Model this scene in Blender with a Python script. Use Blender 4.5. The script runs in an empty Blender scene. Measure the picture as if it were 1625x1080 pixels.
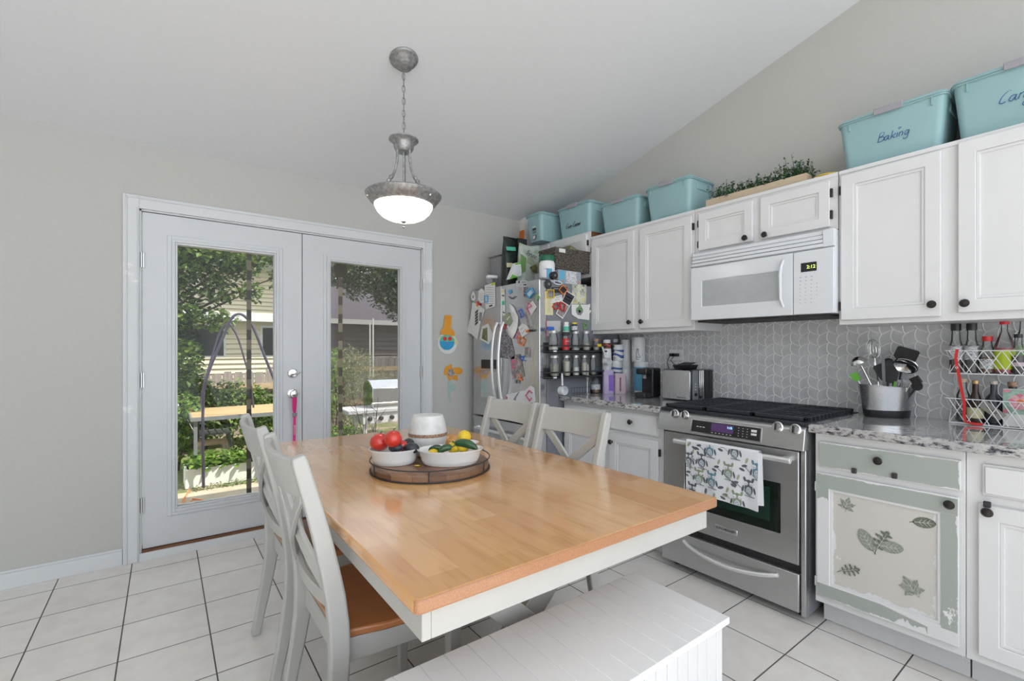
import bpy, math, random
from mathutils import Matrix, Vector
R = math.radians; PI = math.pi
rnd = random.Random(7)
sc = bpy.context.scene
COL = sc.collection

# ------------------------------------------------------------------ camera, world, sun, exposure
CAMZ, YAW, FPX, CYP, CXP = 1.26, 0.93278, 744.8, 555.25, 812.5
cam = bpy.data.cameras.new('camera'); camo = bpy.data.objects.new('camera', cam); COL.objects.link(camo)
camo.location = (0, 0, CAMZ); camo.rotation_euler = (PI/2, 0, YAW - PI/2)
cam.sensor_width = 36; cam.lens = FPX*36/1625; cam.shift_y = (CYP-540)/1625; cam.clip_start = .05
sc.camera = camo
sc.view_settings.view_transform = 'Standard'; sc.view_settings.look = 'None'
sc.view_settings.gamma = 1; sc.view_settings.use_curve_mapping = False
sc.view_settings.exposure = 1.27
w = bpy.data.worlds.new('world'); sc.world = w; w.use_nodes = True
bg = w.node_tree.nodes['Background']; bg.inputs[0].default_value = (.86, .93, 1.0, 1); bg.inputs[1].default_value = 1.0
sun = bpy.data.lights.new('sun', 'SUN'); sun.energy = 3.2; sun.angle = R(.6); sun.color = (1, .95, .86)
suno = bpy.data.objects.new('sun', sun); COL.objects.link(suno)
suno.rotation_euler = Vector((.35, -.40, .85)).to_track_quat('Z', 'Y').to_euler()

# ------------------------------------------------------------------ helpers
_c, _s = math.cos(YAW), math.sin(YAW)
def pt(x, y, ax, val):
    """photo pixel -> the point where its ray meets the plane axis=val"""
    u = (x-CXP)/FPX; v = (y-CYP)/FPX
    r = (_c+u*_s, _s-u*_c, -v)
    t = (val-(CAMZ if ax == 2 else 0))/r[ax]
    return Vector((r[0]*t, r[1]*t, r[2]*t+CAMZ))
def pd(x, y, D):
    u=(x-CXP)/FPX; v=(y-CYP)/FPX
    return Vector(((_c+u*_s)*D, (_s-u*_c)*D, CAMZ-v*D))
def FX(X): return Matrix(((0,0,-1,X),(-1,0,0,0),(0,1,0,0),(0,0,0,1)))   # (u,v,w) on a face looking -X: u=-y
def FY(Y): return Matrix(((1,0,0,0),(0,0,-1,Y),(0,1,0,0),(0,0,0,1)))    # on a face looking -Y
def T(x,y,z): return Matrix.Translation((x,y,z))
def RZ(a): return Matrix.Rotation(a, 4, 'Z')
def uvx(px, X):
    q = pt(px[0], px[1], 0, X); return (-q.y, q.z)
def uvy(px, Y):
    q = pt(px[0], px[1], 1, Y); return (q.x, q.z)

class MB:
    def __init__(s, M=None): s.v=[]; s.f=[]; s.m=[]; s.M=M or Matrix.Identity(4); s.k=0
    def add(s, vs, fs):
        b=len(s.v); s.v += [tuple(s.M @ Vector(p)) for p in vs]
        s.f += [tuple(b+i for i in f) for f in fs]; s.m += [s.k]*len(fs); return s
    def box(s, x0,y0,z0,x1,y1,z1):
        if x0>x1: x0,x1=x1,x0
        if y0>y1: y0,y1=y1,y0
        if z0>z1: z0,z1=z1,z0
        return s.add([(x0,y0,z0),(x1,y0,z0),(x1,y1,z0),(x0,y1,z0),(x0,y0,z1),(x1,y0,z1),(x1,y1,z1),(x0,y1,z1)],
            [(0,3,2,1),(4,5,6,7),(0,1,5,4),(1,2,6,5),(2,3,7,6),(3,0,4,7)])
    def frame(s, u0,v0,u1,v1, a0,b0,a1,b1, w0,w1):   # slab with a rectangular hole, one closed shell
        O=[(u0,v0),(u1,v0),(u1,v1),(u0,v1)]; I=[(a0,b0),(a1,b0),(a1,b1),(a0,b1)]
        vs=[(*p,w0) for p in O]+[(*p,w0) for p in I]+[(*p,w1) for p in O]+[(*p,w1) for p in I]; fs=[]
        for k in range(4):
            l=(k+1)%4; fs+=[(k,k+4,l+4,l),(8+k,8+l,12+l,12+k),(k,l,8+l,8+k),(4+l,4+k,12+k,12+l)]
        return s.add(vs,fs)
    def frus(s, b, t, z0, z1):   # b,t = (x0,y0,x1,y1)
        return s.add([(b[0],b[1],z0),(b[2],b[1],z0),(b[2],b[3],z0),(b[0],b[3],z0),(t[0],t[1],z1),(t[2],t[1],z1),(t[2],t[3],z1),(t[0],t[3],z1)],
            [(0,3,2,1),(4,5,6,7),(0,1,5,4),(1,2,6,5),(2,3,7,6),(3,0,4,7)])
    def prism(s, poly, w0, w1):  # poly in (u,v) extruded along w
        a=sum(poly[i][0]*poly[(i+1)%len(poly)][1]-poly[(i+1)%len(poly)][0]*poly[i][1] for i in range(len(poly)))
        if a<0: poly=poly[::-1]
        if w0>w1: w0,w1=w1,w0
        n=len(poly)
        return s.add([(p[0],p[1],w0) for p in poly]+[(p[0],p[1],w1) for p in poly],
            [tuple(range(n-1,-1,-1)), tuple(range(n,2*n))]+[(i,(i+1)%n,(i+1)%n+n,i+n) for i in range(n)])
    def lathe(s, prof, c=(0,0,0), seg=24, sx=1, sy=1, cap=True):
        vs=[];fs=[];n=len(prof)
        for (r,z) in prof:
            for i in range(seg):
                a=2*PI*i/seg; vs.append((c[0]+r*sx*math.cos(a), c[1]+r*sy*math.sin(a), c[2]+z))
        for j in range(n-1):
            for i in range(seg):
                k=(i+1)%seg; fs.append((j*seg+i, j*seg+k, (j+1)*seg+k, (j+1)*seg+i))
        if cap:
            if prof[0][0]>1e-5: fs.append(tuple(range(seg-1,-1,-1)))
            if prof[-1][0]>1e-5: fs.append(tuple((n-1)*seg+i for i in range(seg)))
        return s.add(vs,fs)
    def cyl(s, c, r, h, seg=20, r2=None): return s.lathe([(r,0),(r if r2 is None else r2,h)], c, seg)
    def ell(s, c, rx, ry, rz, seg=16, rings=10):
        return s.lathe([(math.sin(PI*i/rings)+1e-6, -math.cos(PI*i/rings)*rz) for i in range(rings+1)], c, seg, rx, ry, False)
    def tube(s, pts, r, seg=8, closed=False):
        pts=[Vector(p) for p in pts]; n=len(pts); vs=[];fs=[]
        rr = r if isinstance(r,(list,tuple)) else [r]*n
        up=None
        for i,p in enumerate(pts):
            if closed: d=pts[(i+1)%n]-pts[i-1]
            else: d=pts[min(i+1,n-1)]-pts[max(i-1,0)]
            if d.length<1e-9: d=Vector((0,0,1))
            d.normalize()
            if up is None: up = Vector((0,0,1)) if abs(d.z)<.9 else Vector((1,0,0))
            a=d.cross(up)
            if a.length<1e-5: a=d.cross(Vector((.3,.9,.1)))
            a.normalize(); b=a.cross(d).normalized(); up=b
            for k in range(seg):
                t=2*PI*k/seg; q=p+a*math.cos(t)*rr[i]+b*math.sin(t)*rr[i]; vs.append(tuple(q))
        m=n if closed else n-1
        for i in range(m):
            j=(i+1)%n
            for k in range(seg):
                l=(k+1)%seg; fs.append((i*seg+k,i*seg+l,j*seg+l,j*seg+k))
        if not closed: fs+= [tuple(range(seg-1,-1,-1)), tuple((n-1)*seg+k for k in range(seg))]
        return s.add(vs,fs)
    def strip(s, pts, wd, th):   # pts = list of (x,y,z); board swept in a vertical plane: wd across local y, th along normal
        vs=[];fs=[];n=len(pts)
        for i,p in enumerate(pts):
            a=pts[max(i-1,0)]; b=pts[min(i+1,n-1)]
            dx,dz=b[0]-a[0],b[2]-a[2]; L=math.hypot(dx,dz) or 1; nx,nz=dz/L,-dx/L
            t=(th[i] if isinstance(th,(list,tuple)) else th)/2
            for sy,sn in ((-1,-1),(1,-1),(1,1),(-1,1)):
                vs.append((p[0]+nx*t*sn, p[1]+sy*wd/2, p[2]+nz*t*sn))
        for i in range(n-1):
            for k in range(4):
                l=(k+1)%4; fs.append((i*4+k,i*4+l,i*4+4+l,i*4+4+k))
        fs+=[(3,2,1,0),(n*4-4,n*4-3,n*4-2,n*4-1)]
        return s.add(vs,fs)
    def rbox(s, x0,y0,x1,y1, z0,z1, r=.02, seg=4, ta=0):  # vertical rounded box, top grows by ta
        vs=[];fs=[]
        def ring(g,z):
            o=[]
            for (cx,cy,a0) in ((x1+g-r,y1+g-r,0),(x0-g+r,y1+g-r,90),(x0-g+r,y0-g+r,180),(x1+g-r,y0-g+r,270)):
                for i in range(seg+1):
                    a=R(a0+90*i/seg); o.append((cx+r*math.cos(a),cy+r*math.sin(a),z))
            return o
        a=ring(0,z0); b=ring(ta,z1); n=len(a)
        return s.add(a+b,[tuple(range(n-1,-1,-1)),tuple(range(n,2*n))]+[(i,(i+1)%n,(i+1)%n+n,i+n) for i in range(n)])
    def build(s, name, mats, parent=None, world=True, bevel=0, smooth=True, ang=35, seg=2):
        me=bpy.data.meshes.new(name); me.from_pydata(s.v,[],s.f)
        if not isinstance(mats,(list,tuple)): mats=[mats]
        for m in mats: me.materials.append(m)
        me.polygons.foreach_set('material_index', s.m)
        if smooth:
            me.polygons.foreach_set('use_smooth',[True]*len(s.f)); me.set_sharp_from_angle(angle=R(ang))
        me.update()
        o=bpy.data.objects.new(name, me); COL.objects.link(o)
        if parent is not None:
            o.parent=parent
            if world:
                p=parent; L=Vector((0,0,0))
                while p is not None: L+=p.location; p=p.parent
                o.location=-L
        if bevel:
            b=o.modifiers.new('bevel','BEVEL'); b.width=bevel; b.segments=seg; b.limit_method='ANGLE'; b.angle_limit=R(40)
        return o
def tag(o, label=None, cat=None, group=None, kind=None):
    if label: o['label']=label
    if cat: o['category']=cat
    if group: o['group']=group
    if kind: o['kind']=kind
    return o
def thing(name, label, cat, loc=(0,0,0), rz=0, group=None):
    o=bpy.data.objects.new(name,None); COL.objects.link(o); o.empty_display_size=.05
    o.location=loc; o.rotation_euler=(0,0,rz); return tag(o,label,cat,group)
def kids(o): return [c for c in bpy.data.objects if c.parent==o]
def copy_tree(o, parent=None):
    c=o.copy(); COL.objects.link(c); c.parent=parent
    for ch in kids(o): copy_tree(ch,c)
    return c
def struct(o): o['kind']='structure'; return o
def text(name, s, size, M, mat, parent=None, shear=0, th=.0004, sx=1):
    cu=bpy.data.curves.new(name,'FONT'); cu.body=s; cu.size=size; cu.extrude=th; cu.shear=shear
    cu.align_x='CENTER'; cu.align_y='CENTER'
    t=bpy.data.objects.new(name+'_c',cu); COL.objects.link(t)
    dg=bpy.context.evaluated_depsgraph_get(); me=bpy.data.meshes.new_from_object(t.evaluated_get(dg))
    bpy.data.objects.remove(t); me.transform(M @ Matrix.Diagonal((sx,1,1,1))); me.materials.clear(); me.materials.append(mat); me.name=name
    o=bpy.data.objects.new(name,me); COL.objects.link(o)
    if parent is not None:
        o.parent=parent; p=parent; L=Vector((0,0,0))
        while p is not None: L+=p.location; p=p.parent
        o.location=-L
    return o

# ------------------------------------------------------------------ materials
def base(name):
    m=bpy.data.materials.new(name); m.use_nodes=True; nt=m.node_tree; b=nt.nodes['Principled BSDF']; return m,nt,b
def N(nt,t,**k):
    n=nt.nodes.new(t)
    for a,v in k.items(): setattr(n,a,v)
    return n
def ramp(nt, fac, stops, interp='LINEAR'):
    r=N(nt,'ShaderNodeValToRGB'); r.color_ramp.interpolation=interp
    e=r.color_ramp.elements
    while len(e)<len(stops): e.new(.5)
    for i,(p,c) in enumerate(stops): e[i].position=p; e[i].color=(*c,1) if len(c)==3 else c
    nt.links.new(fac, r.inputs[0]); return r.outputs[0]
def coords(nt, scale=(1,1,1), rot=(0,0,0), loc=(0,0,0), kind='Object'):
    t=N(nt,'ShaderNodeTexCoord'); mp=N(nt,'ShaderNodeMapping'); nt.links.new(t.outputs[kind],mp.inputs[0])
    mp.inputs['Scale'].default_value=scale; mp.inputs['Rotation'].default_value=rot; mp.inputs['Location'].default_value=loc
    return mp.outputs[0]
def noise(nt, vec, scale, detail=3, rough=.5):
    n=N(nt,'ShaderNodeTexNoise'); n.inputs['Scale'].default_value=scale; n.inputs['Detail'].default_value=detail; n.inputs['Roughness'].default_value=rough
    nt.links.new(vec,n.inputs['Vector']); return n.outputs[0]
def mixc(nt, fac, a, b, mode='MIX'):
    m=N(nt,'ShaderNodeMix',data_type='RGBA',blend_type=mode)
    for i,x in ((0,fac),(6,a),(7,b)):
        if hasattr(x,'is_output'): nt.links.new(x,m.inputs[i])
        elif i==0: m.inputs[0].default_value=x
        else: m.inputs[i].default_value=(*x,1)
    return m.outputs[2]
def bump(nt,b,h,st=.2,dist=.005):
    n=N(nt,'ShaderNodeBump'); n.inputs['Strength'].default_value=st; n.inputs['Distance'].default_value=dist
    nt.links.new(h,n.inputs['Height']); nt.links.new(n.outputs[0],b.inputs['Normal'])
def mat(name, col, rough=.5, metal=0, var=.04, vs=20, bmp=0, coat=0, spec=None, sc_=(1,1,1)):
    m,nt,b=base(name); v=coords(nt,sc_); f=noise(nt,v,vs)
    lo=tuple(max(0,c*(1-var)) for c in col); hi=tuple(min(1,c*(1+var)) for c in col)
    nt.links.new(ramp(nt,f,[(.3,lo),(.7,hi)]),b.inputs['Base Color'])
    b.inputs['Roughness'].default_value=rough; b.inputs['Metallic'].default_value=metal
    if coat: b.inputs['Coat Weight'].default_value=coat; b.inputs['Coat Roughness'].default_value=.08
    if spec is not None: b.inputs['Specular IOR Level'].default_value=spec
    if bmp: bump(nt,b,f,bmp)
    return m
def emis(name, col, st):
    m,nt,b=base(name); b.inputs['Base Color'].default_value=(*col,1); b.inputs['Emission Color'].default_value=(*col,1); b.inputs['Emission Strength'].default_value=st; return m
def clear(name, tint=(1,1,1), rough=.02, alpha=.12, fres=1.45):
    m=bpy.data.materials.new(name); m.use_nodes=True; nt=m.node_tree; nt.nodes.clear()
    o=N(nt,'ShaderNodeOutputMaterial'); t=N(nt,'ShaderNodeBsdfTransparent'); g=N(nt,'ShaderNodeBsdfGlossy'); d=N(nt,'ShaderNodeBsdfDiffuse')
    t.inputs[0].default_value=(*tint,1); g.inputs['Roughness'].default_value=rough; d.inputs[0].default_value=(*[min(1,c*.9) for c in tint],1)
    fr=N(nt,'ShaderNodeFresnel'); fr.inputs[0].default_value=fres
    m1=N(nt,'ShaderNodeMixShader'); m1.inputs[0].default_value=alpha; nt.links.new(t.outputs[0],m1.inputs[1]); nt.links.new(d.outputs[0],m1.inputs[2])
    m2=N(nt,'ShaderNodeMixShader'); nt.links.new(fr.outputs[0],m2.inputs[0]); nt.links.new(m1.outputs[0],m2.inputs[1]); nt.links.new(g.outputs[0],m2.inputs[2])
    nt.links.new(m2.outputs[0],o.inputs[0]); return m
def steel(name, col=(.56,.56,.56), rough=.28, sc_=(2,2,160), metal=.9):
    m,nt,b=base(name); v=coords(nt,sc_); f=noise(nt,v,6,4)
    nt.links.new(ramp(nt,f,[(.3,tuple(c*.95 for c in col)),(.7,col)]),b.inputs['Base Color'])
    nt.links.new(ramp(nt,f,[(.3,(rough-.01,)*3),(.7,(rough+.04,)*3)]),b.inputs['Roughness']); b.inputs['Metallic'].default_value=metal
    return m
M={}
M['wall']=mat('wall_paint',(.51,.505,.48),.85,bmp=.15,vs=60,var=.015)
M['ceil']=mat('ceiling_paint',(.75,.765,.79),.9,vs=40,var=.01)
M['trim']=mat('white_trim_paint',(.61,.625,.645),.4,var=.02,vs=6)
M['cab']=mat('white_cabinet_paint',(.72,.72,.73),.35,var=.02,vs=5)
M['chairp']=mat('white_chair_paint',(.50,.495,.475),.38,var=.03,vs=8)
M['knob']=mat('dark_bronze',(.035,.03,.028),.35,.5,var=.3,vs=80)
M['steel']=steel('brushed_steel'); M['steelv']=steel('brushed_steel_vertical',(.6,.6,.61),.24,(120,120,2))
M['chrome']=steel('polished_chrome',(.75,.75,.76),.1,(3,3,3),1)
M['handle']=steel('satin_handle',(.82,.82,.83),.3,(5,5,5),.7)
M['blackp']=mat('black_plastic',(.018,.018,.02),.3,var=.2)
M['blackm']=mat('black_matte',(.03,.03,.033),.6,var=.3,bmp=.1)
M['iron']=mat('cast_iron',(.028,.032,.04),.5,.2,var=.3,vs=60,bmp=.2)
M['greyp']=mat('grey_plastic',(.2,.21,.23),.45)
M['teal']=mat('teal_plastic',(.29,.465,.485),.38,var=.05,vs=4)
M['clip']=mat('grey_clip_plastic',(.33,.32,.35),.5,bmp=.2,vs=200)
M['white']=mat('white_glaze',(.83,.83,.83),.18,coat=.3)
M['whitep']=mat('white_plastic',(.76,.77,.79),.35)
M['appl']=mat('white_appliance_enamel',(.72,.745,.78),.2,coat=.3,var=.01)
M['paper']=mat('white_paper',(.72,.72,.70),.8,var=.04)
M['pewter']=mat('pewter_metal',(.33,.33,.33),.4,.6,var=.3,vs=60,bmp=.15)
M['wicker']=mat('dark_wicker',(.10,.085,.07),.8,var=.8,vs=90,bmp=1)
M['red']=mat('red_plastic',(.62,.03,.03),.35); M['orange']=mat('orange_plastic',(.75,.2,.04),.4)
M['yellow']=mat('yellow_plastic',(.75,.55,.03),.4); M['green']=mat('lime_plastic',(.16,.50,.07),.4)
M['blue']=mat('blue_plastic',(.03,.12,.5),.4); M['cyan']=mat('cyan_plastic',(.03,.32,.6),.4)
M['pink']=mat('pink_plastic',(.6,.12,.25),.4); M['magenta']=mat('magenta_fabric',(.68,.03,.22),.5)
M['dkgreen']=mat('dark_green_plastic',(.01,.13,.07),.35)
M['purple']=mat('purple_film',(.2,.08,.5),.35); M['lilac']=mat('lilac_film',(.5,.42,.66),.35); M['pinkbag']=mat('pale_pink_film',(.62,.48,.55),.4)
M['amber']=mat('amber_liquid',(.2,.07,.015),.15,var=.2); M['darkliq']=mat('dark_liquid',(.03,.012,.008),.1)
M['silverlid']=mat('silver_lid',(.55,.55,.53),.35,.7)
M['glass']=clear('jar_glass',(.93,.95,.95),.05,.09)
M['clearp']=clear('clear_plastic',(.8,.8,.84),.15,.3)
M['pane']=clear('window_pane',(.97,.97,.96),.01,.0,1.25)
M['mesh']=clear('screen_mesh',(.93,.93,.91),.6,.008,1.01); M['mesh2']=clear('hazy_screen_mesh',(.80,.79,.79),.6,.045,1.01)
M['tomato']=mat('tomato_skin',(.62,.035,.02),.15,coat=.6,var=.15,vs=12)
M['lemon']=mat('lemon_skin',(.8,.55,.03),.4,bmp=.3,vs=120)
M['pepper']=mat('green_pepper_skin',(.015,.07,.02),.2,coat=.5,var=.4)
M['avocado']=mat('avocado_skin',(.03,.035,.045),.4,bmp=.5,vs=120,var=.4)
M['bread']=mat('baked_crust',(.6,.3,.1),.7,bmp=.4,vs=60,var=.3)
M['copper']=mat('copper_glaze',(.35,.2,.13),.4,var=.7,vs=140)
M['blackink']=mat('black_ink',(.03,.03,.035),.6); M['blueink']=mat('blue_ink',(.02,.09,.28),.6); M['greyink']=mat('grey_ink',(.25,.25,.27),.7)
M['ornpaper']=mat('orange_craft_paper',(.72,.31,.03),.8); M['mintpaper']=mat('mint_paper',(.38,.5,.47),.8)
M['cream']=mat('cream_paper',(.68,.64,.40),.8); M['ltblue']=mat('light_blue_label',(.12,.4,.6),.5); M['mint']=mat('mint_green_label',(.1,.5,.36),.5)
M['brown']=mat('brown_sill_wood',(.17,.065,.025),.5,var=.4,vs=30,sc_=(.3,6,6))
M['pinkred']=mat('pink_red',(.6,.07,.12),.6); M['limelab']=mat('lime_label',(.5,.62,.03),.5)
def multi(name, stops, scale=30, rough=.5, sc_=(1,1,1)):
    m,nt,b=base(name); v=coords(nt,sc_); vo=N(nt,'ShaderNodeTexVoronoi'); vo.inputs['Scale'].default_value=scale; nt.links.new(v,vo.inputs['Vector'])
    sp=N(nt,'ShaderNodeSeparateColor'); nt.links.new(vo.outputs['Color'],sp.inputs[0])
    n=len(stops); nt.links.new(ramp(nt,sp.outputs[0],[(i/n,c) for i,c in enumerate(stops)],'CONSTANT'),b.inputs['Base Color']); b.inputs['Roughness'].default_value=rough; return m
M['photo']=multi('snapshot_print',[(.05,.05,.06),(.3,.28,.27),(.55,.42,.36),(.12,.14,.2),(.6,.58,.56)],70)
M['photodk']=multi('dark_snapshot_print',[(.03,.03,.05),(.1,.1,.12),(.4,.4,.42),(.06,.06,.08),(.45,.1,.12)],60)
M['photogr']=multi('green_snapshot_print',[(.12,.16,.06),(.3,.25,.1),(.05,.07,.03),(.5,.48,.4)],70)
M['artyel']=None
M['greenbag']=multi('green_snack_bag_film',[(.38,.44,.36),(.45,.5,.44),(.5,.54,.49),(.55,.58,.54),(.33,.4,.27)],16,.3)
M['darkbag']=multi('dark_coffee_bag_film',[(.012,.014,.014),(.03,.035,.03),(.01,.03,.02),(.07,.06,.04),(.015,.015,.02)],40,.25)
M['flowerbox']=multi('pink_flower_card_print',[(.62,.1,.2),(.75,.4,.45),(.2,.42,.3),(.5,.62,.55),(.7,.25,.05)],34)
M['labelw']=multi('printed_label',[(.7,.7,.7),(.75,.75,.75),(.68,.68,.7),(.2,.22,.26),(.72,.72,.74)],140,sc_=(.4,.4,2))
def printm(name, stops, s_=45):
    m,nt,b=base(name); v=coords(nt); f=noise(nt,v,s_,5,.65); g=noise(nt,coords(nt,loc=(3,7,1)),s_*.5,2)
    c=ramp(nt,f,[(.34+.32*i/(len(stops)-1),c) for i,c in enumerate(stops)]); c2=ramp(nt,g,[(.4,(.6,.6,.6)),(.6,(1,1,1))])
    nt.links.new(mixc(nt,.8,c,c2,'MULTIPLY'),b.inputs['Base Color']); b.inputs['Roughness'].default_value=.35; return m
M['photo']=printm('snapshot_print',[(.04,.05,.09),(.5,.33,.27),(.15,.16,.2),(.62,.6,.58),(.3,.1,.12)])
M['photodk']=printm('dark_snapshot_print',[(.02,.02,.04),(.05,.05,.07),(.5,.5,.53),(.05,.05,.07),(.35,.08,.12)],55)
M['photogr']=printm('green_snapshot_print',[(.05,.07,.02),(.3,.27,.12),(.10,.13,.04),(.5,.48,.4)],50)
m,nt,b=base('printed_label'); v=coords(nt,scale=(110,110,420)); f=noise(nt,v,1,1,.4); nt.links.new(ramp(nt,f,[(.52,(.74,.74,.74)),(.56,(.22,.24,.28))]),b.inputs[0]); M['labelw']=m
M['artyel']=printm('yellow_flower_print',[(.05,.07,.04),(.6,.62,.52),(.66,.66,.6),(.68,.62,.10),(.7,.7,.62)],28)
M['darkbag']=printm('dark_coffee_bag_film',[(.01,.012,.012),(.02,.025,.02),(.012,.03,.025),(.05,.05,.04),(.02,.02,.02)],30)
M['whitesheet']=mat('bright_white_sheet',(.88,.88,.88),.6)
def speck(name,a,b_,c,rough=.6,s=40):
    m,nt,b=base(name); v=coords(nt); f=noise(nt,v,s,4,.6)
    nt.links.new(ramp(nt,f,[(.35,a),(.5,b_),(.62,c)]),b.inputs['Base Color']); b.inputs['Roughness'].default_value=rough; return m
M['herbs']=speck('dried_herbs',(.12,.13,.08),(.3,.3,.2),(.45,.43,.33),.9,160)
M['grain']=speck('pale_grain',(.4,.36,.27),(.52,.48,.38),(.62,.58,.48),.9,200)
M['flour']=mat('white_powder',(.72,.7,.66),.9)
M['foam']=speck('speckled_ceramic',(.66,.66,.65),(.74,.74,.73),(.78,.78,.77),.3,20)

# floor tiles: 0.3166 m squares, dark narrow grout
m,nt,b=base('beige_floor_tiles'); v=coords(nt,loc=(.4676,-3.421+.3166*20,0)); v2=coords(nt)
br=N(nt,'ShaderNodeTexBrick',offset=0,squash=1); nt.links.new(v,br.inputs['Vector'])
br.inputs['Scale'].default_value=1; br.inputs['Brick Width'].default_value=.3166; br.inputs['Row Height'].default_value=.3166
br.inputs['Mortar Size'].default_value=.0028; br.inputs['Mortar Smooth'].default_value=.1; br.inputs['Bias'].default_value=0
br.inputs['Color1'].default_value=(.80,.765,.735,1); br.inputs['Color2'].default_value=(.84,.805,.775,1); br.inputs['Mortar'].default_value=(.10,.09,.085,1)
f=noise(nt,v2,9,5,.6); cc=mixc(nt,1.0,br.outputs[0],ramp(nt,f,[(.35,(.93,.92,.91)),(.6,(1,1,1)),(.7,(1.0,.97,.94))]),'MULTIPLY')
nt.links.new(cc,b.inputs['Base Color']); nt.links.new(ramp(nt,br.outputs[1],[(0,(.24,)*3),(1,(.8,)*3)]),b.inputs['Roughness'])
inv=N(nt,'ShaderNodeMath',operation='SUBTRACT'); inv.inputs[0].default_value=1; nt.links.new(br.outputs[1],inv.inputs[1]); bump(nt,b,inv.outputs[0],.4,.003)
M['tile']=m
# butcher block wood, boards along Y
def wood(name, c1, c2, dark, bw=.62, rh=.088, rough=.2, coat=.5, swap=True):
    m,nt,b=base(name); v=coords(nt,rot=(0,0,-PI/2) if swap else (0,0,0),loc=(5.03,3.013,0))
    br=N(nt,'ShaderNodeTexBrick',offset=.37,squash=1); nt.links.new(v,br.inputs['Vector']); br.inputs['Scale'].default_value=1
    br.inputs['Brick Width'].default_value=bw; br.inputs['Row Height'].default_value=rh; br.inputs['Mortar Size'].default_value=.0006; br.inputs['Bias'].default_value=0
    br.inputs['Color1'].default_value=(*c1,1); br.inputs['Color2'].default_value=(*c2,1); br.inputs['Mortar'].default_value=(*dark,1)
    v3=coords(nt,scale=(14,1.2,14) if swap else (1.2,14,14)); g=noise(nt,v3,3,6,.65)
    c=mixc(nt,.85,br.outputs[0],ramp(nt,g,[(.3,(.80,.72,.62)),(.5,(1,1,1)),(.75,(1.0,.97,.9))]),'MULTIPLY')
    v4=coords(nt,scale=(5,2.2,5)); k=noise(nt,v4,1.6,2,.4)
    c=mixc(nt,.7,c,ramp(nt,k,[(.32,(.86,.76,.66)),(.45,(1,1,1))]),'MULTIPLY')
    v5=coords(nt,scale=(4.2,2.6,4.2)); vo=N(nt,'ShaderNodeTexVoronoi'); vo.inputs['Scale'].default_value=1; nt.links.new(v5,vo.inputs['Vector'])
    c=mixc(nt,.9,c,ramp(nt,vo.outputs[0],[(.0,(.30,.16,.08)),(.022,(.55,.38,.25)),(.05,(.9,.84,.78)),(.10,(1,1,1))]),'MULTIPLY')
    nt.links.new(c,b.inputs['Base Color']); b.inputs['Roughness'].default_value=rough
    b.inputs['Coat Weight'].default_value=coat; b.inputs['Coat Roughness'].default_value=.13
    return m
M['wood']=wood('honey_butcher_block',(.68,.345,.125),(.82,.475,.205),(.60,.33,.15),coat=1.0)
M['seatw']=wood('brown_seat_wood',(.40,.155,.055),(.45,.185,.07),(.26,.09,.03),bw=.9,rh=.12,rough=.3,coat=.3,swap=False)
M['endgrain']=mat('end_grain_edge',(.42,.195,.09),.3,var=.25,vs=60,coat=.4,sc_=(12,1,4))
M['susan']=wood('acacia_blocks',(.17,.08,.045),(.33,.19,.11),(.07,.035,.02),bw=.055,rh=.5,rough=.35,coat=.2,swap=False)
M['pine']=mat('pale_pine',(.60,.48,.34),.6,var=.1,sc_=(3,1,20))
# granite
m,nt,b=base('speckled_granite'); v=coords(nt,scale=(1,1,1.0)); vv=coords(nt,scale=(2.2,.9,2.2),rot=(0,0,.5))
a=noise(nt,vv,26,6,.72); k=noise(nt,v,7,3)
c=ramp(nt,a,[(.36,(.02,.02,.03)),(.43,(.13,.13,.15)),(.48,(.42,.41,.41)),(.56,(.60,.59,.58)),(.66,(.30,.29,.30))])
c=mixc(nt,.5,c,ramp(nt,k,[(.4,(.55,.55,.58)),(.6,(1,1,1))]),'MULTIPLY')
nt.links.new(c,b.inputs['Base Color']); b.inputs['Roughness'].default_value=.06; b.inputs['Coat Weight'].default_value=.5; M['granite']=m
M['splash']=mat('grey_glazed_tile',(.59,.60,.63),.13,coat=.5,var=.10,vs=14)
M['grout']=mat('pale_grout',(.93,.93,.92),.6)
# paint worn down to white at the edges
def worn(name, col, thr=.56, s=3.2):
    m,nt,b=base(name); v=coords(nt); f=noise(nt,v,s,9,.72); g=noise(nt,v,60,3,.7)
    ad=N(nt,'ShaderNodeMath',operation='MULTIPLY_ADD'); nt.links.new(g,ad.inputs[0]); ad.inputs[1].default_value=.14; nt.links.new(f,ad.inputs[2])
    c=ramp(nt,ad.outputs[0],[(thr+.07,col),(thr+.078,(.78,.78,.79))]); nt.links.new(c,b.inputs['Base Color']); b.inputs['Roughness'].default_value=.55; return m
M['sage']=worn('sage_green_paint',(.365,.395,.365),.60); M['sagew']=worn('peeling_sage_paint',(.355,.40,.365),.43,5)
M['tan']=worn('tan_paint',(.60,.575,.54),.64,2.4)
M['leafst']=mat('stencil_green',(.15,.17,.135),.7,var=.35,vs=160); M['leafst2']=mat('stencil_grey',(.27,.29,.26),.7,var=.35,vs=160)
M['scuff']=worn('worn_white_paint',(.66,.675,.69),.62,4); M['benchp']=mat('white_bench_paint',(.84,.845,.855),.4,var=.015,vs=4)

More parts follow.
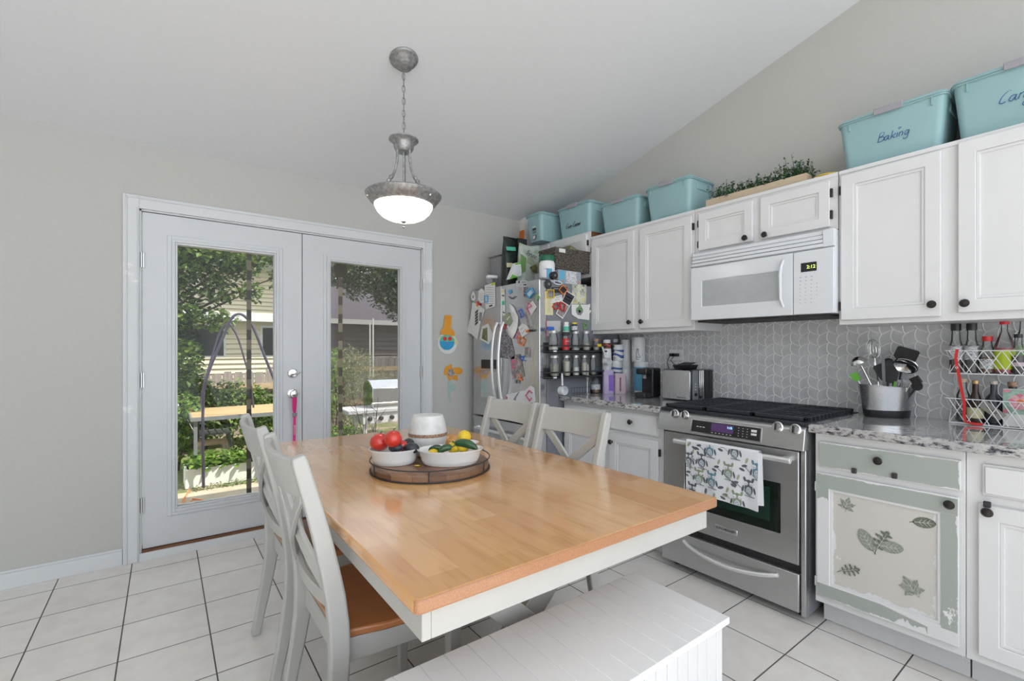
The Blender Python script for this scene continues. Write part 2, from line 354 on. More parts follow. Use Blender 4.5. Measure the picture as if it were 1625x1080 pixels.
# ------------------------------------------------------------------ room shell
YW, XR, ZC, SL = 3.58, 3.06, 2.50, .2541      # door wall, right wall, low ceiling height, ceiling slope
def zceil(y): return ZC+SL*(YW-y)
XL, YB = -3.4, -3.6
struct(MB().box(XL-.15,YB,-.12,XR+.15,YW+.13,0).build('floor',M['tile']))
mb=MB(); YC=-1.55; pts=[(XL-.3,YW+.2,zceil(YW+.2)),(XR+.15,YW+.2,zceil(YW+.2)),(XR+.15,YC,zceil(YC)),(XL-.3,YC,zceil(YC))]
mb.add(pts+[(p[0],p[1],p[2]+.25) for p in pts],[(0,3,2,1)[::-1],(4,5,6,7)[::-1],(0,1,5,4),(1,2,6,5),(2,3,7,6),(3,0,4,7)])
struct(mb.build('ceiling',M['ceil'],smooth=False))
DX0,DX1,DZ=-.13,1.738,2.115     # rough opening
mb=MB(); mb.box(XL,YW,0,DX0,YW+.13,zceil(YW)+.0); mb.box(DX1,YW,0,XR,YW+.13,zceil(YW)); mb.box(DX0,YW,DZ,DX1,YW+.13,zceil(YW))
struct(mb.build('wall_back',M['wall'],smooth=False))
mb=MB(Matrix(((0,0,1,0),(1,0,0,0),(0,1,0,0),(0,0,0,1))))   # (u=y, v=z, w=x)
mb.prism([(YB,0),(YW+.13,0),(YW+.13,zceil(YW+.13)),(YB,zceil(YB))],XR,XR+.15); struct(mb.build('wall_right',M['wall'],smooth=False))
mb=MB(Matrix(((0,0,1,0),(1,0,0,0),(0,1,0,0),(0,0,0,1)))); mb.prism([(YB,0),(YW+.13,0),(YW+.13,zceil(YW+.13)),(YB,zceil(YB))],XL-.15,XL)
struct(mb.build('wall_left',M['wall'],smooth=False))
mb=MB(); mb.prism([(XL,0),(0,0),(0,0),(XL,0)],0,0) if 0 else None
mb.box(XL,YW-.014,0,-.196,YW,.085); mb.box(XL,YW-.009,.085,-.196,YW,.098)
struct(mb.build('baseboard_back',M['scuff'],bevel=.002))
mb=MB(); mb.box(1.814,YW-.014,0,2.15,YW,.085); mb.box(1.814,YW-.009,.085,2.15,YW,.098); struct(mb.build('baseboard_rear_corner',M['scuff'],bevel=.002))

# door casing
mb=MB(); c0,c1,ct=-.194,1.812,2.18
for (a,b_) in ((c0,-.118),(1.726,c1)):
    mb.box(a,YW-.018,0,b_,YW,ct-.0); mb.box(a+.012,YW-.024,0,a+.02,YW-.018,ct-.012); mb.box(b_-.012,YW-.024,.0,b_-.006,YW-.018,ct-.07)
mb.box(-.118,YW-.018,2.104,1.726,YW,ct)
mb.box(c0+.01,YW-.024,ct-.02,c1-.01,YW-.018,ct-.012)
struct(mb.build('trim_1',M['scuff'],bevel=.002))
mb=MB(); mb.box(-.118,YW-.004,.02,-.108,YW+.13,2.104); mb.box(1.716,YW-.004,.02,1.726,YW+.13,2.104); mb.box(-.118,YW-.004,2.094,1.726,YW+.13,2.104)
struct(mb.build('trim_2',M['trim']))
mb=MB(); mb.box(-.118,YW-.02,0,1.726,YW+.0,.048); mb.k=1; mb.box(-.108,YW+.0,.03,1.716,YW+.13,.055); mb.box(-.108,YW-.012,.048,1.716,YW+.0,.062)
struct(mb.build('door_sill',[M['scuff'],M['brown']],bevel=.001))
# door leaves (open for the glass), with raised lite frames, glass, hinges
def leaf(idx,x0,x1,gx0,gx1,hinge):
    gz0,gz1=.29,1.915; z0,z1=.066,2.09; y0,y1=YW+.006,YW+.05
    d=struct(MB().box(x0,y0,z0,gx0,y1,z1).box(gx1,y0,z0,x1,y1,z1).box(gx0,y0,z0,gx1,y1,gz0).box(gx0,y0,gz1,gx1,y1,z1).build('door_%d'%idx,M['trim'],smooth=False))
    mb=MB(); e=.052
    for (a,b_,h) in ((e,.030,.008),(.030,.012,.014),(.012,0,.008)):
        ox0,ox1,oz0,oz1=gx0-a,gx1+a,gz0-a,gz1+a; ix0,ix1,iz0,iz1=gx0-b_,gx1+b_,gz0-b_,gz1+b_
        mb.box(ox0,y0-h,oz0,ix0,y0+.004,oz1); mb.box(ix1,y0-h,oz0,ox1,y0+.004,oz1); mb.box(ix0,y0-h,oz0,ix1,y0+.004,iz0); mb.box(ix0,y0-h,iz1,ix1,y0+.004,oz1)
    mb.build('lite_frame',M['trim'],d,bevel=.002)
    MB().box(gx0,y0+.018,gz0,gx1,y0+.024,gz1).build('glass',M['pane'],d)
    for hz in (1.80,1.08,.33):
        hx=x0-.004 if hinge<0 else x1+.004
        MB().cyl((hx,YW-.006,hz-.045),.007,.09,10).box(hx-.012,YW-.0035,hz-.045,hx+.012,YW+.004,hz+.045).build('hinge',M['steel'],d)
    return d
d1=leaf(1,-.104,.790,.068,.612,-1); d2=leaf(2,.796,1.712,.989,1.531,1)
MB().box(.787,YW+.0,.07,.799,YW+.006,2.085).build('astragal',M['blackm'],d2) if 0 else None
# lock: thumb-turn deadbolt and round knob
mb=MB(FY(YW+.006)@T(.728,1.097,0)); mb.lathe([(.0,.0),(.033,.0),(.033,.008),(.027,.013),(.012,.014),(.01,.022)],seg=24); mb.tube([(-.008,-.004,.026),(.02,-.008,.03),(.045,.008,.03)],.005,8); mb.build('deadbolt',M['chrome'],d1)
mb=MB(FY(YW+.006)@T(.728,.955,0)); mb.lathe([(0,0),(.034,0),(.034,.007),(.026,.012),(.013,.014),(.013,.035),(.022,.042),(.027,.055),(.024,.068),(.012,.074),(0,.074)],seg=24); mb.build('door_knob',M['chrome'],d1)
# pink lanyard on the knob
ly=thing('lanyard','bright pink lanyard with white lettering hanging from the round door knob','lanyard',(.73,YW-.05,.95))
pts=[]
mb=MB()
def ribbon(mb,pts,w,th=.0012,n=Vector((0,-1,0))):
    P=[Vector(p) for p in pts]; vs=[];fs=[]
    for i,p in enumerate(P):
        d=(P[min(i+1,len(P)-1)]-P[max(i-1,0)]).normalized(); a=d.cross(n).normalized(); b_=n.normalized()*th
        for q in (p-a*w/2,p+a*w/2,p+a*w/2+b_,p-a*w/2+b_): vs.append(tuple(q))
    for i in range(len(P)-1):
        for k in range(4):
            l=(k+1)%4; fs.append((i*4+k,i*4+l,i*4+4+l,i*4+4+k))
    fs+=[(3,2,1,0),(len(P)*4-4,len(P)*4-3,len(P)*4-2,len(P)*4-1)]
    mb.add(vs,fs)
ribbon(mb,[(.722,YW-.058,.952),(.722,YW-.055,.90),(.727,YW-.04,.85),(.735,YW-.03,.815)],.017)
ribbon(mb,[(.738,YW-.05,.952),(.738,YW-.048,.90),(.737,YW-.035,.85),(.736,YW-.026,.815)],.017)
ribbon(mb,[(.736,YW-.028,.80),(.735,YW-.025,.70),(.734,YW-.022,.60),(.734,YW-.02,.50)],.018)
mb.build('strap',M['magenta'],ly)
MB().box(.722,YW-.036,.795,.750,YW-.018,.82).build('buckle',M['greyp'],ly,bevel=.003)
text('lettering','SMOOCH',.016,FY(YW-.0275)@T(.7355,.70,0)@RZ(-PI/2),M['paper'],ly)
text('lettering','SMOOCH',.014,FY(YW-.0235)@T(.7345,.585,0)@RZ(-PI/2),M['paper'],ly)

# ------------------------------------------------------------------ backsplash
mb=MB(); SB=.915
mb.box(XR-.010,-.95,SB,XR-.0005,2.62,1.86)
mb.k=1
mg=MB(FX(XR-.011)); WC,PH=.049,.064; Z0,Z1=SB,1.46
def rib(mb,p,w):
    vs=[];fs=[]
    for i,(a,b_) in enumerate(p):
        q=p[min(i+1,len(p)-1)]; r=p[max(i-1,0)]; dx,dy=q[0]-r[0],q[1]-r[1]; L=math.hypot(dx,dy) or 1
        nx,ny=-dy/L*w/2,dx/L*w/2; vs+=[(a+nx,b_+ny,.0012),(a,b_,.003),(a-nx,b_-ny,.0012)]
    for i in range(len(p)-1):
        k=i*3; fs+=[(k,k+1,k+4,k+3)[::-1],(k+1,k+2,k+5,k+4)[::-1]]
    mb.add(vs,fs)
u0,u1=-2.60,.95; K=int((u1-u0)/WC)
mgM=FX(XR-.010); mb.M=mgM
def crv(P_,n=4):
    o=[]
    for i in range(len(P_)-1):
        p0,p1,p2,p3=P_[max(i-1,0)],P_[i],P_[i+1],P_[min(i+2,len(P_)-1)]
        for k in range(n):
            t=k/n; o.append(tuple(.5*(2*p1[a]+(p2[a]-p0[a])*t+(2*p0[a]-5*p1[a]+4*p2[a]-p3[a])*t*t+(3*p1[a]-p0[a]-3*p2[a]+p3[a])*t**3) for a in (0,1)))
    return o+[tuple(P_[-1])]
for k in range(K+1):
    U=u0+k*WC
    for j in range(0,int((Z1-Z0)/PH)+3):
        z=Z0+j*PH
        if k%2: P_=[(.10,.12),(-.04,-.15),(-.09,-.45),(-.03,-.72),(.12,-.90),(.45,-1.06),(.92,-1.20)]
        else: P_=[(.92,.0),(.5,-.14),(.12,-.34),(-.07,-.62),(-.07,-.92),(.05,-1.22),(.12,-1.32)]
        q=[(U+a*WC,z+b_*PH) for a,b_ in crv(P_)]; q=[p for p in q if Z0<=p[1]<=Z1 and -2.61<p[0]<u1]
        if len(q)>1: rib(mb,q,.0052)
bs=struct(mb.build('trim_3',[M['splash'],M['grout']]))

# ------------------------------------------------------------------ cabinets
UX=2.70   # upper door front
def panel_door(name,u0,u1,v0,v1,X,th,parent,m,knob=None,hinge=None,mp=None,inset=.055,hv=None):
    """framed door with recessed panel on a face looking -X"""
    mb=MB(FX(X+th)); fr=inset
    mb.frame(u0,v0,u1,v1,u0+fr,v0+fr,u1-fr,v1-fr,0,th)
    d=mb.build(name,m,parent,bevel=.003)
    mb=MB(FX(X+th)); g=.012
    mb.box(u0+fr,v0+fr,0,u1-fr,v1-fr,th*.45)
    mb.frame(u0+fr,v0+fr,u1-fr,v1-fr,u0+fr+g,v0+fr+g,u1-fr-g,v1-fr-g,0,th*.75)
    mb.build('panel',mp or m,d,bevel=.002)
    if knob: add_knob(knob[0],knob[1],X,d)
    if hinge is not None:
        for v in (hv or (v0+.07,v1-.07)):
            a=u0-.005 if hinge<0 else u1+.005
            MB(FX(X+th)).box(a-.006,v-.022,0,a+.006,v+.022,th*.8).build('hinge',M['knob'],d,bevel=.003)
    return d
def add_knob(u,v,X,parent):
    MB(FX(X)@T(u,v,0)).lathe([(0,-.001),(.009,-.001),(.006,.006),(.006,.012),(.015,.017),(.017,.022),(.013,.028),(0,.030)],seg=18).build('knob',M['knob'],parent)
def slab(name,u0,u1,v0,v1,X,th,parent,m):
    mb=MB(FX(X+th)); mb.box(u0,v0,0,u1,v1,th*.6); mb.box(u0+.008,v0+.008,th*.6,u1-.008,v1-.008,th); return mb.build(name,m,parent,bevel=.002)
def ubody(name,label,y0,y1,z0,z1,face=2.72,cx=None):
    t=thing(name,label,'cabinet',(2.89,(y0+y1)/2,z0))
    MB().box(face,y0,z0,XR-.001 if z0>1.8 and False else XR-.012,y1,z1).box(face-.004,y0,z1-.02,face,y1,z1).build('body',M['cab'],t,bevel=.002); return t
cA=ubody('wall_cabinet','white two-door wall cabinet between the refrigerator and the microwave',1.712,2.612,1.386,2.155)
panel_door('door',-2.596,-2.182,1.412,2.118,UX,.02,cA,M['cab'],(-2.211,1.461),-1)
panel_door('door',-2.130,-1.722,1.412,2.118,UX,.02,cA,M['cab'],(-2.105,1.460),1)
cB=ubody('wall_cabinet','short white two-door wall cabinet directly above the microwave',.918,1.708,1.868,2.155)
panel_door('door',-1.674,-1.336,1.885,2.118,UX,.02,cB,M['cab'],(-1.372,1.905),-1,inset=.05,hv=(1.925,1.995+.06))
panel_door('door',-1.293,-.950,1.885,2.118,UX,.02,cB,M['cab'],(-1.262,1.902),1,inset=.05,hv=(1.945,2.055))
cC=ubody('wall_cabinet','tall white wall cabinet right of the microwave, under the lettered teal bins',.05,.914,1.386,2.155)
panel_door('door',-.9005,-.526,1.408,2.125,UX,.02,cC,M['cab'],(-.553,1.459),-1)
panel_door('door',-.472,-.100,1.418,2.138,UX,.02,cC,M['cab'],(-.4486,1.456),1)
# cabinet above the refrigerator
cF=thing('wall_cabinet','short white cabinet above the refrigerator with a bare brown side','cabinet',(2.9,3.1,1.84))
MB().box(2.72,2.618,1.84,XR-.002,3.56,2.205).build('body',M['cab'],cF,bevel=.002)
MB().box(2.724,2.6125,1.86,XR-.004,2.6175,2.203).build('side_panel',M['brown'],cF)
panel_door('door',-3.53,-3.11,1.86,2.185,UX,.02,cF,M['cab'],None,None,inset=.05)
panel_door('door',-3.07,-2.65,1.86,2.185,UX,.02,cF,M['cab'],None,1,inset=.05)

def ragged(u0,v0,u1,v1,amp,seed,step=.006,sides=(1,1,1,1)):
    rn=random.Random(seed); P_=[]
    def edge(a,b_,inx,iny,on):
        L=math.hypot(b_[0]-a[0],b_[1]-a[1]); n=max(2,int(L/step)); w_=0
        for i in range(n):
            w_=max(0,min(1,w_+rn.uniform(-.35,.35))); o=(w_*w_*amp+rn.uniform(0,amp*.15)) if on else 0
            P_.append((a[0]+(b_[0]-a[0])*i/n+inx*o,a[1]+(b_[1]-a[1])*i/n+iny*o))
    edge((u0,v0),(u1,v0),0,1,sides[0]); edge((u1,v0),(u1,v1),-1,0,sides[1]); edge((u1,v1),(u0,v1),0,-1,sides[2]); edge((u0,v1),(u0,v0),1,0,sides[3])
    return P_
BX=2.40; CT=.925
def bbody(label,y0,y1,loc,kx=2.49):
    t=thing('base_cabinet',label,'cabinet',loc)
    MB().box(BX,y0,.115,XR-.012,y1,.884).build('body',M['cab'],t,bevel=.002)
    MB().box(kx,y0+.002,.002,XR-.03,y1-.002,.115).build('toe_kick',M['scuff'],t); return t
bR=bbody('white base cabinet right of the range with worn sage green door stencilled with leaves',.398,.900,(2.7,.65,0))
P=lambda x,y,X=2.38:uvx((x,y),X)
DXF=2.38
a=P(1299,696); b_=P(1525,776)
mb=MB(FX(DXF+.02)); mb.box(a[0],.735,0,b_[0],.848,.0195); dr=mb.build('drawer',M['cab'],bR,bevel=.003)
mb=MB(FX(DXF+.0004)); mb.prism(ragged(a[0]+.002,.7375,b_[0]-.003,.8455,.0045,4,sides=(1,1,1,0)),0,.0006); mb.build('sage_paint',M['sage'],dr); add_knob(*P(1395,730),DXF,dr)
def sage_door():
    u0,u1,v0,v1=-.889,-.413,.150,.708; th=.02; X=DXF; fr=.052
    mb=MB(FX(X+th))
    mb.frame(u0,v0,u1,v1,u0+fr,v0+.062,u1-fr,v1-.068,0,th)
    d=mb.build('door',M['cab'],bR,bevel=.003)
    mb=MB(FX(X+.0004))
    mb.prism(ragged(u0+.003,v1-.066,u1-.003,v1-.004,.0045,11,sides=(0,1,1,0)),0,.0006)
    mb.prism(ragged(u0+.003,v1-.12,u0+fr-.004,v1-.0662,.011,15,sides=(1,0,0,0)),0,.0006)
    mb.prism(ragged(u1-fr+.002,v0+.052,u1-.003,v1-.0665,.006,12,sides=(1,1,0,0)),0,.0006)
    mb.prism(ragged(u0+.003,v0+.004,u0+.20,v0+.060,.004,13,sides=(1,0,0,1)),0,.0006)
    rr=ragged(u0+.2002,v0+.006,u1-.09,v0+.060,.030,14,sides=(1,0,0,0)); rr=[(p[0],min(p[1],v0+.060-max(0,(p[0]-(u0+.24)))*.16) if p[1]>v0+.03 else p[1]) for p in rr]
    mb.prism(rr,0,.0006)
    mb.build('sage_paint',M['sage'],d)
    pu0,pu1,pv0,pv1=u0+fr,u1-fr,v0+.062,v1-.068; g=.009
    mb=MB(FX(X+th)); mb.k=1; mb.box(pu0,pv0,0,pu1,pv1,th*.5-.0006); mb.frame(pu0,pv0,pu1,pv1,pu0+g,pv0+g,pu1-g,pv1-g,0,th*.8); mb.k=0
    mb.prism(ragged(pu0+g+.001,pv0+g+.002,pu1-g-.004,pv1-g-.001,.013,21,.006,sides=(1,1,0,1)),th*.5-.0008,th*.5)
    # stencilled leaves
    W0=th*.5+.0004; nonlocal_W=[0]
    def lf(cx,cy,sz,ang,kind,k):
        n=96; pts=[]
        for i in range(n):
            t=2*PI*i/n
            if kind=='maple':
                A=[(0,1.05),(12,.72),(17,.78),(26,.42),(38,.70),(46,.66),(52,.95),(60,.68),(68,.66),(82,.34),(97,.60),(106,.78),(118,.55),(135,.48),(150,.40),(172,.22),(180,.20)]
                d_=abs(math.degrees(t if t<PI else t-2*PI)); r=.2
                for (a0,r0),(a1,r1) in zip(A,A[1:]):
                    if a0<=d_<=a1+.01: r=r0+(r1-r0)*(d_-a0)/(a1-a0)
                pts.append((r*sz*math.cos(t),r*sz*math.sin(t)))
            else: pts.append((math.cos(t)*sz,math.copysign(abs(math.sin(t))**1.25,math.sin(t))*sz*.58*(1+.03*math.sin(21*t))))
        if kind=='oak':
            H_=[(1.0,.0),(.86,.16),(.74,.14),(.72,.42),(.60,.40),(.50,.13),(.34,.16),(.30,.60),(.16,.56),(.08,.15),(-.06,.16),(-.14,.58),(-.28,.52),(-.34,.14),(-.48,.14),(-.58,.38),(-.70,.30),(-.72,.08),(-.95,.02)]
            pts=[(a*sz,b__*sz) for a,b__ in H_]+[(a*sz,-b__*sz) for a,b__ in H_[::-1][1:-1]]; n=len(pts)
        nonlocal_W[0]+=.0005; W=W0+nonlocal_W[0]
        ca,sa=math.cos(ang),math.sin(ang)
        tr=lambda p:(cx+p[0]*ca-p[1]*sa,cy+p[0]*sa+p[1]*ca)
        c0=tr((0,0)); P_=[tr(p) for p in pts]; mb.k=k
        if kind=='oak': mb.add([(p[0],p[1],W) for p in P_],[tuple(range(n))[::-1]])
        else: mb.add([(c0[0],c0[1],W)]+[(p[0],p[1],W) for p in P_],[(0,i+1,(i+1)%n+1) for i in range(n)])
        mb.k=4
        def vein(p,q,w_=.0022):
            p=Vector(tr(p)); q=Vector(tr(q)); d=(q-p).normalized(); nn=Vector((-d.y,d.x))*w_/2
            mb.add([(*(p-nn),W+.0006),(*(q-nn*.4),W+.0006),(*(q+nn*.4),W+.0006),(*(p+nn),W+.0006)],[(0,1,2,3)])
        vein((-sz*(.15 if kind=='maple' else .85),0),(sz*.75,0))
        for s_ in (-.45,-.1,.25):
            for sg in (1,-1): vein((s_*sz,0),((s_+.32)*sz,sg*sz*.36))
        mb.k=k
        e_=.15 if kind=='maple' else .9; p=Vector(tr((-sz*e_,0))); q=Vector(tr((-sz*(e_+.42),-.08*sz))); dd=(q-p).normalized(); nn=Vector((-dd.y,dd.x))*.0015
        mb.add([(*(p-nn),W),(*(q-nn),W),(*(q+nn),W),(*(p+nn),W)],[(0,1,2,3)])
    for (px,py,sz,ang,kd,k) in ((1343,803,.042,R(75),'maple',3),(1467,829,.036,R(10),'b',2),(1375,856,.046,R(120),'b',3),(1400,858,.052,R(65),'oak',2),(1415,868,.040,R(10),'b',3),(1349,904,.042,R(25),'oak',2),(1449,935,.052,R(125),'maple',3)):
        q=P(px,py,2.39); lf(q[0],q[1],sz,ang,kd,k)
    mb.build('panel',[M['tan'],M['cab'],M['leafst'],M['leafst2'],M['tan']],d)
    add_knob(*P(1508,799),DXF,d)
    for p in ((1356,746),(1420,750+4)):
        q=P(*p); MB(FX(DXF)).box(q[0]-.009,q[1]-.012,0,q[0]+.009,q[1]+.010,.012).build('child_lock_hook',M['blackm'],d,bevel=.003)
    for v in (.64,.21):
        MB(FX(DXF+.02)).box(u0-.010,v-.022,0,u0-.001,v+.022,.014).build('hinge',M['cab'],d,bevel=.002)
sage_door()
bR2=bbody('white base cabinet at the right edge with a child lock on its door',-.10,.3965,(2.7,.15,0))
slab('drawer',-.352,.05,.735,.848,DXF,.02,bR2,M['cab'])
d=panel_door('door',-.362,.05,.150,.702,DXF,.02,bR2,M['cab'],P(1568,811),None)
q=P(1567,799); MB(FX(DXF)).box(q[0]-.010,q[1]-.012,0,q[0]+.010,q[1]+.010,.012).build('child_lock_hook',M['blackm'],d,bevel=.003)
bL=bbody('white base cabinet left of the range with two drawers over two doors',1.712,2.585,(2.7,2.15,0))
dr=slab('drawer',-2.125,-1.742,.735,.86,DXF,.02,bL,M['cab']); add_knob(*P(1002,669),DXF,dr)
slab('drawer',-2.56,-2.17,.735,.86,DXF,.02,bL,M['cab'])
panel_door('door',-2.125,-1.742,.150,.712,DXF,.02,bL,M['cab'],(-2.10,.655),1)
panel_door('door',-2.56,-2.17,.150,.712,DXF,.02,bL,M['cab'],(-2.195,.655),-1)
# granite worktops
o=MB().box(2.355,-.9,.886,XR-.011,.915,CT).build('countertop',M['granite'],bevel=.006,seg=3); tag(o,'speckled grey granite countertop right of the range holding the utensil caddy','countertop')
o=MB().box(2.355,1.712,.886,XR-.011,2.590,CT).build('countertop',M['granite'],bevel=.006,seg=3); tag(o,'speckled grey granite countertop left of the range holding the toaster','countertop')
# outlet
op=uvx((1074,563),XR-.012)
ot=thing('wall_outlet','white wall outlet on the grey backsplash with two black plugs','outlet',(XR-.012,-op[0],op[1]))
MB(FX(XR-.012)).box(op[0]-.062,op[1]-.040,0,op[0]+.062,op[1]+.040,.006).build('cover_plate',M['whitep'],ot,bevel=.003)
for du in (-.03,.03): MB(FX(XR-.018)).box(op[0]+du-.018,op[1]-.014,0,op[0]+du+.018,op[1]+.014,.002).build('socket',M['paper'],ot,bevel=.002)
o=MB(FX(XR-.02)).box(op[0]-.040,op[1]-.010,0,op[0]-.015,op[1]+.012,.03).box(op[0]+.0,op[1]-.010,0,op[0]+.026,op[1]+.012,.03).tube([(op[0]-.03,op[1],.03),(op[0]-.05,op[1]-.05,.04),(op[0]-.04,op[1]-.11,.03)],.003).tube([(op[0]+.01,op[1],.03),(op[0]-.02,op[1]-.04,.04),(op[0]+.04,op[1]-.10,.03)],.003).build('power_plugs',M['blackp'],ot)

# ------------------------------------------------------------------ range
SX=2.36
st=thing('kitchen_range','stainless steel slide-in gas range with black grates and an oven towel','range',(2.7,1.32,0))
sy0,sy1=.922,1.700
MB().box(SX+.04,sy0+.006,.03,XR-.03,sy1-.006,.895).build('body',M['greyp'],st)
mb=MB(); 
for y in (sy0+.05,sy1-.05):
    for x in (SX+.09,XR-.1): MB().cyl((x,y,.0),.02,.032,12).build('foot',M['blackm'],st)
# drawer
mb=MB(FX(SX+.04)); dz0,dz1=.045,.222; mb.box(-sy1+.006,dz0,0,-sy0-.03,dz1,.045); mb.box(-sy0-.026,.03,0,-sy0-.004,.80,.035)
drw=mb.build('drawer',M['steel'],st,bevel=.004)
mb=MB(FX(SX-.004)); n=14; pp=[]
ua,ub=uvx((1086,857),SX)[0],uvx((1234,906),SX)[0]
for i in range(n+1):
    t=i/n; pp.append((ua+(ub-ua)*t,.186-.012+(.034*(2*t-1)**2)*0+.0,.0+.040*math.sin(PI*t)**.6))
# bowed handle
pp=[(p[0],.150+.034*((2*i/n-1)**2),p[2]) for i,p in enumerate(pp)]
mb.tube(pp,.011,10); mb.build('handle',M['handle'],drw)
# black reveal
MB(FX(SX+.04)).box(-sy1+.01,.222,0,-sy0-.03,.262,.02).build('vent_strip',M['blackp'],st)
# oven door
mb=MB(FX(SX+.04)); u0,u1,v0,v1=-sy1+.02,-sy0-.032,.262,.790; wu0,wu1,wv0,wv1=-1.548,-1.035,.385,.625
mb.frame(u0,v0,u1,v1,wu0,wv0,wu1,wv1,0,.042)
od=mb.build('oven_door',M['steel'],st,bevel=.005)
m,nt,b=base('oven_glass'); b.inputs['Base Color'].default_value=(.006,.012,.008,1); b.inputs['Roughness'].default_value=.06; M['ovenglass']=m
MB(FX(SX+.04)).box(wu0,wv0,0,wu1,wv1,.036).build('window',M['ovenglass'],od)
MB(FX(SX+.04)).box(wu0+.05,wv0+.045,.036,wu1-.05,wv1-.03,.0368).build('window_tint',mat('green_window_tint',(.012,.038,.026),.1),od)
mb=MB(FX(SX-.002)); hu0,hu1=uvx((1069,691),2.30)[0],uvx((1254,719),2.30)[0]; hv=.752
mb.tube([(hu0,hv,.055),(hu1,hv,.055)],.0135,14); mb.box(hu0+.02,hv-.012,0,hu0+.045,hv+.010,.05); mb.box(hu1-.045,hv-.012,0,hu1-.02,hv+.010,.05)
mb.build('handle',M['handle'],od,bevel=.002)
q=uvx((1152,840),SX); MB(FX(SX-.002)).box(q[0]-.062,q[1]-.014,0,q[0]+.062,q[1]+.014,.004).build('badge',M['chrome'],od,bevel=.002)
text('badge_lettering','KITCHENAID',.017,FX(SX-.0068)@T(q[0],q[1],0),M['blackink'],od)
# control panel (sloping)
mb=MB(Matrix(((1,0,0,0),(0,0,1,0),(0,1,0,0),(0,0,0,1)))) # (x,z)->prism along y
mb.prism([(SX-.035,.800),(SX+.05,.800),(SX+.05,.912),(SX+.008,.912),(SX-.018,.895)],sy0-.002,sy1+.004)
cp=mb.build('control_panel',M['steel'],st,bevel=.004)
# face frame of the panel: slope between (SX-.035,.80) and (SX-.018,.895)
sl=math.atan2(.017,.095)
def CP(w=0):   # frame on sloping face; origin v=0 at bottom
    return Matrix(((0,math.sin(sl),-math.cos(sl),SX-.035-w*math.cos(sl)),(-1,0,0,0),(0,math.cos(sl),math.sin(sl),.800+w*math.sin(sl)),(0,0,0,1)))
def cu(px,py): return uvx((px,py),SX-.027)
ka=[cu(1070,656),cu(1086,658),cu(1233,677),cu(1261,681)]
for (u,v) in ka:
    mb=MB(CP()@T(u,v-.80,0)); mb.lathe([(.026,0),(.026,.004),(.021,.007),(.021,.016),(.018,.022),(0,.022)],seg=24); k_=mb.build('control_knob',M['chrome'],cp)
    MB(CP()@T(u,v-.80,.018)).box(-.005,-.016,0,.005,.016,.010).build('grip',M['blackp'],k_,bevel=.002)
ua,ub=cu(1098,655)[0],cu(1207,670)[0]
MB(CP()).box(ua-.006,.012,0,ub+.006,.083,.0015).build('display_bezel',M['chrome'],cp,bevel=.003)
dp=MB(CP()).box(ua,.016,0,ub,.079,.003).build('display_panel',M['blackp'],cp,bevel=.004)
m_=emis('violet_display',(.05,.022,.085),.25); MB(CP()).box(ua+.115,.032,0,ua+.235,.074,.0035).build('display',m_,cp)
text('clock_digits','1:15',.016,CP(.0042)@T(ua+.215,.060,0),emis('cyan_digits',(.25,.6,.9),1.2),cp)
def cbtn(a,b_,c_,d_): MB(CP()).box(a,b_,0,c_,d_,.0038).build('button',M['paper'],cp)
for i in range(3):
    for j in range(4): cbtn(ua+.262+i*.022-.002,.028+j*.013-.0015,ua+.262+i*.022+.002,.028+j*.013+.0015)
for i in range(6): cbtn(ua+.118+i*.02,.023,ua+.126+i*.02,.026)
for i in range(3): cbtn(ua+.03+i*.018,.044,ua+.042+i*.018,.048)
cbtn(ua+.325,.040,ua+.352,.050); cbtn(ua+.325,.056,ua+.352,.068)
# cooktop
MB().box(SX+.0,sy0-.004,.900,XR-.05,sy1+.004,.926).build('cooktop',M['iron'],st,bevel=.004)
for i,(a,b_) in enumerate(((sy0+.012,1.177),(1.183,1.438),(1.444,sy1-.012))):
    mb=MB(); x0,x1=SX+.025,XR-.08; z0,z1=.930,.946
    mb.box(x0,a,z0,x0+.02,b_,z1); mb.box(x1-.02,a,z0,x1,b_,z1); mb.box(x0,a,z0,x1,a+.012,z1); mb.box(x0,b_-.012,z0,x1,b_,z1)
    for t in range(1,8):
        yy=a+(b_-a)*t/8; 
        mb.box(x0+.02,yy-.004,z0+.006,x1-.02,yy+.004,z1)
    for t in (.33,.66): mb.box(x0+(x1-x0)*t-.006,a,z0+.006,x0+(x1-x0)*t+.006,b_,z1)
    for sx_ in (x0+.01,x1-.01):
        for yy in (a+.01,b_-.01): mb.box(sx_-.005,yy-.005,.924,sx_+.005,yy+.005,.932)
    mb.build('grate',M['iron'],st,bevel=.002)
mb=MB()
for x in (SX+.18,SX+.44):
    for y in (1.06,1.31,1.56): MB().cyl((x,y,.925),.035,.010,18).build('burner_cap',M['blackm'],st)
# ridged side vent of the griddle
for i in range(12): MB().box(SX+.05+i*.045,sy0+.0,.926,SX+.065+i*.045,sy0+.010,.948).build('ridge',M['iron'],st)

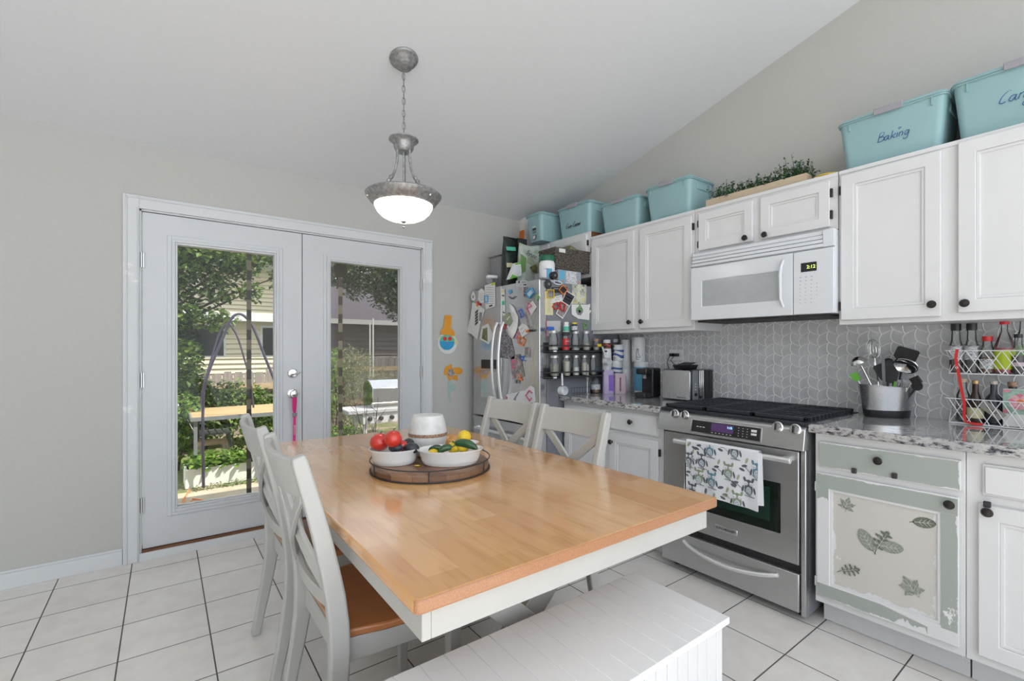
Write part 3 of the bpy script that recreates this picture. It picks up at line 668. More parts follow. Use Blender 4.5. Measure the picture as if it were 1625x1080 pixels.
# towel with owls
tw=thing('dish_towel','white dish towel printed with sleepy owls hanging on the oven handle','towel',(2.29,1.34,.752))
tu0,tu1=uvx((1089,700),2.285)[0],uvx((1204,715),2.285)[0]; tz1,tz0=.768,.505
XT=2.283
mb=MB(); nu,nv=24,16; vs=[];fs=[]
def towp(s_,t,off=0):   # s 0..1 across, t 0 top..1 bottom
    u=tu0+(tu1-tu0)*s_; z=tz1-(tz1-tz0+.018*s_)*t
    x=XT+.0045*math.sin(s_*9)*t+.003*math.sin(s_*23+1)*t-.004*t-off
    return (x,-u,z)
for j in range(nv+1):
    for i in range(nu+1): vs.append(towp(i/nu,j/nv))
n1=len(vs)
for j in range(nv+1):
    for i in range(nu+1): p=towp(i/nu,j/nv,-.003); vs.append(p)
w1=nu+1
for j in range(nv):
    for i in range(nu):
        a=j*w1+i; fs.append((a,a+w1,a+w1+1,a+1)); fs.append((n1+a,n1+a+1,n1+a+w1+1,n1+a+w1))
for i in range(nu):
    a=nv*w1+i; fs.append((a,n1+a,n1+a+1,a+1))
for j in range(nv):
    a=j*w1; fs.append((a,n1+a,n1+a+w1,a+w1)); a=j*w1+nu; fs.append((a,a+w1,n1+a+w1,n1+a))
mb.add(vs,fs)
# over the bar and behind
vs=[];fs=[]
for i in range(nu+1):
    s_=i/nu; u=tu0+(tu1-tu0)*s_
    for (dx,dz) in ((0,tz1),(.006,tz1+.008),(.022,tz1+.008),(.030,tz1-.002),(.031,.64),(.031,.55)): vs.append((XT+dx,-u,dz))
for i in range(nu):
    for k in range(5): a=i*6+k; fs.append((a,a+6,a+7,a+1))
mb.add(vs,fs)
# printed owls
def tdisc(cs,ct,rs,rt,k,off=.0018,n=18,ang=0,pts=None):
    mb.k=k; W_=tu1-tu0; H_=tz1-tz0
    if not (-.03<cs<1.03 and -.03<ct<1.03): return
    vs=[towp(min(.99,max(.01,cs)),min(.985,max(.01,ct)),off)]
    for i in range(n):
        a=2*PI*i/n; dx,dy=rs*math.cos(a),rt*math.sin(a); X_=dx*math.cos(ang)-dy*math.sin(ang); Y_=dx*math.sin(ang)+dy*math.cos(ang)
        vs.append(towp(min(.995,max(.005,cs+X_/W_)),min(.99,max(.005,ct-Y_/H_)),off))
    mb.add(vs,[(0,(i+1)%n+1,i+1)[::-1] for i in range(n)])
def tline(s0,t0,s1,t1,w_,k):
    mb.k=k; W_=tu1-tu0; H_=tz1-tz0; dx,dy=(s1-s0)*W_,(t1-t0)*H_; L=math.hypot(dx,dy); nx,ny=-dy/L*w_/2/W_,dx/L*w_/2/H_
    cl=lambda q:min(.995,max(.005,q))
    mb.add([towp(cl(a),cl(c),.0040) for a,c in ((s0-nx,t0-ny),(s1-nx,t1-ny),(s1+nx,t1+ny),(s0+nx,t0+ny))],[(3,2,1,0)])
def owl(s_,t,bc,r=.026):
    W_=tu1-tu0; H_=tz1-tz0
    tline(s_-.15,t-.02,s_+.05,t+.17,.003,1); tline(s_-.05,t+.16,s_+.08,t+.165,.003,1)
    for (ds,dt,an,k) in ((-.16,-.03,.2,1),(-.13,-.13,1.2,4),(-.19,.04,-.3,1)): tdisc(s_+ds,t+dt,.014,.006,k,ang=an)
    tdisc(s_,t+.035,r*.80,r*1.15,bc)
    tdisc(s_,t-.055,r*.78,r*.72,bc)
    for sg in (-1,1):
        tdisc(s_+sg*.052,t-.125,.006,.011,bc,ang=sg*-.3); tdisc(s_+sg*.032,t-.055,.0095,.009,0,off=.0030); tline(s_+sg*.032-.018,t-.045,s_+sg*.032+.018,t-.045,.0016,1)
        tdisc(s_+sg*.075,t+.05,.005,.016,1,ang=sg*.25,off=.0014)
    tdisc(s_,t+.07,r*.52,r*.72,5,off=.0028)
    for i in range(5): tdisc(s_+.016*math.cos(i*1.26),t+.075+.04*math.sin(i*1.26),.0022,.0022,1,off=.0036,n=6)
for (s_,t,c_) in ((.36,.08,2),(.70,.02,1),(.24,.33,1),(.62,.42,3),(.20,.66,3),(.39,.66,2),(.88,.62,1),(.74,.90,3),(.985,.30,2),(.04,.36,1),(.10,.98,1)): owl(s_,t,c_)
for (s_,t,an,k) in ((.05,.06,.9,4),(.13,.12,-.4,1),(.30,.92,1.4,1),(.43,.95,1.2,4),(.70,.62,-.6,1),(.52,.76,.3,1),(.58,.88,.1,4)): tdisc(s_,t,.016,.007,k,ang=an)
M['towel']=mat('white_cotton',(.76,.77,.80),.9,bmp=.3,vs=300,var=.02)
mb.build('printed_cloth',[M['towel'],mat('print_charcoal',(.11,.12,.14),.9),mat('print_blue',(.12,.25,.33),.9),mat('print_olive',(.26,.30,.20),.9),mat('print_sage',(.35,.40,.28),.9),mat('print_pale',(.5,.56,.6),.9)],tw)
# back layer showing white at the right
mb=MB(); us=tu1; vs=[(XT+.004,-(us-.01),.770),(XT+.004,-(us+.014),.766),(XT+.004,-(us+.022),.52),(XT-.001,-(us-.03),.512)]
mb.add(vs+[(p[0]+.003,p[1],p[2]) for p in vs],[(3,2,1,0),(4,5,6,7),(0,1,5,4),(1,2,6,5),(2,3,7,6),(3,0,4,7)]); mb.build('back_layer',M['towel'],tw)

# ------------------------------------------------------------------ microwave
mw=thing('microwave_oven','white over-the-range microwave with dark clock display and keypad','microwave',(2.85,1.3,1.44))
mx=2.66; my0,my1=.915,1.700; mz0,mz1=1.445,1.864
MB().box(mx+.02,my0,mz0,XR-.012,my1,mz1).build('housing',M['appl'],mw,bevel=.004)
MB().box(mx+.03,my0+.03,mz0-.012,XR-.05,my1-.03,mz0).build('underside_vent',M['blackm'],mw)
gy=1.105
ad=MB(FX(mx+.02)); wu=(-1.625,-1.165); wv=(1.528,1.685)
ad.frame(-my1,mz0,-gy,1.772,wu[0],wv[0],wu[1],wv[1],0,.022)
dm=ad.build('door',M['appl'],mw,bevel=.004,seg=3)
MB(FX(mx+.02)).box(wu[0],wv[0],0,wu[1],wv[1],.017).build('window',mat('grey_window_film',(.42,.44,.46),.15),dm)
MB(FX(mx)).tube([(-gy-.045,1.49,.004),(-gy-.052,1.53,.022),(-gy-.052,1.66,.026),(-gy-.05,1.70,.020),(-gy-.045,1.74,.004)],[.006,.008,.009,.008,.006],8).build('handle',M['appl'],dm)
MB(FX(mx+.02)).box(-gy+.003,mz0,0,-my0,1.772,.022).build('keypad_panel',M['appl'],mw,bevel=.004)
mb=MB(FX(mx+.02)); 
mb.box(-my1,1.776,0,-my0,mz1,.004)
for i in range(4): mb.box(-my1+.004,1.780+i*.021,0,-my0-.05,1.796+i*.021,.022-.004*i)
mb.box(-my0-.05,1.778,0,-my0,mz1,.020)
mb.build('vent_grille',M['appl'],mw,bevel=.002)
q0=uvx((1271,419),mx-.002); q1=uvx((1296,428),mx-.002); qa=uvx((1272,430),mx)
MB(FX(mx-.002)).box(q0[0],q1[1]-.003,0,q1[0],q0[1]+.004,.001).build('clock_display',M['blackp'],mw)
text('clock_digits','2:12',.024,FX(mx-.0036)@T(q0[0]*.35+q1[0]*.65,(q0[1]+q1[1])/2,0),emis('green_digits',(.45,.65,.12),1.0),mw)
mb=MB(FX(mx-.002))
kc=uvx((1284,450),mx)
for r_ in range(8):
    for c_ in range(4 if 1<r_<6 else 3): mb.box(kc[0]-.044+c_*.026,kc[1]+.035-r_*.019,0,kc[0]-.044+c_*.026+(.008 if r_<2 else .004),kc[1]+.035-r_*.019+.003,.0006)
mb.build('key_legends',M['greyink'],mw)

# ------------------------------------------------------------------ dining table
TX0,TX1,TY0,TY1,TZ=.400,1.515,.862,2.795,.76
tb=thing('dining_table','large dining table with honey wood top and white apron','table',((TX0+TX1)/2,(TY0+TY1)/2,0))
mb=MB(); mb.rbox(TX0,TY0,TX1,TY1,.728,TZ,r=.018); tt=mb.build('tabletop',[M['wood'],M['endgrain']],tb,bevel=.006,seg=3)
for p_ in tt.data.polygons:
    if abs(p_.normal.y)>.5: p_.material_index=1
mb=MB(); i=.028; az0,az1=.655,.728
mb.box(TX0+i,TY0+i,az0,TX0+i+.022,TY1-i,az1); mb.box(TX1-i-.022,TY0+i,az0,TX1-i,TY1-i,az1); mb.box(TX0+i+.022,TY0+i,az0,TX1-i-.022,TY0+i+.022,az1); mb.box(TX0+i+.022,TY1-i-.022,az0,TX1-i-.022,TY1-i,az1)
mb.build('apron',M['chairp'],tb,bevel=.002)
TXC=(TX0+TX1)/2
for y in (1.215,2.50):
    mb=MB()
    for sg in (-1,1):
        mb.add([],[]); x0,x1=TXC-sg*.30,TXC+sg*.30
        mb.strip([(x0,y+sg*.023,.07),(x1,y+sg*.023,.64)],.045,.085)
    mb.build('trestle_cross',M['chairp'],tb,bevel=.004)
    MB().box(TXC-.37,y-.045,0.012,TXC+.37,y+.045,.075).build('trestle_foot',M['chairp'],tb,bevel=.008)
    MB().box(TXC-.37,y-.045,.635,TXC+.37,y+.045,.70).build('trestle_head',M['chairp'],tb,bevel=.005)
MB().box(TXC-.02,1.262,.31,TXC+.02,2.455,.40).build('stretcher',M['chairp'],tb,bevel=.004)

# ------------------------------------------------------------------ cross-back chairs
def post_x(z):
    P_=[(0,0),(.15,.030),(.32,.062),(.46,.068),(.60,.052),(.78,.013),(.985,-.043)]
    for (z0,x0),(z1,x1) in zip(P_,P_[1:]):
        if z<=z1: 
            t=(z-z0)/(z1-z0); return x0+(x1-x0)*t
    return P_[-1][1]
def chair():
    t=thing('dining_chair',None,None)
    W=.212
    for sg in (-1,1):
        mb=MB(); pp=[(post_x(z)+0,sg*W,z) for z in [0,.08,.16,.25,.34,.42,.5,.58,.66,.74,.82,.9,.96,.98]]
        mb.strip(pp,.034,[.036,.038,.042,.048,.054,.056,.055,.053,.050,.047,.044,.042,.040,.034])
        mb.build('rear_leg',M['chairp'],t,bevel=.007,seg=3)
    def bow(y,d=.034): return -d*(1-(y/W)**2)
    def curved(z0,z1,th,name,d=.034):
        mb=MB(); n=12; vs=[];fs=[]
        for i in range(n+1):
            y=-W+.012+(2*W-.024)*i/n
            for (z,o) in ((z0,-th/2),(z1,-th/2),(z1,th/2),(z0,th/2)): vs.append((post_x(z)+bow(y,d)+o,y,z))
        for i in range(n):
            for k in range(4): l=(k+1)%4; fs.append((i*4+k,i*4+l,i*4+4+l,i*4+4+k)[::-1])
        fs+=[(0,1,2,3),(n*4+3,n*4+2,n*4+1,n*4)]
        mb.add(vs,fs); mb.build(name,M['chairp'],t,bevel=.004)
    curved(.855,.968,.020,'top_rail'); curved(.535,.580,.020,'lower_rail',.026)
    mb=MB()
    for sg in (-1,1):
        n=12; vs=[];fs=[]
        for i in range(n+1):
            s_=i/n; z=.565+.305*s_; y=sg*(-1+2*s_)*(W-.022); o=.007*sg
            for (dz,do) in ((-.021,-.007),(.021,-.007),(.021,.007),(-.021,.007)): vs.append((post_x(z)+bow(y,.030)+o+do,y,z+dz*1.25))
        for i in range(n):
            for k in range(4): l=(k+1)%4; fs.append((i*4+k,i*4+l,i*4+4+l,i*4+4+k))
        fs+=[(3,2,1,0),(n*4,n*4+1,n*4+2,n*4+3)]; mb.add(vs,fs)
    mb.build('cross_slats',M['chairp'],t,bevel=.003)
    mb=MB(); poly=[(.072,-.190),(.20,-.222),(.36,-.238),(.465,-.236),(.492,-.215),(.500,-.10),(.500,.10),(.492,.215),(.465,.236),(.36,.238),(.20,.222),(.072,.190)]
    mb.prism(poly,.440,.464); mb.build('seat',M['seatw'],t,bevel=.006)
    mb=MB(); p2=[(.07,-.196),(.45,-.222),(.45,.222),(.07,.196)]
    mb.prism(p2,.372,.4395); mb.build('seat_apron',M['chairp'],t,bevel=.003)
    for sg in (-1,1):
        mb=MB(); mb.frus((.418,sg*.204-.015,.448,sg*.204+.015),(.408,sg*.204-.020,.452,sg*.204+.020),0,.375); mb.build('front_leg',M['chairp'],t,bevel=.004)
    return t
ch=chair(); spots=[(.325,1.545,0,'white cross-back chair nearest the camera, left side of the table'),
 (.325,2.135,0,'white cross-back chair on the left side of the table nearer the glass doors'),
 (1.555,1.650,PI,'white cross-back chair on the range side of the table, the nearer of two'),
 (1.555,2.145,PI,'white cross-back chair on the far right of the table before the refrigerator')]
for i,(x,y,a,l) in enumerate(spots):
    o=ch if i==0 else copy_tree(ch); o.location=(x,y,0); o.rotation_euler=(0,0,a); tag(o,l,'chair','white cross-back dining chairs')

# ------------------------------------------------------------------ bench
bn=thing('storage_bench','white painted beadboard bench with an open lower shelf at the table end','bench',(.75,.92,0))
bx0,bx1,by0,by1,bz=.10,1.363,.742,1.100,.46
mb=MB(); xs=bx0; k=0
while xs<bx1-.001:
    e=min(bx1,xs+.0702); mb.box(xs+.0007,by0,bz-.020,e-.0007 if e<bx1 else e,by1,bz); xs=e
mb.box(bx0,by0+.002,bz-.0195,bx1-.001,by1-.001,bz-.0012); mb.build('bench_top',M['benchp'],bn,bevel=.0015)
mb=MB(); xs=bx0+.02
while xs<bx1-.05:
    e=min(bx1-.04,xs+.048); mb.box(xs+.001,by0+.018,.245,e-.001,by0+.03,bz-.02); xs=e
mb.box(bx0+.02,by0+.022,.246,bx1-.04,by0+.036,bz-.021); mb.build('beadboard_front',M['cab'],bn,bevel=.0015)
mb=MB(); 
for x in (bx0+.02,bx1-.045): mb.box(x,by0+.014,0,x+.03,by1-.014,bz-.02)
mb.build('side_panels',M['cab'],bn,bevel=.003)
MB().box(bx0+.05,by0+.02,.230,bx1-.046,by1-.02,.245).box(bx0+.05,by0+.02,.05,bx1-.046,by1-.02,.068).build('shelves',M['cab'],bn,bevel=.002)
MB().box(bx0+.05,by1-.026,.05,bx1-.046,by1-.016,bz-.02).build('back_panel',M['cab'],bn)

# ------------------------------------------------------------------ pendant lamp
px,py=1.025,2.35; zc=zceil(py); 
pen=thing('pendant_lamp','pewter pendant lamp with lit ribbed glass bowl hanging over the table','lamp',(px,py,zc))
MT=T(px,py,zc)@Matrix.Rotation(-math.atan(SL),4,'X')
mb=MB(MT); mb.lathe([(.074,0),(.076,-.006),(.072,-.014),(.060,-.020),(.056,-.034),(.046,-.040),(.042,-.052),(.020,-.060),(.010,-.066),(.0,-.066)][::-1],seg=36); mb.build('ceiling_canopy',M['pewter'],pen)
zt=zc-.066; zh=2.42
mb=MB(); L=zt-zh; nl=int(L/.030)
for i in range(nl+1):
    z=zt-i*L/nl
    if i%1==0:
        pts=[]
        for k in range(12):
            a=2*PI*k/12; dx=.0085*math.cos(a); dz=.020*math.sin(a)
            pts.append((px+(dx if i%2 else dx*.25), py+(0 if i%2 else dx), z+dz))
        mb.tube(pts,.0022,6,closed=True)
mb.tube([(px,py,zt),(px+.002,py,zh)],.0022,6); mb.build('chain',M['pewter'],pen)
mb=MB(T(px,py,0)); mb.lathe([(.0,2.405),(.010,2.40),(.014,2.392),(.050,2.388),(.077,2.380),(.078,2.374),(.062,2.362),(.054,2.352),(.052,2.334),(.046,2.322),(.038,2.312),(0,2.310)][::-1],seg=36); mb.build('hub',M['pewter'],pen)
RB=.200
for k in range(3):
    a=PI*.35+k*2*PI/3; ca,sa=math.cos(a),math.sin(a)
    pr=[(.036,2.325,.007),(.037,2.27,.007),(.046,2.215,.007),(.062,2.175,.0075),(.072,2.165,.012),(.078,2.155,.008),(.084,2.145,.013),(.090,2.135,.008),(.098,2.122,.010),(.115,2.10,.006),(.135,2.085,.006)]
    mb=MB(); mb.tube([(px+r*ca,py+r*sa,z) for r,z,_ in pr],[q[2] for q in pr],10); mb.build('arm',M['pewter'],pen)
mb=MB(T(px,py,0)); mb.tube([(0,0,2.32),(0,0,2.06)],.006,8); mb.build('stem',M['pewter'],pen)
mb=MB(T(px,py,0)); mb.lathe([(.150,2.030),(.168,2.038),(.196,2.072),(.200,2.082),(.192,2.090),(.12,2.096),(.0,2.100)],seg=48,cap=False)
mb.lathe([(.0,2.094),(.12,2.090),(.188,2.084),(.192,2.074),(.164,2.042),(.150,2.034)],seg=48,cap=False)
rm=mb.build('metal_rim',M['pewter'],pen)
for k in range(3):
    a=PI*.0-1.2+k*2*PI/3; MB(T(px+.188*math.cos(a),py+.188*math.sin(a),2.055)).ell((0,0,0),.007,.007,.007,10,6).build('thumbscrew',M['chrome'],rm)
m,nt,b=base('lit_frosted_glass'); v=coords(nt); b.inputs['Base Color'].default_value=(.9,.9,.9,1); b.inputs['Roughness'].default_value=.3
lp=N(nt,'ShaderNodeTexCoord'); sep=N(nt,'ShaderNodeSeparateXYZ'); nt.links.new(lp.outputs['Object'],sep.inputs[0])
b.inputs['Emission Color'].default_value=(1,.99,.96,1); b.inputs['Emission Strength'].default_value=.06
tr=N(nt,'ShaderNodeBsdfTranslucent'); tr.inputs[0].default_value=(.95,.95,.93,1); mx_=N(nt,'ShaderNodeMixShader'); mx_.inputs[0].default_value=.45
nt.links.new(b.outputs[0],mx_.inputs[1]); nt.links.new(tr.outputs[0],mx_.inputs[2]); nt.links.new(mx_.outputs[0],nt.nodes['Material Output'].inputs[0]); M['bowl']=m
mb=MB(T(px,py,0)); n=72; prof=[(.152,2.036),(.148,2.015),(.135,1.992),(.112,1.970),(.080,1.954),(.045,1.945),(.012,1.942)]; vs=[];fs=[]
for (r,z) in prof:
    for i in range(n): a=2*PI*i/n; rr=r*(1+(.010 if i%2 else -.004)); vs.append((rr*math.cos(a),rr*math.sin(a),z))
for j in range(len(prof)-1):
    for i in range(n): k=(i+1)%n; fs.append((j*n+i,(j+1)*n+i,(j+1)*n+k,j*n+k))
mb.add(vs,fs); mb.build('glass_bowl',M['bowl'],pen,ang=60)
mb=MB(T(px,py,0)); mb.lathe([(0,1.908),(.005,1.909),(.008,1.914),(.006,1.919),(.011,1.924),(.011,1.930),(.008,1.935),(.014,1.940),(.018,1.945),(.010,1.950)],seg=18); mb.build('finial',M['pewter'],pen)
for k in range(3):
    a=.4+k*2*PI/3
    pl=bpy.data.lights.new('bulb','POINT'); pl.energy=.8; pl.shadow_soft_size=.03; pl.color=(1,.95,.88)
    po=bpy.data.objects.new('bulb_light',pl); COL.objects.link(po); po.parent=pen; po.location=(.07*math.cos(a),.07*math.sin(a),2.03-zc)

# ------------------------------------------------------------------ tray and bowls on the table
lx,lyy,LR=.911,1.808,.245
ls=thing('lazy_susan','round patchwork wood tray with a black wire rail on the table','tray',(lx,lyy,TZ))
MB(T(lx,lyy,TZ)).lathe([(LR-.012,.001),(LR,.006),(LR,.024),(LR-.006,.028),(0,.028)],seg=64).build('wooden_disc',M['susan'],ls)
mb=MB(T(lx,lyy,TZ))
for z,r in ((.048,LR+.004),(.004,LR+.004)): mb.tube([(r*math.cos(2*PI*i/64),r*math.sin(2*PI*i/64),z) for i in range(64)],.0025,6,closed=True)
for k in range(6):
    a=2*PI*k/6-1.02; mb.tube([((LR+.004)*math.cos(a),(LR+.004)*math.sin(a),.004),((LR+.004)*math.cos(a),(LR+.004)*math.sin(a),.048)],.0025,6)
mb.build('wire_rail',M['blackm'],ls)
def dish(label,cx,cy,a,rx,ry,h,z=TZ+.0285):
    t=thing('baking_dish',label,'dish',(cx,cy,z),a)
    out=[(.80,0),(.86,.004),(.93,.35*h),(.985,.85*h),(1.07,h),(1.075,h+.004)]; inn=[(1.03,h+.003),(.95,.85*h),(.90,.35*h),(.80,.012),(0,.010)]
    MB().lathe([(max(r,1e-5),zz) for r,zz in [(0,0)]+out+inn],(0,0,0),48,rx,ry,False).build('bowl',M['white'],t,world=False); return t
va=YAW-PI/2   # dishes lie roughly across the view
dish('white oval baking dish heaped with tomatoes and avocados',.775,1.870,va+.15,.098,.080,.060)
dish('white oval baking dish of peppers and lemons, front right on the tray',.957,1.722,va+.12,.128,.080,.060)
dish('white oval dish of golden bread behind the speckled pot',1.145,2.125,va,.165,.075,.030,z=TZ+.0005)
def fruit(name,label,cat,grp,p,r,m,sc=(1,1,.9),stem=True,rot=0):
    t=thing(name,label,cat,p,rot,grp)
    MB().ell((0,0,0),r*sc[0],r*sc[1],r*sc[2],24,14).build('flesh',m,t,world=False)
    if stem: MB().tube([(0,0,r*sc[2]*.92),(r*.1,0,r*sc[2]*1.12),(r*.25,0,r*sc[2]*1.2)],.0025,6).build('stem',M['pepper'],t,world=False)
    return t
fruit('tomato','large red tomato on the left side of its dish','tomato','tomatoes in the dish',pd(603,701,1.97),.039,M['tomato'],(1.08,1.05,.95))
fruit('tomato','red tomato standing highest in its dish, beside the large one','tomato','tomatoes in the dish',pd(624,696,1.92),.036,M['tomato'],(1,1,.98))
fruit('tomato','small red tomato low between the big tomatoes and the avocados','tomato','tomatoes in the dish',pd(638,707,1.97),.024,M['tomato'],(1,1,1),False)
fruit('avocado','dark avocado at the front rim of its dish','avocado','avocados in the dish',pd(628,710,1.925),.027,M['avocado'],(1.1,.8,.72),False,va)
fruit('avocado','dark avocado on the right side of its dish','avocado','avocados in the dish',pd(653,711,1.95),.031,M['avocado'],(1.05,.85,.75),False,va)
fruit('avocado','dark avocado at the back of its dish behind the right one','avocado','avocados in the dish',pd(648,704,2.01),.029,M['avocado'],(.9,.9,.8),False)
def lem(l,p,r=.026,a=0):
    t=thing('lemon',l,'lemon',p,a,'lemons in the dish')
    MB(Matrix.Rotation(PI/2,4,'Y')).lathe([(0,-1.32*r),(.2*r,-1.25*r),(.45*r,-1.0*r),(.85*r,-.6*r),(r,0),(.85*r,.6*r),(.45*r,1.0*r),(.18*r,1.22*r),(0,1.3*r)],seg=20).build('peel',M['lemon'],t,world=False)
lem('yellow lemon perched highest, at the back right of the pepper dish',pd(737,693,1.97),.029,.8)
lem('yellow lemon at the right front of the pepper dish under the long pepper',pd(735,709,1.935),.023,va)
lem('yellow lemon half hidden in the middle of the pepper dish',pd(720,710,1.95),.026,1.8)
lem('yellow lemon showing at the left front rim of the pepper dish',pd(688,720,1.92),.022,va)
M['pstem']=mat('pepper_stem',(.08,.16,.04),.6)
def pep(l,p0,p1,r):
    p0=Vector(p0);p1=Vector(p1); t=thing('green_pepper',l,'pepper',p0,0,'green peppers in the dish'); mb=MB()
    P_=[p0.lerp(p1,s/9)+Vector((0,0,.010*math.sin(PI*s/9))) for s in range(10)]
    mb.tube(P_,[r*(.35+.65*math.sin(PI*(.15+.8*s/9)))*(1 if s<9 else .3) for s in range(10)],14); mb.build('flesh',M['pepper'],t)
    d=(p0-p1).normalized(); MB().tube([p0,p0+d*.018+Vector((0,0,.004))],.003,6).build('stem',M['pstem'],t)
pep('long dark green pepper lying on top of the lemons at right',pd(724,703,1.93),pd(758,712,1.90),.018)
pep('dark green pepper in the middle foreground of its dish',pd(716,710,1.90),pd(695,719,1.885),.015)
pep('dark green pepper at the left end of its dish',pd(704,713,1.93),pd(680,714,1.93),.012)
t=thing('bread_roll','golden crusted bread in the dish behind the speckled pot','bread',(1.15,2.12,TZ+.014)); MB(T(1.152,2.118,TZ+.044)@RZ(va)).ell((0,0,0),.085,.045,.028,20,10).build('crust',M['bread'],t)
PX,PY=.955,1.925
bp_=thing('ceramic_pot','round cream speckled ceramic pot with a flaky copper band','pot',(PX,PY,TZ+.0285))
MB(T(PX,PY,TZ+.0285)).lathe([(.046,0),(.056,.004),(.078,.045),(.086,.085),(.085,.115),(.076,.155),(.068,.176),(.066,.180),(.06,.181),(0,.181)],seg=48).build('vessel',M['foam'],bp_)
MB(T(PX,PY,TZ+.0285)).lathe([(.0867,.090),(.0868,.096),(.0864,.104)],seg=48,cap=False).build('copper_band',M['copper'],bp_)
q=pt(662,739,2,TZ+.03); tag(MB(T(q.x,q.y,TZ+.0287)@RZ(va)).ell((0,0,.003),.012,.006,.003,10,6).build('petal',M['yellow']),'tiny orange petal scrap lying on the wooden tray','crumb')

# ------------------------------------------------------------------ refrigerator
FXX,FY0,FY1,FZ=2.17,2.595,3.495,1.775
fr=thing('refrigerator','stainless french-door refrigerator covered with magnets, photos and papers','refrigerator',(2.6,3.05,0))
MB().box(FXX+.075,FY0+.002,.03,XR-.03,FY1,FZ-.015).build('cabinet_body',M['greyp'],fr,bevel=.004)
ys=-uvx((795.5,560),FXX)[0]; zf=pt(790,666,0,FXX).z
for (y0,y1,nm) in ((FY0,ys-.003,'near'),(ys+.003,FY1,'far')):
    d=MB(FX(FXX+.07)).rbox(-y1,zf+.012,-y0,FZ,0,.07,r=.012).build('door',M['steelv'],fr,bevel=.006)
    s_=1 if nm=='near' else -1; yy=(ys-.045) if nm=='near' else (ys+.045)
    pp=[]; n=16
    for i in range(n+1):
        t=i/n; z=zf+.13+(1.40-zf-.13+.08)*t; pp.append((-yy,z,.006+.055*math.sin(PI*t)**.55))
    MB(FX(FXX)).tube(pp,.0125,12).build('handle',M['handle'],d)
    if nm=='far':
        a=uvx((764,570),FXX); b_=uvx((793,598+42),FXX); a2=uvx((765,586),FXX)
        MB(FX(FXX)).box(a[0],a[1]-.075,0,b_[0]-.05,a[1],.003).build('dispenser_display',M['blackp'],d)
        MB(FX(FXX)).box(a[0]-.02,b_[1]-.0,0,b_[0]-.03,a[1]-.085,.003).build('dispenser_frame',M['steel'],d,bevel=.002)
        mb=MB(FX(FXX)); mb.box(a[0],b_[1]+.035,.003,b_[0]-.05,a[1]-.10,.0035); mb.build('dispenser_recess',M['chrome'],d)
fd=MB(FX(FXX+.07)).rbox(-FY1,.06,-FY0,zf-.0,0,.07,r=.012).build('freezer_drawer',M['steelv'],fr,bevel=.006)
MB(FX(FXX)).tube([(-FY1+.1,zf-.09,.0),(-FY1+.1,zf-.09,.045),(-FY0-.1,zf-.09,.045),(-FY0-.1,zf-.09,.0)],.012,10).build('handle',M['handle'],fd)
for y in (FY0+.03,FY1-.03): MB().box(FXX+.02,y-.03,FZ,FXX+.11,y+.03,FZ+.012).build('hinge_cover',M['greyp'],fr,bevel=.003)

Fr=lambda x,y:uvx((740+x/8.31,430+y/8.31),FXX)
Fr2=lambda x,y:uvx((750+x/8.31,540+y/8.31),FXX)
Sd=lambda x,y:uvy((850+x/8.31,430+y/8.31),FY0)
LV={}
def sheet(name,label,cat,P_,pts,m,lev=1,front=True,marks=(),grp=None,th=.0008):
    fm=FX(FXX) if front else FY(FY0)
    q=[P_(*p) for p in pts]; mb=MB(fm); w0=.0006+lev*.0012; mb.prism(q,w0-(.0006 if lev==1 else 0),w0+th)
    mats=[m]
    for (mp,mm) in marks:
        if mm not in mats: mats.append(mm)
        mb.k=mats.index(mm); mb.prism([P_(*p) for p in mp],w0+th,w0+th+.0004)
    return tag(mb.build(name,mats,smooth=False),label,cat,grp)
def ring(name,label,P_,pts,m,r=.0035,front=True,lev=4,closed=True,cat='magnet',grp='picture frame magnets'):
    fm=FX(FXX) if front else FY(FY0); q=[P_(*p) for p in pts]
    mb=MB(fm); mb.tube([(a,b_,lev*.0012+r) for a,b_ in q],r,6,closed=closed); return tag(mb.build(name,m),label,cat,grp)
def rect(x0,y0,x1,y1): return [(x0,y0),(x1,y0),(x1,y1),(x0,y1)]
def lines(x0,y0,x1,y1,n,dy,h,sl=0): return [[(x0,y0+i*dy),(x1,y0+i*dy+sl),(x1,y0+i*dy+h+sl),(x0,y0+i*dy+h)] for i in range(n)]
K_=M['blackink']; G_=M['greyink']; W_=M['paper']
sheet('opener','white teardrop magnet at the top left corner of the refrigerator','magnet',Fr,[(95,265),(120,300),(130,360),(110,392),(75,385),(62,345),(75,300)],W_,2,marks=[([(95,310),(108,340),(95,360),(82,345)],G_)])
sheet('paper_cutout','white mitten-shaped paper cutout left of the cyan frame magnet','paper',Fr,[(165,260),(200,225),(240,260),(250,410),(200,425),(160,370)],W_,1,marks=[(p,G_) for p in lines(180,300,235,290,4,25,4)])
sheet('calendar_page','white printed calendar page with a lime tag at its upper corner','paper',Fr,[(247,190),(385,145),(390,465),(262,505)],W_,3,marks=[([(335,158),(382,145),(383,182),(338,192)],M['limelab'])]+[(p,G_) for p in lines(268,215,370,190,8,30,5,0)]+[([(305,455),(350,440),(352,460),(307,474)],K_)])
ring('frame_magnet','cyan rectangular frame magnet over the edge of the calendar page',Fr,rect(254,325,296,410),M['cyan'],.0045,lev=5)
sheet('dish_cloth','white printed cloth bib hanging at the left edge of the refrigerator','cloth',Fr,[(85,415),(150,432),(248,505),(225,600),(190,700),(150,905),(75,835),(12,805),(60,600)],W_,2,marks=[([(120,540+i*38),(160,500+i*38),(160,530+i*38),(122,568+i*38)],K_) for i in range(5)]+[([(178,540),(215,545),(205,660),(170,655)],G_)])
sheet('clip_magnet','small orange clip magnet above the white cloth bib','magnet',Fr,[(135,395),(158,400),(168,470),(145,465)],M['orange'],6)
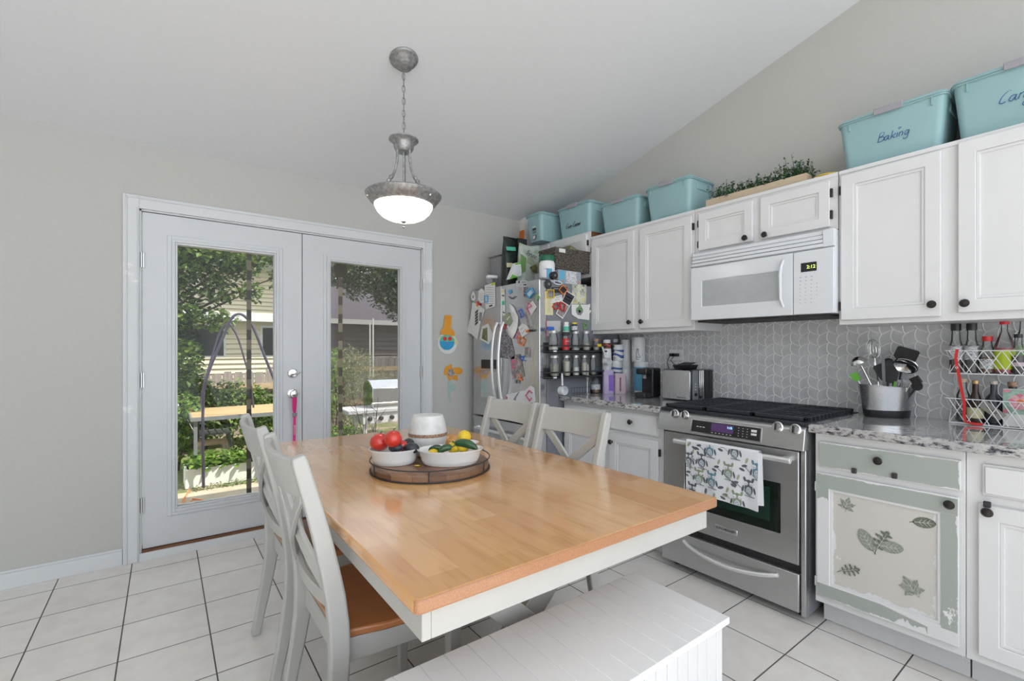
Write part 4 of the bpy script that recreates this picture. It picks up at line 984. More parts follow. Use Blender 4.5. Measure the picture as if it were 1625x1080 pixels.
sheet('clip_magnet','small red clip magnet beside the orange one above the cloth bib','magnet',Fr,[(165,420),(195,430),(190,455),(168,450)],M['red'],6)
sheet('photo_card','white bordered photo card tucked behind the left door handle','photo',Fr,[(210,730),(290,690),(358,850),(300,965),(178,895)],W_,1,marks=[([(225,760),(280,740),(285,930),(205,885)],M['photogr'])])
sheet('magnet_strip','tall narrow strip of small pictures beside the right door handle','magnet',Fr,[(455,235),(510,235),(522,585),(485,585)],W_,2,marks=[([(462,250),(505,248),(506,280),(464,282)],M['cream']),([(472,395),(512,393),(514,445),(475,447)],M['mint']),([(475,310),(508,320),(506,335),(474,328)],K_),([(485,530),(515,545),(514,560),(487,548)],K_)])
sheet('cup_magnet','small pale blue cup magnet near the top of the right door','magnet',Fr,[(550,255),(600,240),(608,285),(570,305)],M['ltblue'],2)
ring('chevron_magnet','black chevron-shaped magnet under the pale blue cup magnet',Fr,[(570,335),(610,368),(655,332)],M['blackp'],.003,closed=False,grp=None)
sheet('business_card','white and grey business card at the top of the right door','card',Fr,[(660,125),(800,120),(800,200),(658,205)],mat('pale_card',(.5,.52,.55),.7),1,marks=[([(680,150),(715,120),(705,160)],K_),([(730,140),(785,138),(785,150),(730,152)],G_),([(755,175),(795,170),(795,190),(755,188)],K_)])
sheet('picture_strip','black and white picture strip beside the cyan diamond magnet','photo',Fr,rect(760,210,822,345),M['photodk'],1)
sheet('word_magnet','thin black word magnet left of the black and white picture strip','magnet',Fr,rect(697,228,750,248),W_,1,marks=[(rect(699,230,748,235),K_),(rect(699,240,748,244),K_)])
sheet('card_insert','pale blue card seen inside the cyan diamond magnet','card',Fr,[(868,225),(902,280),(842,355),(805,295)],mat('pale_blue_card',(.6,.68,.74),.7),3)
ring('frame_magnet','cyan diamond frame magnet at the top right of the right door',Fr,[(865,222),(905,285),(843,358),(802,292)],M['cyan'],.0055,lev=6)
ring('frame_magnet','lime green triangle magnet on the right edge of the refrigerator front',Fr,[(938,305),(992,350),(935,380)],M['green'],.004,lev=3)
sheet('note_card','white note card under the pink triangle magnet','card',Fr,[(790,480),(880,390),(935,470),(860,580)],W_,2,marks=[([(800,500),(815,490),(855,560),(845,572)],M['pink'])])
ring('frame_magnet','pink triangle magnet on the white note card',Fr,[(838,415),(880,462),(812,495)],M['pink'],.005,lev=5)
sheet('photo_sheet','grey photo sheet behind the dark blue frame magnet','photo',Fr,[(650,470),(760,455),(800,500),(880,720),(800,760),(730,700),(700,600)],mat('grey_photo_sheet',(.42,.43,.45),.5),1)
ring('frame_magnet','dark blue zigzag frame magnet near the centre of the right door',Fr,[(700,530),(742,498),(775,590),(735,612),(728,560)],M['blue'],.005,lev=5)
sheet('photo_strip','photo booth strip slanting below the dark blue magnet','photo',Fr,[(765,515),(790,508),(858,740),(825,752)],M['photo'],3,marks=[])
sheet('green_card','muted green greeting card left of the curled white sheet','card',Fr,[(475,610),(560,540),(635,640),(570,725),(485,660)],mat('sage_card',(.30,.36,.24),.6),2,marks=[([(530,640),(575,590),(583,600),(540,650)],W_)])
mb=MB(FX(FXX)); 
vs=[];fs=[]
cl=[(585,430,655,485),(600,520,690,545),(622,590,722,600),(640,655,712,680),(600,710,695,735),(560,750,660,820),(525,782,618,900)]
for i,(a,b_,c_,e_) in enumerate(cl):
    wv=.012+.010*math.sin(i*.9); p=Fr(a,b_); q=Fr(c_,e_); vs+=[(p[0],p[1],wv),((p[0]+q[0])/2,(p[1]+q[1])/2,.010),(q[0],q[1],wv+.006)]
for i in range(len(cl)-1):
    for k in (0,1): a=i*3+k; fs.append((a,a+1,a+4,a+3))
mb.add(vs,fs); n0=len(vs); o=mb.build('curled_sheet',M['whitesheet']); s_=o.modifiers.new('s','SOLIDIFY'); s_.thickness=.0006; tag(o,'long white curled paper sheet in the middle of the right door','paper')
ring('frame_magnet','red triangle magnet right of the handles, above the snowy dark poster',Fr,[(472,705),(525,702),(495,770)],M['red'],.0055,lev=4)
sheet('snow_poster','dark poster with white spots below the red triangle magnet','poster',Fr,[(470,795),(520,775),(590,880),(640,1085),(640,1160),(560,1155),(425,1140)],M['photodk'],2,marks=[])
sheet('line_drawing','white line drawing under the orange roller magnet','drawing',Fr,[(690,745),(745,690),(790,705),(862,795),(740,872)],W_,3,marks=[([(720,770),(760,740),(763,744),(723,775)],G_),([(740,820),(790,760),(793,764),(744,825)],G_)])
t=thing('roller_magnet','orange and black roller magnet at the right edge of the line drawing','magnet',(FXX,3,1.5)); p=Fr(810,790); q=Fr(905,780)
MB(FX(FXX)).tube([(p[0],p[1],.012),((p[0]*.6+q[0]*.4),(p[1]+q[1])/2,.012)],.010,12).build('orange_end',M['orange'],t); MB(FX(FXX)).tube([((p[0]*.6+q[0]*.4),(p[1]+q[1])/2,.012),(q[0],q[1],.012)],.008,12).build('black_end',M['blackp'],t)
ring('frame_magnet','pink open triangle magnet below the curled sheet',Fr,[(690,795),(690,895),(645,893)],M['pink'],.003,lev=5)
ring('frame_magnet','orange diamond frame magnet on the lower middle of the right door',Fr,[(715,858),(778,905),(745,985),(690,935)],M['orange'],.0055,lev=4)
sheet('snapshot','family snapshot with a grey border right of the blue triangle magnet','photo',Fr2,[(685,75),(795,78),(790,265),(682,258)],mat('grey_border',(.5,.5,.5),.5),1,marks=[([(692,85),(782,88),(778,225),(690,220)],M['photo'])])
ring('frame_magnet','dark blue triangle magnet left of the family snapshot',Fr2,[(636,212),(695,205),(680,268)],M['blue'],.0055,lev=5)
sheet('collage','grey and pink collage page held by the blue triangle magnet','paper',Fr2,[(500,250),(560,190),(630,178),(690,470),(610,505),(530,510),(515,400)],M['photo'],2,marks=[([(515,265),(560,245),(580,290),(530,310)],M['pink']),([(520,330),(560,330),(555,375),(520,372)],M['pink'])])
t=thing('clip_magnet','orange and grey clip magnet at the bottom of the collage page','magnet',(FXX,3,1.3))
p=Fr2(625,440); q=Fr2(632,520); MB(FX(FXX)).box(p[0],q[1],.004,p[0]+.012,p[1],.014).box(q[0]-.01,q[1]-.004,.004,q[0]+.025,q[1]+.012,.012).build('clip_body',M['orange'],t,bevel=.003)
for dx in (-25,15): p=Fr2(600+dx,545); MB(FX(FXX)).tube([(p[0],p[1]-.012,.008),(p[0]+.002,p[1]+.016,.008)],.007,10).build('grip',M['greyp'],t)
sheet('plastic_bag','crumpled white plastic bag with pink marks low on the right door','bag',Fr2,[(450,708),(560,690),(640,665),(700,660),(770,592),(820,620),(838,800),(700,850),(450,790)],M['whitep'],2,marks=[([(446,735),(468,745),(460,775),(448,765)],M['magenta']),([(540,775),(600,690),(625,672),(580,760),(575,800)],G_)])
ring('frame_magnet','dark pink open diamond magnet on the crumpled white bag',Fr2,[(795,690),(762,655),(715,722),(765,795),(792,755)],M['pink'],.005,closed=False,lev=4)
# things on the refrigerator side
def puck(name,label,x,y,r,m,z=.012,cat='magnet',ringm=None):
    p=Sd(x,y); t=thing(name,label,cat,(p[0],FY0,p[1])); MB(FY(FY0)@T(p[0],p[1],0)).lathe([(r,0),(r,z*.7),(r*.92,z),(0,z)],seg=28).build('disc',m,t)
    MB(FY(FY0)@T(p[0],p[1],z)).lathe([(r*.3,0),(r*.3,.003),(0,.004)],seg=16).build('hub',M['greyp'],t); return t
puck('round_magnet','glossy black round magnet hook near the top of the refrigerator side',220,62,.030,M['blackp'],.03)
puck('round_magnet','matte charcoal round magnet below and left of the glossy black one',160,172,.032,M['blackm'],.012)
ring('strainer_ring','white oval ring gadget beside the round black magnets',Sd,[(225,135),(260,130),(310,140),(338,165),(310,182),(260,175),(228,155)],M['whitep'],.004,False,lev=6,cat='gadget',grp=None)
sheet('dark_card','dark card behind the orange diamond magnet on the side','card',Sd,rect(210,210,415,285),M['blackm'],1,False,marks=[(rect(235,225,300,238),G_)])
sheet('note_sheet','tall pale yellow note sheet under the yellow frame magnet','paper',Sd,[(118,265),(222,262),(228,580),(120,578)],M['cream'],1,False,marks=[(p,G_) for p in lines(150,380,195,380,9,20,3)])
ring('frame_magnet','yellow square frame magnet on the pale yellow note sheet',Sd,rect(143,250,228,355),M['yellow'],.0045,False,lev=5)
sheet('snapshot','small snapshot inside the yellow frame magnet','photo',Sd,rect(148,258,222,348),M['photo'],3,False)
sheet('white_card','white card between the yellow note and the black flyer','card',Sd,[(200,350),(340,310),(352,395),(205,428)],W_,3,False,marks=[([(260,350),(330,330),(331,336),(261,357)],G_),([(250,380),(310,365),(311,371),(251,387)],G_)])
sheet('flower_print','yellow flower print card on the upper right of the refrigerator side','picture',Sd,[(475,175),(667,180),(663,435),(475,432)],M['artyel'],1,False)
sheet('black_flyer','tilted black flyer with a white border on the refrigerator side','flyer',Sd,[(400,252),(517,330),(350,632),(260,562)],W_,4,False,marks=[([(402,268),(505,335),(440,455),(345,395)],K_),([(340,405),(435,462),(350,610),(275,558)],M['photo']),([(395,320),(470,360),(465,370),(390,330)],W_),([(375,350),(450,395),(446,402),(371,357)],W_)])
ring('frame_magnet','orange diamond frame magnet above the tilted black flyer',Sd,[(342,182),(402,248),(352,312),(292,250)],M['orange'],.0055,False,lev=7)
ring('frame_magnet','dark red frame magnet left of the black flyer',Sd,[(205,475),(265,415),(310,490),(240,500)],M['red'],.006,False,lev=7)
ring('frame_magnet','dark red frame magnet overlapping the black flyer',Sd,[(315,410),(375,440),(355,530),(310,500)],M['red'],.006,False,lev=7)
sheet('wreath_card','white wreath card with frayed edges under a green triangle magnet','card',Sd,[(468,438),(690,442),(712,430),(715,465),(700,510),(735,520),(705,560),(703,645),(560,628),(470,570)],W_,2,False,marks=[([(530,490),(560,470),(610,490),(620,540),(590,585),(545,575),(528,535)],G_),([(560,515),(590,518),(588,550),(562,548)],W_)])
ring('frame_magnet','lime green triangle magnet on the white wreath card',Sd,[(570,448),(608,512),(535,512)],M['green'],.0045,False,lev=6)
ring('frame_magnet','lime green triangle magnet at the lower right of the refrigerator side',Sd,[(625,685),(682,720),(628,760)],M['green'],.0045,False,lev=3)
sheet('framed_sheet','pale sheet with a pink edge behind the top jars','paper',Sd,[(140,655),(325,655),(325,790),(140,860)],mat('dull_white_sheet',(.5,.5,.5),.7),1,False,marks=[([(136,650),(146,650),(146,880),(136,880)],M['pink'])])
# black magnetic shelves with jars
YS=FY0-.002
def shelf(label,zb,px0,px1,rz):
    x0=uvy((px0,560),FY0)[0]; x1=uvy((px1,560),FY0)[0]
    t=thing('magnetic_shelf',label,'shelf',((x0+x1)/2,FY0,zb),0,'magnetic jar shelves')
    MB().box(x0,YS-.095,zb-.012,x1,YS,zb).build('shelf_base',M['blackm'],t,bevel=.002)
    MB().box(x0,YS-.004,zb-.012,x0+.05,YS,zb+.06).box(x0,YS-.006,zb-.02,x1,YS,zb+.02).build('back_plate',M['blackm'],t,bevel=.002)
    MB().box(x0,YS-.095,zb+rz,x1,YS-.091,zb+rz+.010).box(x0,YS-.095,zb+rz,x0+.004,YS,zb+rz+.01).box(x1-.004,YS-.095,zb+rz,x1,YS,zb+rz+.01).build('guard_rail',M['blackm'],t)
    for x in (x0+.012,): MB().box(x,YS-.0975,zb-.01,x+.03,YS-.095,zb+.001).build('bright_clip',M['whitep'],t)
    return t
YJ=YS-.048
zt_=pt(900,556,1,YJ-.04).z; zl_=pt(900,597,1,YJ-.04).z
shelf('black magnetic shelf of tall jars on the refrigerator side, the upper one',zt_,862,966,.030); shelf('black magnetic shelf of short jars on the refrigerator side, the lower one',zl_,862,958,.026)
def jar(label,x,y,z,r,h,lidm,fill,ff,grp,name='glass_jar',cat='jar',lidr=.86,neck=True):
    t=thing(name,label,cat,(x,y,z),0,grp)
    MB().lathe([(r*.8,0),(r,.005),(r,h*.70),(r*.82,h*.86),(r*.80,h)],seg=20).build('glass',M['glass'],t,world=False)
    if fill: MB().lathe([(r*.76,.004),(r*.93,.008),(r*.93,h*ff),(0,h*ff+.001)],seg=20).build('contents',fill,t,world=False)
    MB().lathe([(r*lidr,h-.003),(r*lidr,h+.013),(r*lidr*.93,h+.016),(0,h+.016)],seg=20).build('lid',lidm,t,world=False); return t
def xj(px): return uvy((px,560),YJ)[0]
jar('large clear jar of white powder at the left end of the upper shelf',xj(878),YJ,zt_,.036,pt(878,525,1,YJ).z-zt_-.012,M['silverlid'],M['flour'],.25,'glass jars on the upper shelf')
# red instant-coffee jar
x=xj(897.5); h=pt(897,528,1,YJ).z-zt_-.02
t=thing('coffee_jar','instant coffee jar with a red label and black lid on the upper shelf','jar',(x,YJ,zt_))
MB().lathe([(.022,0),(.027,.004),(.027,h*.35),(.020,h*.5),(.025,h*.85),(.022,h)],seg=20).build('glass',M['glass'],t,world=False)
MB().lathe([(.0275,.006),(.0277,.04),(.0215,h*.5),(.0255,h*.8)],seg=20,cap=False).build('label',M['red'],t,world=False)
MB().lathe([(.030,h),(.030,h+.022),(.027,h+.026),(0,h+.026)],seg=20).build('lid',M['blackm'],t,world=False)
text('lettering','NESCAFE',.011,FY(YJ-.0245)@T(x,zt_+h*.62,0),M['paper'],t)
jar('clear jar behind the rail, second from the right of the upper shelf glass jars',xj(913),YJ,zt_,.031,pt(913,526,1,YJ).z-zt_-.012,M['silverlid'],M['flour'],.12,'glass jars on the upper shelf')
jar('clear jar of pale grain near the right end of the upper shelf',xj(930),YJ,zt_,.029,pt(930,526,1,YJ).z-zt_-.012,M['silverlid'],M['grain'],.40,'glass jars on the upper shelf')
jar('short jar with a brown lid at the right end of the upper shelf',xj(946),YJ,zt_,.025,.075,M['copper'],M['grain'],.5,'glass jars on the upper shelf')
hl=pt(900,564,1,YJ).z-zl_-.013
for px_,r_,fl,ff,l in ((880,.034,M['herbs'],.62,'wide jar of green dried herbs at the left end of the lower shelf'),(898.5,.030,M['grain'],.78,'jar of pale tan grain, second from the left on the lower shelf'),(913.5,.027,M['flour'],.45,'jar half full of white grains in the middle of the lower shelf'),(927,.025,M['grain'],.7,'narrow jar of beige grains right of the middle on the lower shelf'),(941,.025,M['herbs'],.2,'nearly empty jar at the right end of the lower shelf')):
    jar(l,xj(px_),YJ,zl_,r_,hl,M['silverlid'],fl,ff,'short jars on the lower shelf')
# bottles standing on the top jars
def pill(name,label,x,y,z,r,h,bm,lm,cm,ch=.016):
    t=thing(name,label,'bottle',(x,y,z))
    MB().lathe([(r*.9,0),(r,.004),(r,h*.82),(r*.8,h*.9),(r*.75,h)],seg=20).build('bottle',bm,t,world=False)
    MB().lathe([(r*1.01,h*.12),(r*1.015,h*.72)],seg=20,cap=False).build('label',lm,t,world=False)
    MB().lathe([(r*.86,h),(r*.86,h+ch),(0,h+ch)],seg=20).build('cap',cm,t,world=False); return t
z1=pt(898,519,1,YJ).z
pill('vitamin_bottle','white bottle with a mint green label standing on the coffee jar',xj(898.5),YJ,zt_+h+.026,.0215,.058,M['whitep'],M['mint'],M['whitep'])
jh=pt(913,526,1,YJ).z-zt_+.004
pill('vitamin_bottle','dark blue bottle with a yellow cap standing on a jar',xj(911.5),YJ,zt_+jh,.0235,.052,mat('navy_plastic',(.03,.04,.09),.4),M['labelw'],M['yellow'],.012)
tag(MB(T(xj(873.5),YJ,pt(878,525,1,YJ).z+.004)).box(-.028,-.012,0,.028,.012,.026).build('scoop_bag_clip',M['blue'],bevel=.005),'bright blue clip lying on the lid of the large jar','clip')
# measuring cups hanging
def scoop(label,px_,py_,r,Y,top,lean=0):
    p=uvy((px_,py_),Y); q=uvy(top,Y)
    t=thing('measuring_cup',label,'measuring cup',(p[0],Y,p[1]),0,'hanging white measuring cups')
    MB(FY(Y)@T(p[0],p[1],0)).lathe([(r*.88,.0),(r,.004),(r*1.04,.05),(r*.98,.05),(r*.9,.008),(0,.006)][::-1],seg=28).build('cup',M['whitep'],t)
    MB(FY(Y-.025)).tube([(p[0]+(q[0]-p[0])*s_,p[1]+(q[1]-p[1])*s_,.0) for s_ in (.3,.5,.75,1)],[.008,.006,.007,.006],10).build('handle',M['whitep'],t); return t
scoop('stack of white measuring cups hanging below the lower jar shelf, over the counter end',889,619,.030,YS-.101,(888,592))
scoop('white measuring cup hanging from the right end of the upper jar shelf',959,573,.028,YS-.115,(952,550))
tag(MB(T(uvy((951,546),YS-.1)[0],YS-.10,pt(951,548,1,YS-.1).z)).box(-.018,-.006,-.010,.022,.006,.012).build('bag_clip',M['yellow'],bevel=.003),'yellow clip at the right end of the upper jar shelf','clip')

# ------------------------------------------------------------------ things on top of the refrigerator
ZF=FZ-.014
def fx(px_,X): return -uvx((px_,450),X)[0]
# clear plastic bin, rear left
t=thing('storage_bin','translucent grey plastic bin at the back left on the refrigerator','bin',(2.50,3.36,ZF))
mb=MB(); mb.rbox(2.33,3.27,2.60,3.43,ZF+.004,ZF+.30,r=.03,ta=.03); 
mb.build('tub',M['clearp'],t); MB().rbox(2.31,3.25,2.62,3.45,ZF+.30,ZF+.312,r=.04,ta=.02).build('rim',M['clearp'],t,bevel=.002)
t=thing('plastic_jug','clear plastic container lying in front of the translucent bin','container',(2.25,3.37,ZF)); MB(T(2.25,3.37,ZF+.062)@RZ(-.5)@Matrix.Rotation(1.35,4,'X')).lathe([(.0,-.09),(.040,-.085),(.044,-.02),(.038,.04),(.026,.075),(.026,.09),(0,.09)],seg=18).build('body',M['clearp'],t)
MB(T(2.24,3.31,ZF+.105)@RZ(-.3)).box(-.05,-.03,0,.05,.03,.03).build('cap',M['whitep'],t,bevel=.012)
# black coffee bag
def bag(name,label,x0,x1,yy,z0,z1,th,m,parts=(),cat='bag',rot=0,top=.25):
    t=thing(name,label,cat,((x0+x1)/2,yy,z0),rot); W=(x1-x0)/2
    mb=MB(); n=10; vs=[];fs=[]
    rings=[(0,1,1),(.12,1.02,1.05),(.45,1,.95),(.75,.98,.7),(.92,.96,.25),(1,.95,.05)]
    for (f_,wx,wy) in rings:
        for i in range(20):
            a=2*PI*i/20; cx=math.copysign(abs(math.cos(a))**.45,math.cos(a)); cy=math.copysign(abs(math.sin(a))**.7,math.sin(a))
            j=rnd.uniform(-.03,.03); vs.append((W*wx*cx*(1+j),th/2*wy*cy*(1+j*2),(z1-z0)*f_+.01*math.sin(cx*3+f_*5)*(f_>.8)))
    for j in range(len(rings)-1):
        for i in range(20): k=(i+1)%20; fs.append((j*20+i,j*20+k,(j+1)*20+k,(j+1)*20+i))
    fs+=[tuple(range(19,-1,-1)),tuple(100+i for i in range(20))]
    mb.add(vs,fs); mb.build('pouch',m,t,world=False,ang=50); return t
def face_sheet(t,name,pts,Y,m,off=0):
    MB(FY(Y)).prism([uvy(p,Y) for p in pts],0,.0012).build(name,m,t)
def top(px_,py_,Y): return pt(px_,py_,1,Y)
Yb=3.19
a=top(798,447,Yb); b_=top(829,385,Yb)
t=bag('coffee_bag','tall black coffee bag with a green band and cream tag on the refrigerator',a.x,b_.x-.0,Yb,ZF,b_.z+.02,.10,M['darkbag'])
t.rotation_euler=(0,0,0)
face_sheet(t,'green_band',[(803,391),(818,392),(819,398),(804,397)],Yb-.060,M['mint']); face_sheet(t,'cream_tag',[(804,417),(813,417),(813,424),(804,424)],Yb-.060,M['cream'])
Yc=3.13
a=top(822,377,Yc); b_=top(835,390,Yc)
tag(MB().box(a.x,Yc,b_.z,b_.x+.01,Yc+.05,a.z).box(a.x+.01,Yc+.01,ZF,a.x+.05,Yc+.04,b_.z).build('utensil_box',M['blackp'],bevel=.003),'narrow black carton behind the green snack bag','carton')
Yd=3.06
a=top(823,440,Yd); b_=top(857,392,Yd)
t=bag('snack_bag','pale green and white crinkled snack bag on the refrigerator',a.x,b_.x,Yd,ZF,b_.z,.10,M['greenbag'],cat='bag')
q=uvy((843,404),Yd-.052); text('lettering','Syuic',.055,FY(Yd-.056)@T(q[0],q[1],0)@RZ(-.35),M['blackink'],t,shear=.3)
face_sheet(t,'cookie_picture',[(840,424),(850,419),(853,424),(852,433),(846,431)],Yd-.062,M['photogr'])
face_sheet(t,'leaf_patch',[(826,402),(835,409),(834,430),(828,432),(826,415)],Yd-.060,mat('leaf_green_print',(.16,.3,.1),.4))
Ye=3.00
a=top(810,444,Ye); b_=top(826,415,Ye)
t=thing('carton','white carton with lime green bands leaning among the bags','carton',(a.x,Ye,ZF))
mb=MB(FY(Ye)); pl_=[uvy(p,Ye) for p in ((808,443),(818,417),(827,416),(828,437))]; pl_=[(p[0],max(p[1],ZF+.002)) for p in pl_]; mb.prism(pl_,-.04,.0); mb.build('carton',M['whitep'],t)
face_sheet(t,'green_band',[(818,417.5),(827,416),(827,418.5),(817.5,420)],Ye-.0005,M['green']); face_sheet(t,'green_wave',[(809,442),(813,435),(823,439.5)],Ye-.0005,M['green'])
# protein tub with green lid
Yf=2.665; c_=top(868,442,Yf); r_=.5*(881-856)*c_.dot(Vector((_c,_s,0)))/FPX
t=thing('powder_tub','white and light blue tub with a dark green lid at the refrigerator corner','tub',(c_.x,Yf,ZF)); zt2=top(868,414,Yf).z
MB().lathe([(r_*.93,0),(r_,.006),(r_,zt2-ZF-.02),(r_*.85,zt2-ZF)],seg=28).build('tub',M['whitep'],t,world=False)
for a_ in (-2.35,-.35): 
    vs=[];n=8
    mb=MB(); 
    for i in range(n+1):
        an=a_+(.75)*i/n; vs+=[(r_*1.01*math.cos(an),r_*1.01*math.sin(an),.025),(r_*1.01*math.cos(an),r_*1.01*math.sin(an),.10)]
    mb.add(vs,[(2*i,2*i+2,2*i+3,2*i+1) for i in range(n)]); mb.build('blue_label',M['ltblue'],t,world=False)
MB().lathe([(r_*.98,zt2-ZF-.004),(r_*.98,zt2-ZF+.030),(r_*.9,zt2-ZF+.038),(0,zt2-ZF+.038)],seg=28).build('lid',M['dkgreen'],t,world=False)
q=uvy((868,427),Yf-r_); text('lettering','VITAL',.020,FY(Yf-r_*1.02)@T(q[0],q[1],0),M['greyink'],t)
# carton + wicker basket
Yg=2.615; a=top(886,450,Yg); b_=top(922,432,Yg)
t=thing('carton','teal and white printed carton under the wicker basket','carton',(a.x,Yg,ZF)); zt3=b_.z+.0
MB().box(a.x,Yg,ZF,b_.x,Yg+.28,zt3).build('box',mat('grey_blue_card',(.33,.36,.4),.6),t,bevel=.002)
for (p0,p1,m_) in ((888,896,M['ltblue']),(898,915,M['labelw'])):
    u0_=uvy((p0,440),Yg)[0]; u1_=uvy((p1,440),Yg)[0]; MB(FY(Yg)).box(u0_,ZF+.004,0,u1_,zt3-.004,.0008).build('printed_panel',m_,t)
for p0 in (893,918): u_=uvy((p0,447),Yg)[0]; MB(FY(Yg)).box(u_-.008,ZF+.012,.0008,u_+.006,ZF+.030,.0014).build('red_dot',M['orange'],t)
a=Vector((2.37,0,0)); b_=top(937,394,2.62)
bk=thing('wicker_basket','dark woven basket with a white tag, resting on the cartons above the refrigerator','basket',((a.x+b_.x)/2,2.735,zt3+.002),-.05)
Lb=(b_.x-a.x)/2; hb=.165
mb=MB(); nr=15; ns=120
vs=[];fs=[]
for j in range(nr+1):
    z=hb*j/nr
    for i in range(ns):
        t_=i/ns; P4=[(-Lb,-.10),(Lb,-.10),(Lb,.10),(-Lb,.10)]; per=[2*Lb,.20,2*Lb,.20]; d_=t_*sum(per); k=0
        while d_>per[k]: d_-=per[k]; k+=1
        p=Vector((*P4[k],0)).lerp(Vector((*P4[(k+1)%4],0)),d_/per[k]); g=1+(.015*j/nr)
        o_=.0045*(1 if (i//2+j)%2 else -1); n_=[(0,-1),(1,0),(0,1),(-1,0)][k]
        vs.append((p.x*g+n_[0]*o_,p.y*g+n_[1]*o_,z+.003*math.sin(i*1.3)))
for j in range(nr):
    for i in range(ns): k=(i+1)%ns; fs.append((j*ns+i,j*ns+k,(j+1)*ns+k,(j+1)*ns+i))
fs.append(tuple(range(ns-1,-1,-1)))
mb.add(vs,fs); mb.build('weave',M['wicker'],bk,world=False)
MB().tube([(-Lb,-.10,hb),(Lb,-.10,hb),(Lb,.10,hb),(-Lb,.10,hb)],.008,8,closed=True).build('rim',M['wicker'],bk,world=False)
MB().box(-Lb+.03,-.112,hb-.032,-Lb+.09,-.107,hb-.004).build('tag',M['paper'],bk,world=False)
tag(MB(T((a.x+b_.x)/2+.04,2.735,zt3+hb-.02)@Matrix.Rotation(.3,4,'Y')).box(-.05,-.06,0,.05,.05,.06).build('snack_carton',M['photogr'],bevel=.004),'small striped carton poking out of the wicker basket','carton')
tag(MB(T((a.x+b_.x)/2-.05,2.735,zt3+hb-.02)).ell((0,0,0),.07,.06,.035,18,8).build('white_bowl',M['white']),'white rounded lid showing over the rim of the wicker basket','lid')
# boxed kettle carton at the corner above the cabinet
X_=2.745; a=pt(816.5,350,0,X_); b_=pt(832.5,380,0,X_)
t=thing('appliance_carton','orange and white carton picturing a dark carafe, in the corner above the cabinet','carton',(X_,(a.y+b_.y)/2,2.206))
MB().box(X_,b_.y,2.206,XR-.06,a.y,a.z).build('box',M['paper'],t,bevel=.002)
MB(FX(X_)).box(-a.y+.004,2.21,0,-b_.y-.002,2.206+(a.z-2.206)*.62,.001).build('orange_panel',M['orange'],t)
um=(-a.y-b_.y)/2; MB(FX(X_)).prism([(um-.04,2.215),(um+.03,2.215),(um+.02,2.315),(um-.03,2.315)],.001,.002).box(um-.005,2.315,.001,um+.002,2.355,.002).tube([(um+.02,2.30,.002),(um+.05,2.285,.002),(um+.045,2.235,.002),(um+.025,2.225,.002)],.004,6).build('carafe_print',M['blackm'],t)
for i in range(3): MB(FX(X_)).box(-a.y+.01,a.z-.02-i*.014,0,-a.y+.06-i*.01,a.z-.014-i*.014,.001).build('print_line',M['greyink'],t)

# ------------------------------------------------------------------ teal storage bins
def tealbin(label,u0,u1,X,z,h,depth,txt=None,end=False,clip=True,rz=0):
    """u = -y extents of the base; long side looks -X"""
    cy=-(u0+u1)/2; t=thing('storage_bin',label,'storage bin',(X+depth/2,cy,z),rz,'teal lidded storage bins')
    L=(u1-u0)/2; D=depth/2; tp=.022
    mb=MB(); mb.rbox(-D,-L,D,L,0.001,h-.022,r=.03,ta=tp); mb.build('tub',M['teal'],t,world=False,bevel=.003)
    mb=MB(); mb.rbox(-D-tp-.008,-L-tp-.008,D+tp+.008,L+tp+.008,h-.030,h-.022,r=.035); mb.rbox(-D-tp-.012,-L-tp-.012,D+tp+.012,L+tp+.012,h-.022,h-.006,r=.04,ta=-.010); mb.rbox(-D,-L,D,L,h-.006,h,r=.03)
    mb.build('lid',M['teal'],t,world=False,bevel=.003)
    if clip:
        cl_=MB(); x=-D-tp-.012; cl_.box(x-.005,-.055,h-.033,x+.004,.055,h-.006); cl_.box(x-.004,-.055,h-.010,x+.03,.055,h-.001); cl_.build('latch',M['clip'],t,world=False,bevel=.003)
    for sy in (-1,1):
        for k in (.86,):
            MB().box(-D-tp*.9-.006,sy*L*k-.003,h-.065,-D-tp*.6,sy*L*k+.003,h-.030).build('rib',M['teal'],t,world=False)
        MB().box(-.06,sy*(L+tp*.5)-.012,h-.085,.06,sy*(L+tp*.5)+.012,h-.050).build('handle_grip',M['teal'],t,world=False,bevel=.004)
    return t
def script(parent,strokes,X,u,v,sc_,m,r=.0018,shear=.3,sx=1):
    mb=MB(FX(X))
    for s_ in strokes:
        P_=[]
        for i in range(len(s_)-1):
            p0=s_[max(i-1,0)];p1=s_[i];p2=s_[i+1];p3=s_[min(i+2,len(s_)-1)]
            for k in range(5):
                t_=k/5
                f_=lambda a,b_,c_,d_:.5*((2*b_)+(-a+c_)*t_+(2*a-5*b_+4*c_-d_)*t_**2+(-a+3*b_-3*c_+d_)*t_**3)
                P_.append((f_(p0[0],p1[0],p2[0],p3[0]),f_(p0[1],p1[1],p2[1],p3[1])))
        P_.append(s_[-1])
        mb.tube([(u+(x*sx+y*shear)*sc_,v+y*sc_,0) for x,y in P_],r,5)
    return mb.build('handwriting',m,parent)
XB=2.775
bb=tealbin('teal bin marked Baking with a grey latch, on the tall cabinet',-.905,-.540,XB,2.1555,.262,.24)
S_B=[[(0,0),(.0,1)],[(0,1),(.35,1),(.4,.75),(.05,.52)],[(.05,.52),(.5,.45),(.45,.05),(-.05,0)]]
S_a=lambda o:[[(o+.35,.45),(o+.1,.45),(o,.15),(o+.2,0),(o+.38,.4)],[(o+.38,.45),(o+.38,.1),(o+.5,0)]]
S_k=lambda o:[[(o,0),(o,.9)],[(o+.4,.5),(o+.05,.25)],[(o+.05,.25),(o+.4,0)]]
S_i=lambda o:[[(o,.5),(o,.0)]]
S_n=lambda o:[[(o,.5),(o,0)],[(o,.35),(o+.2,.5),(o+.3,.35),(o+.3,0)]]
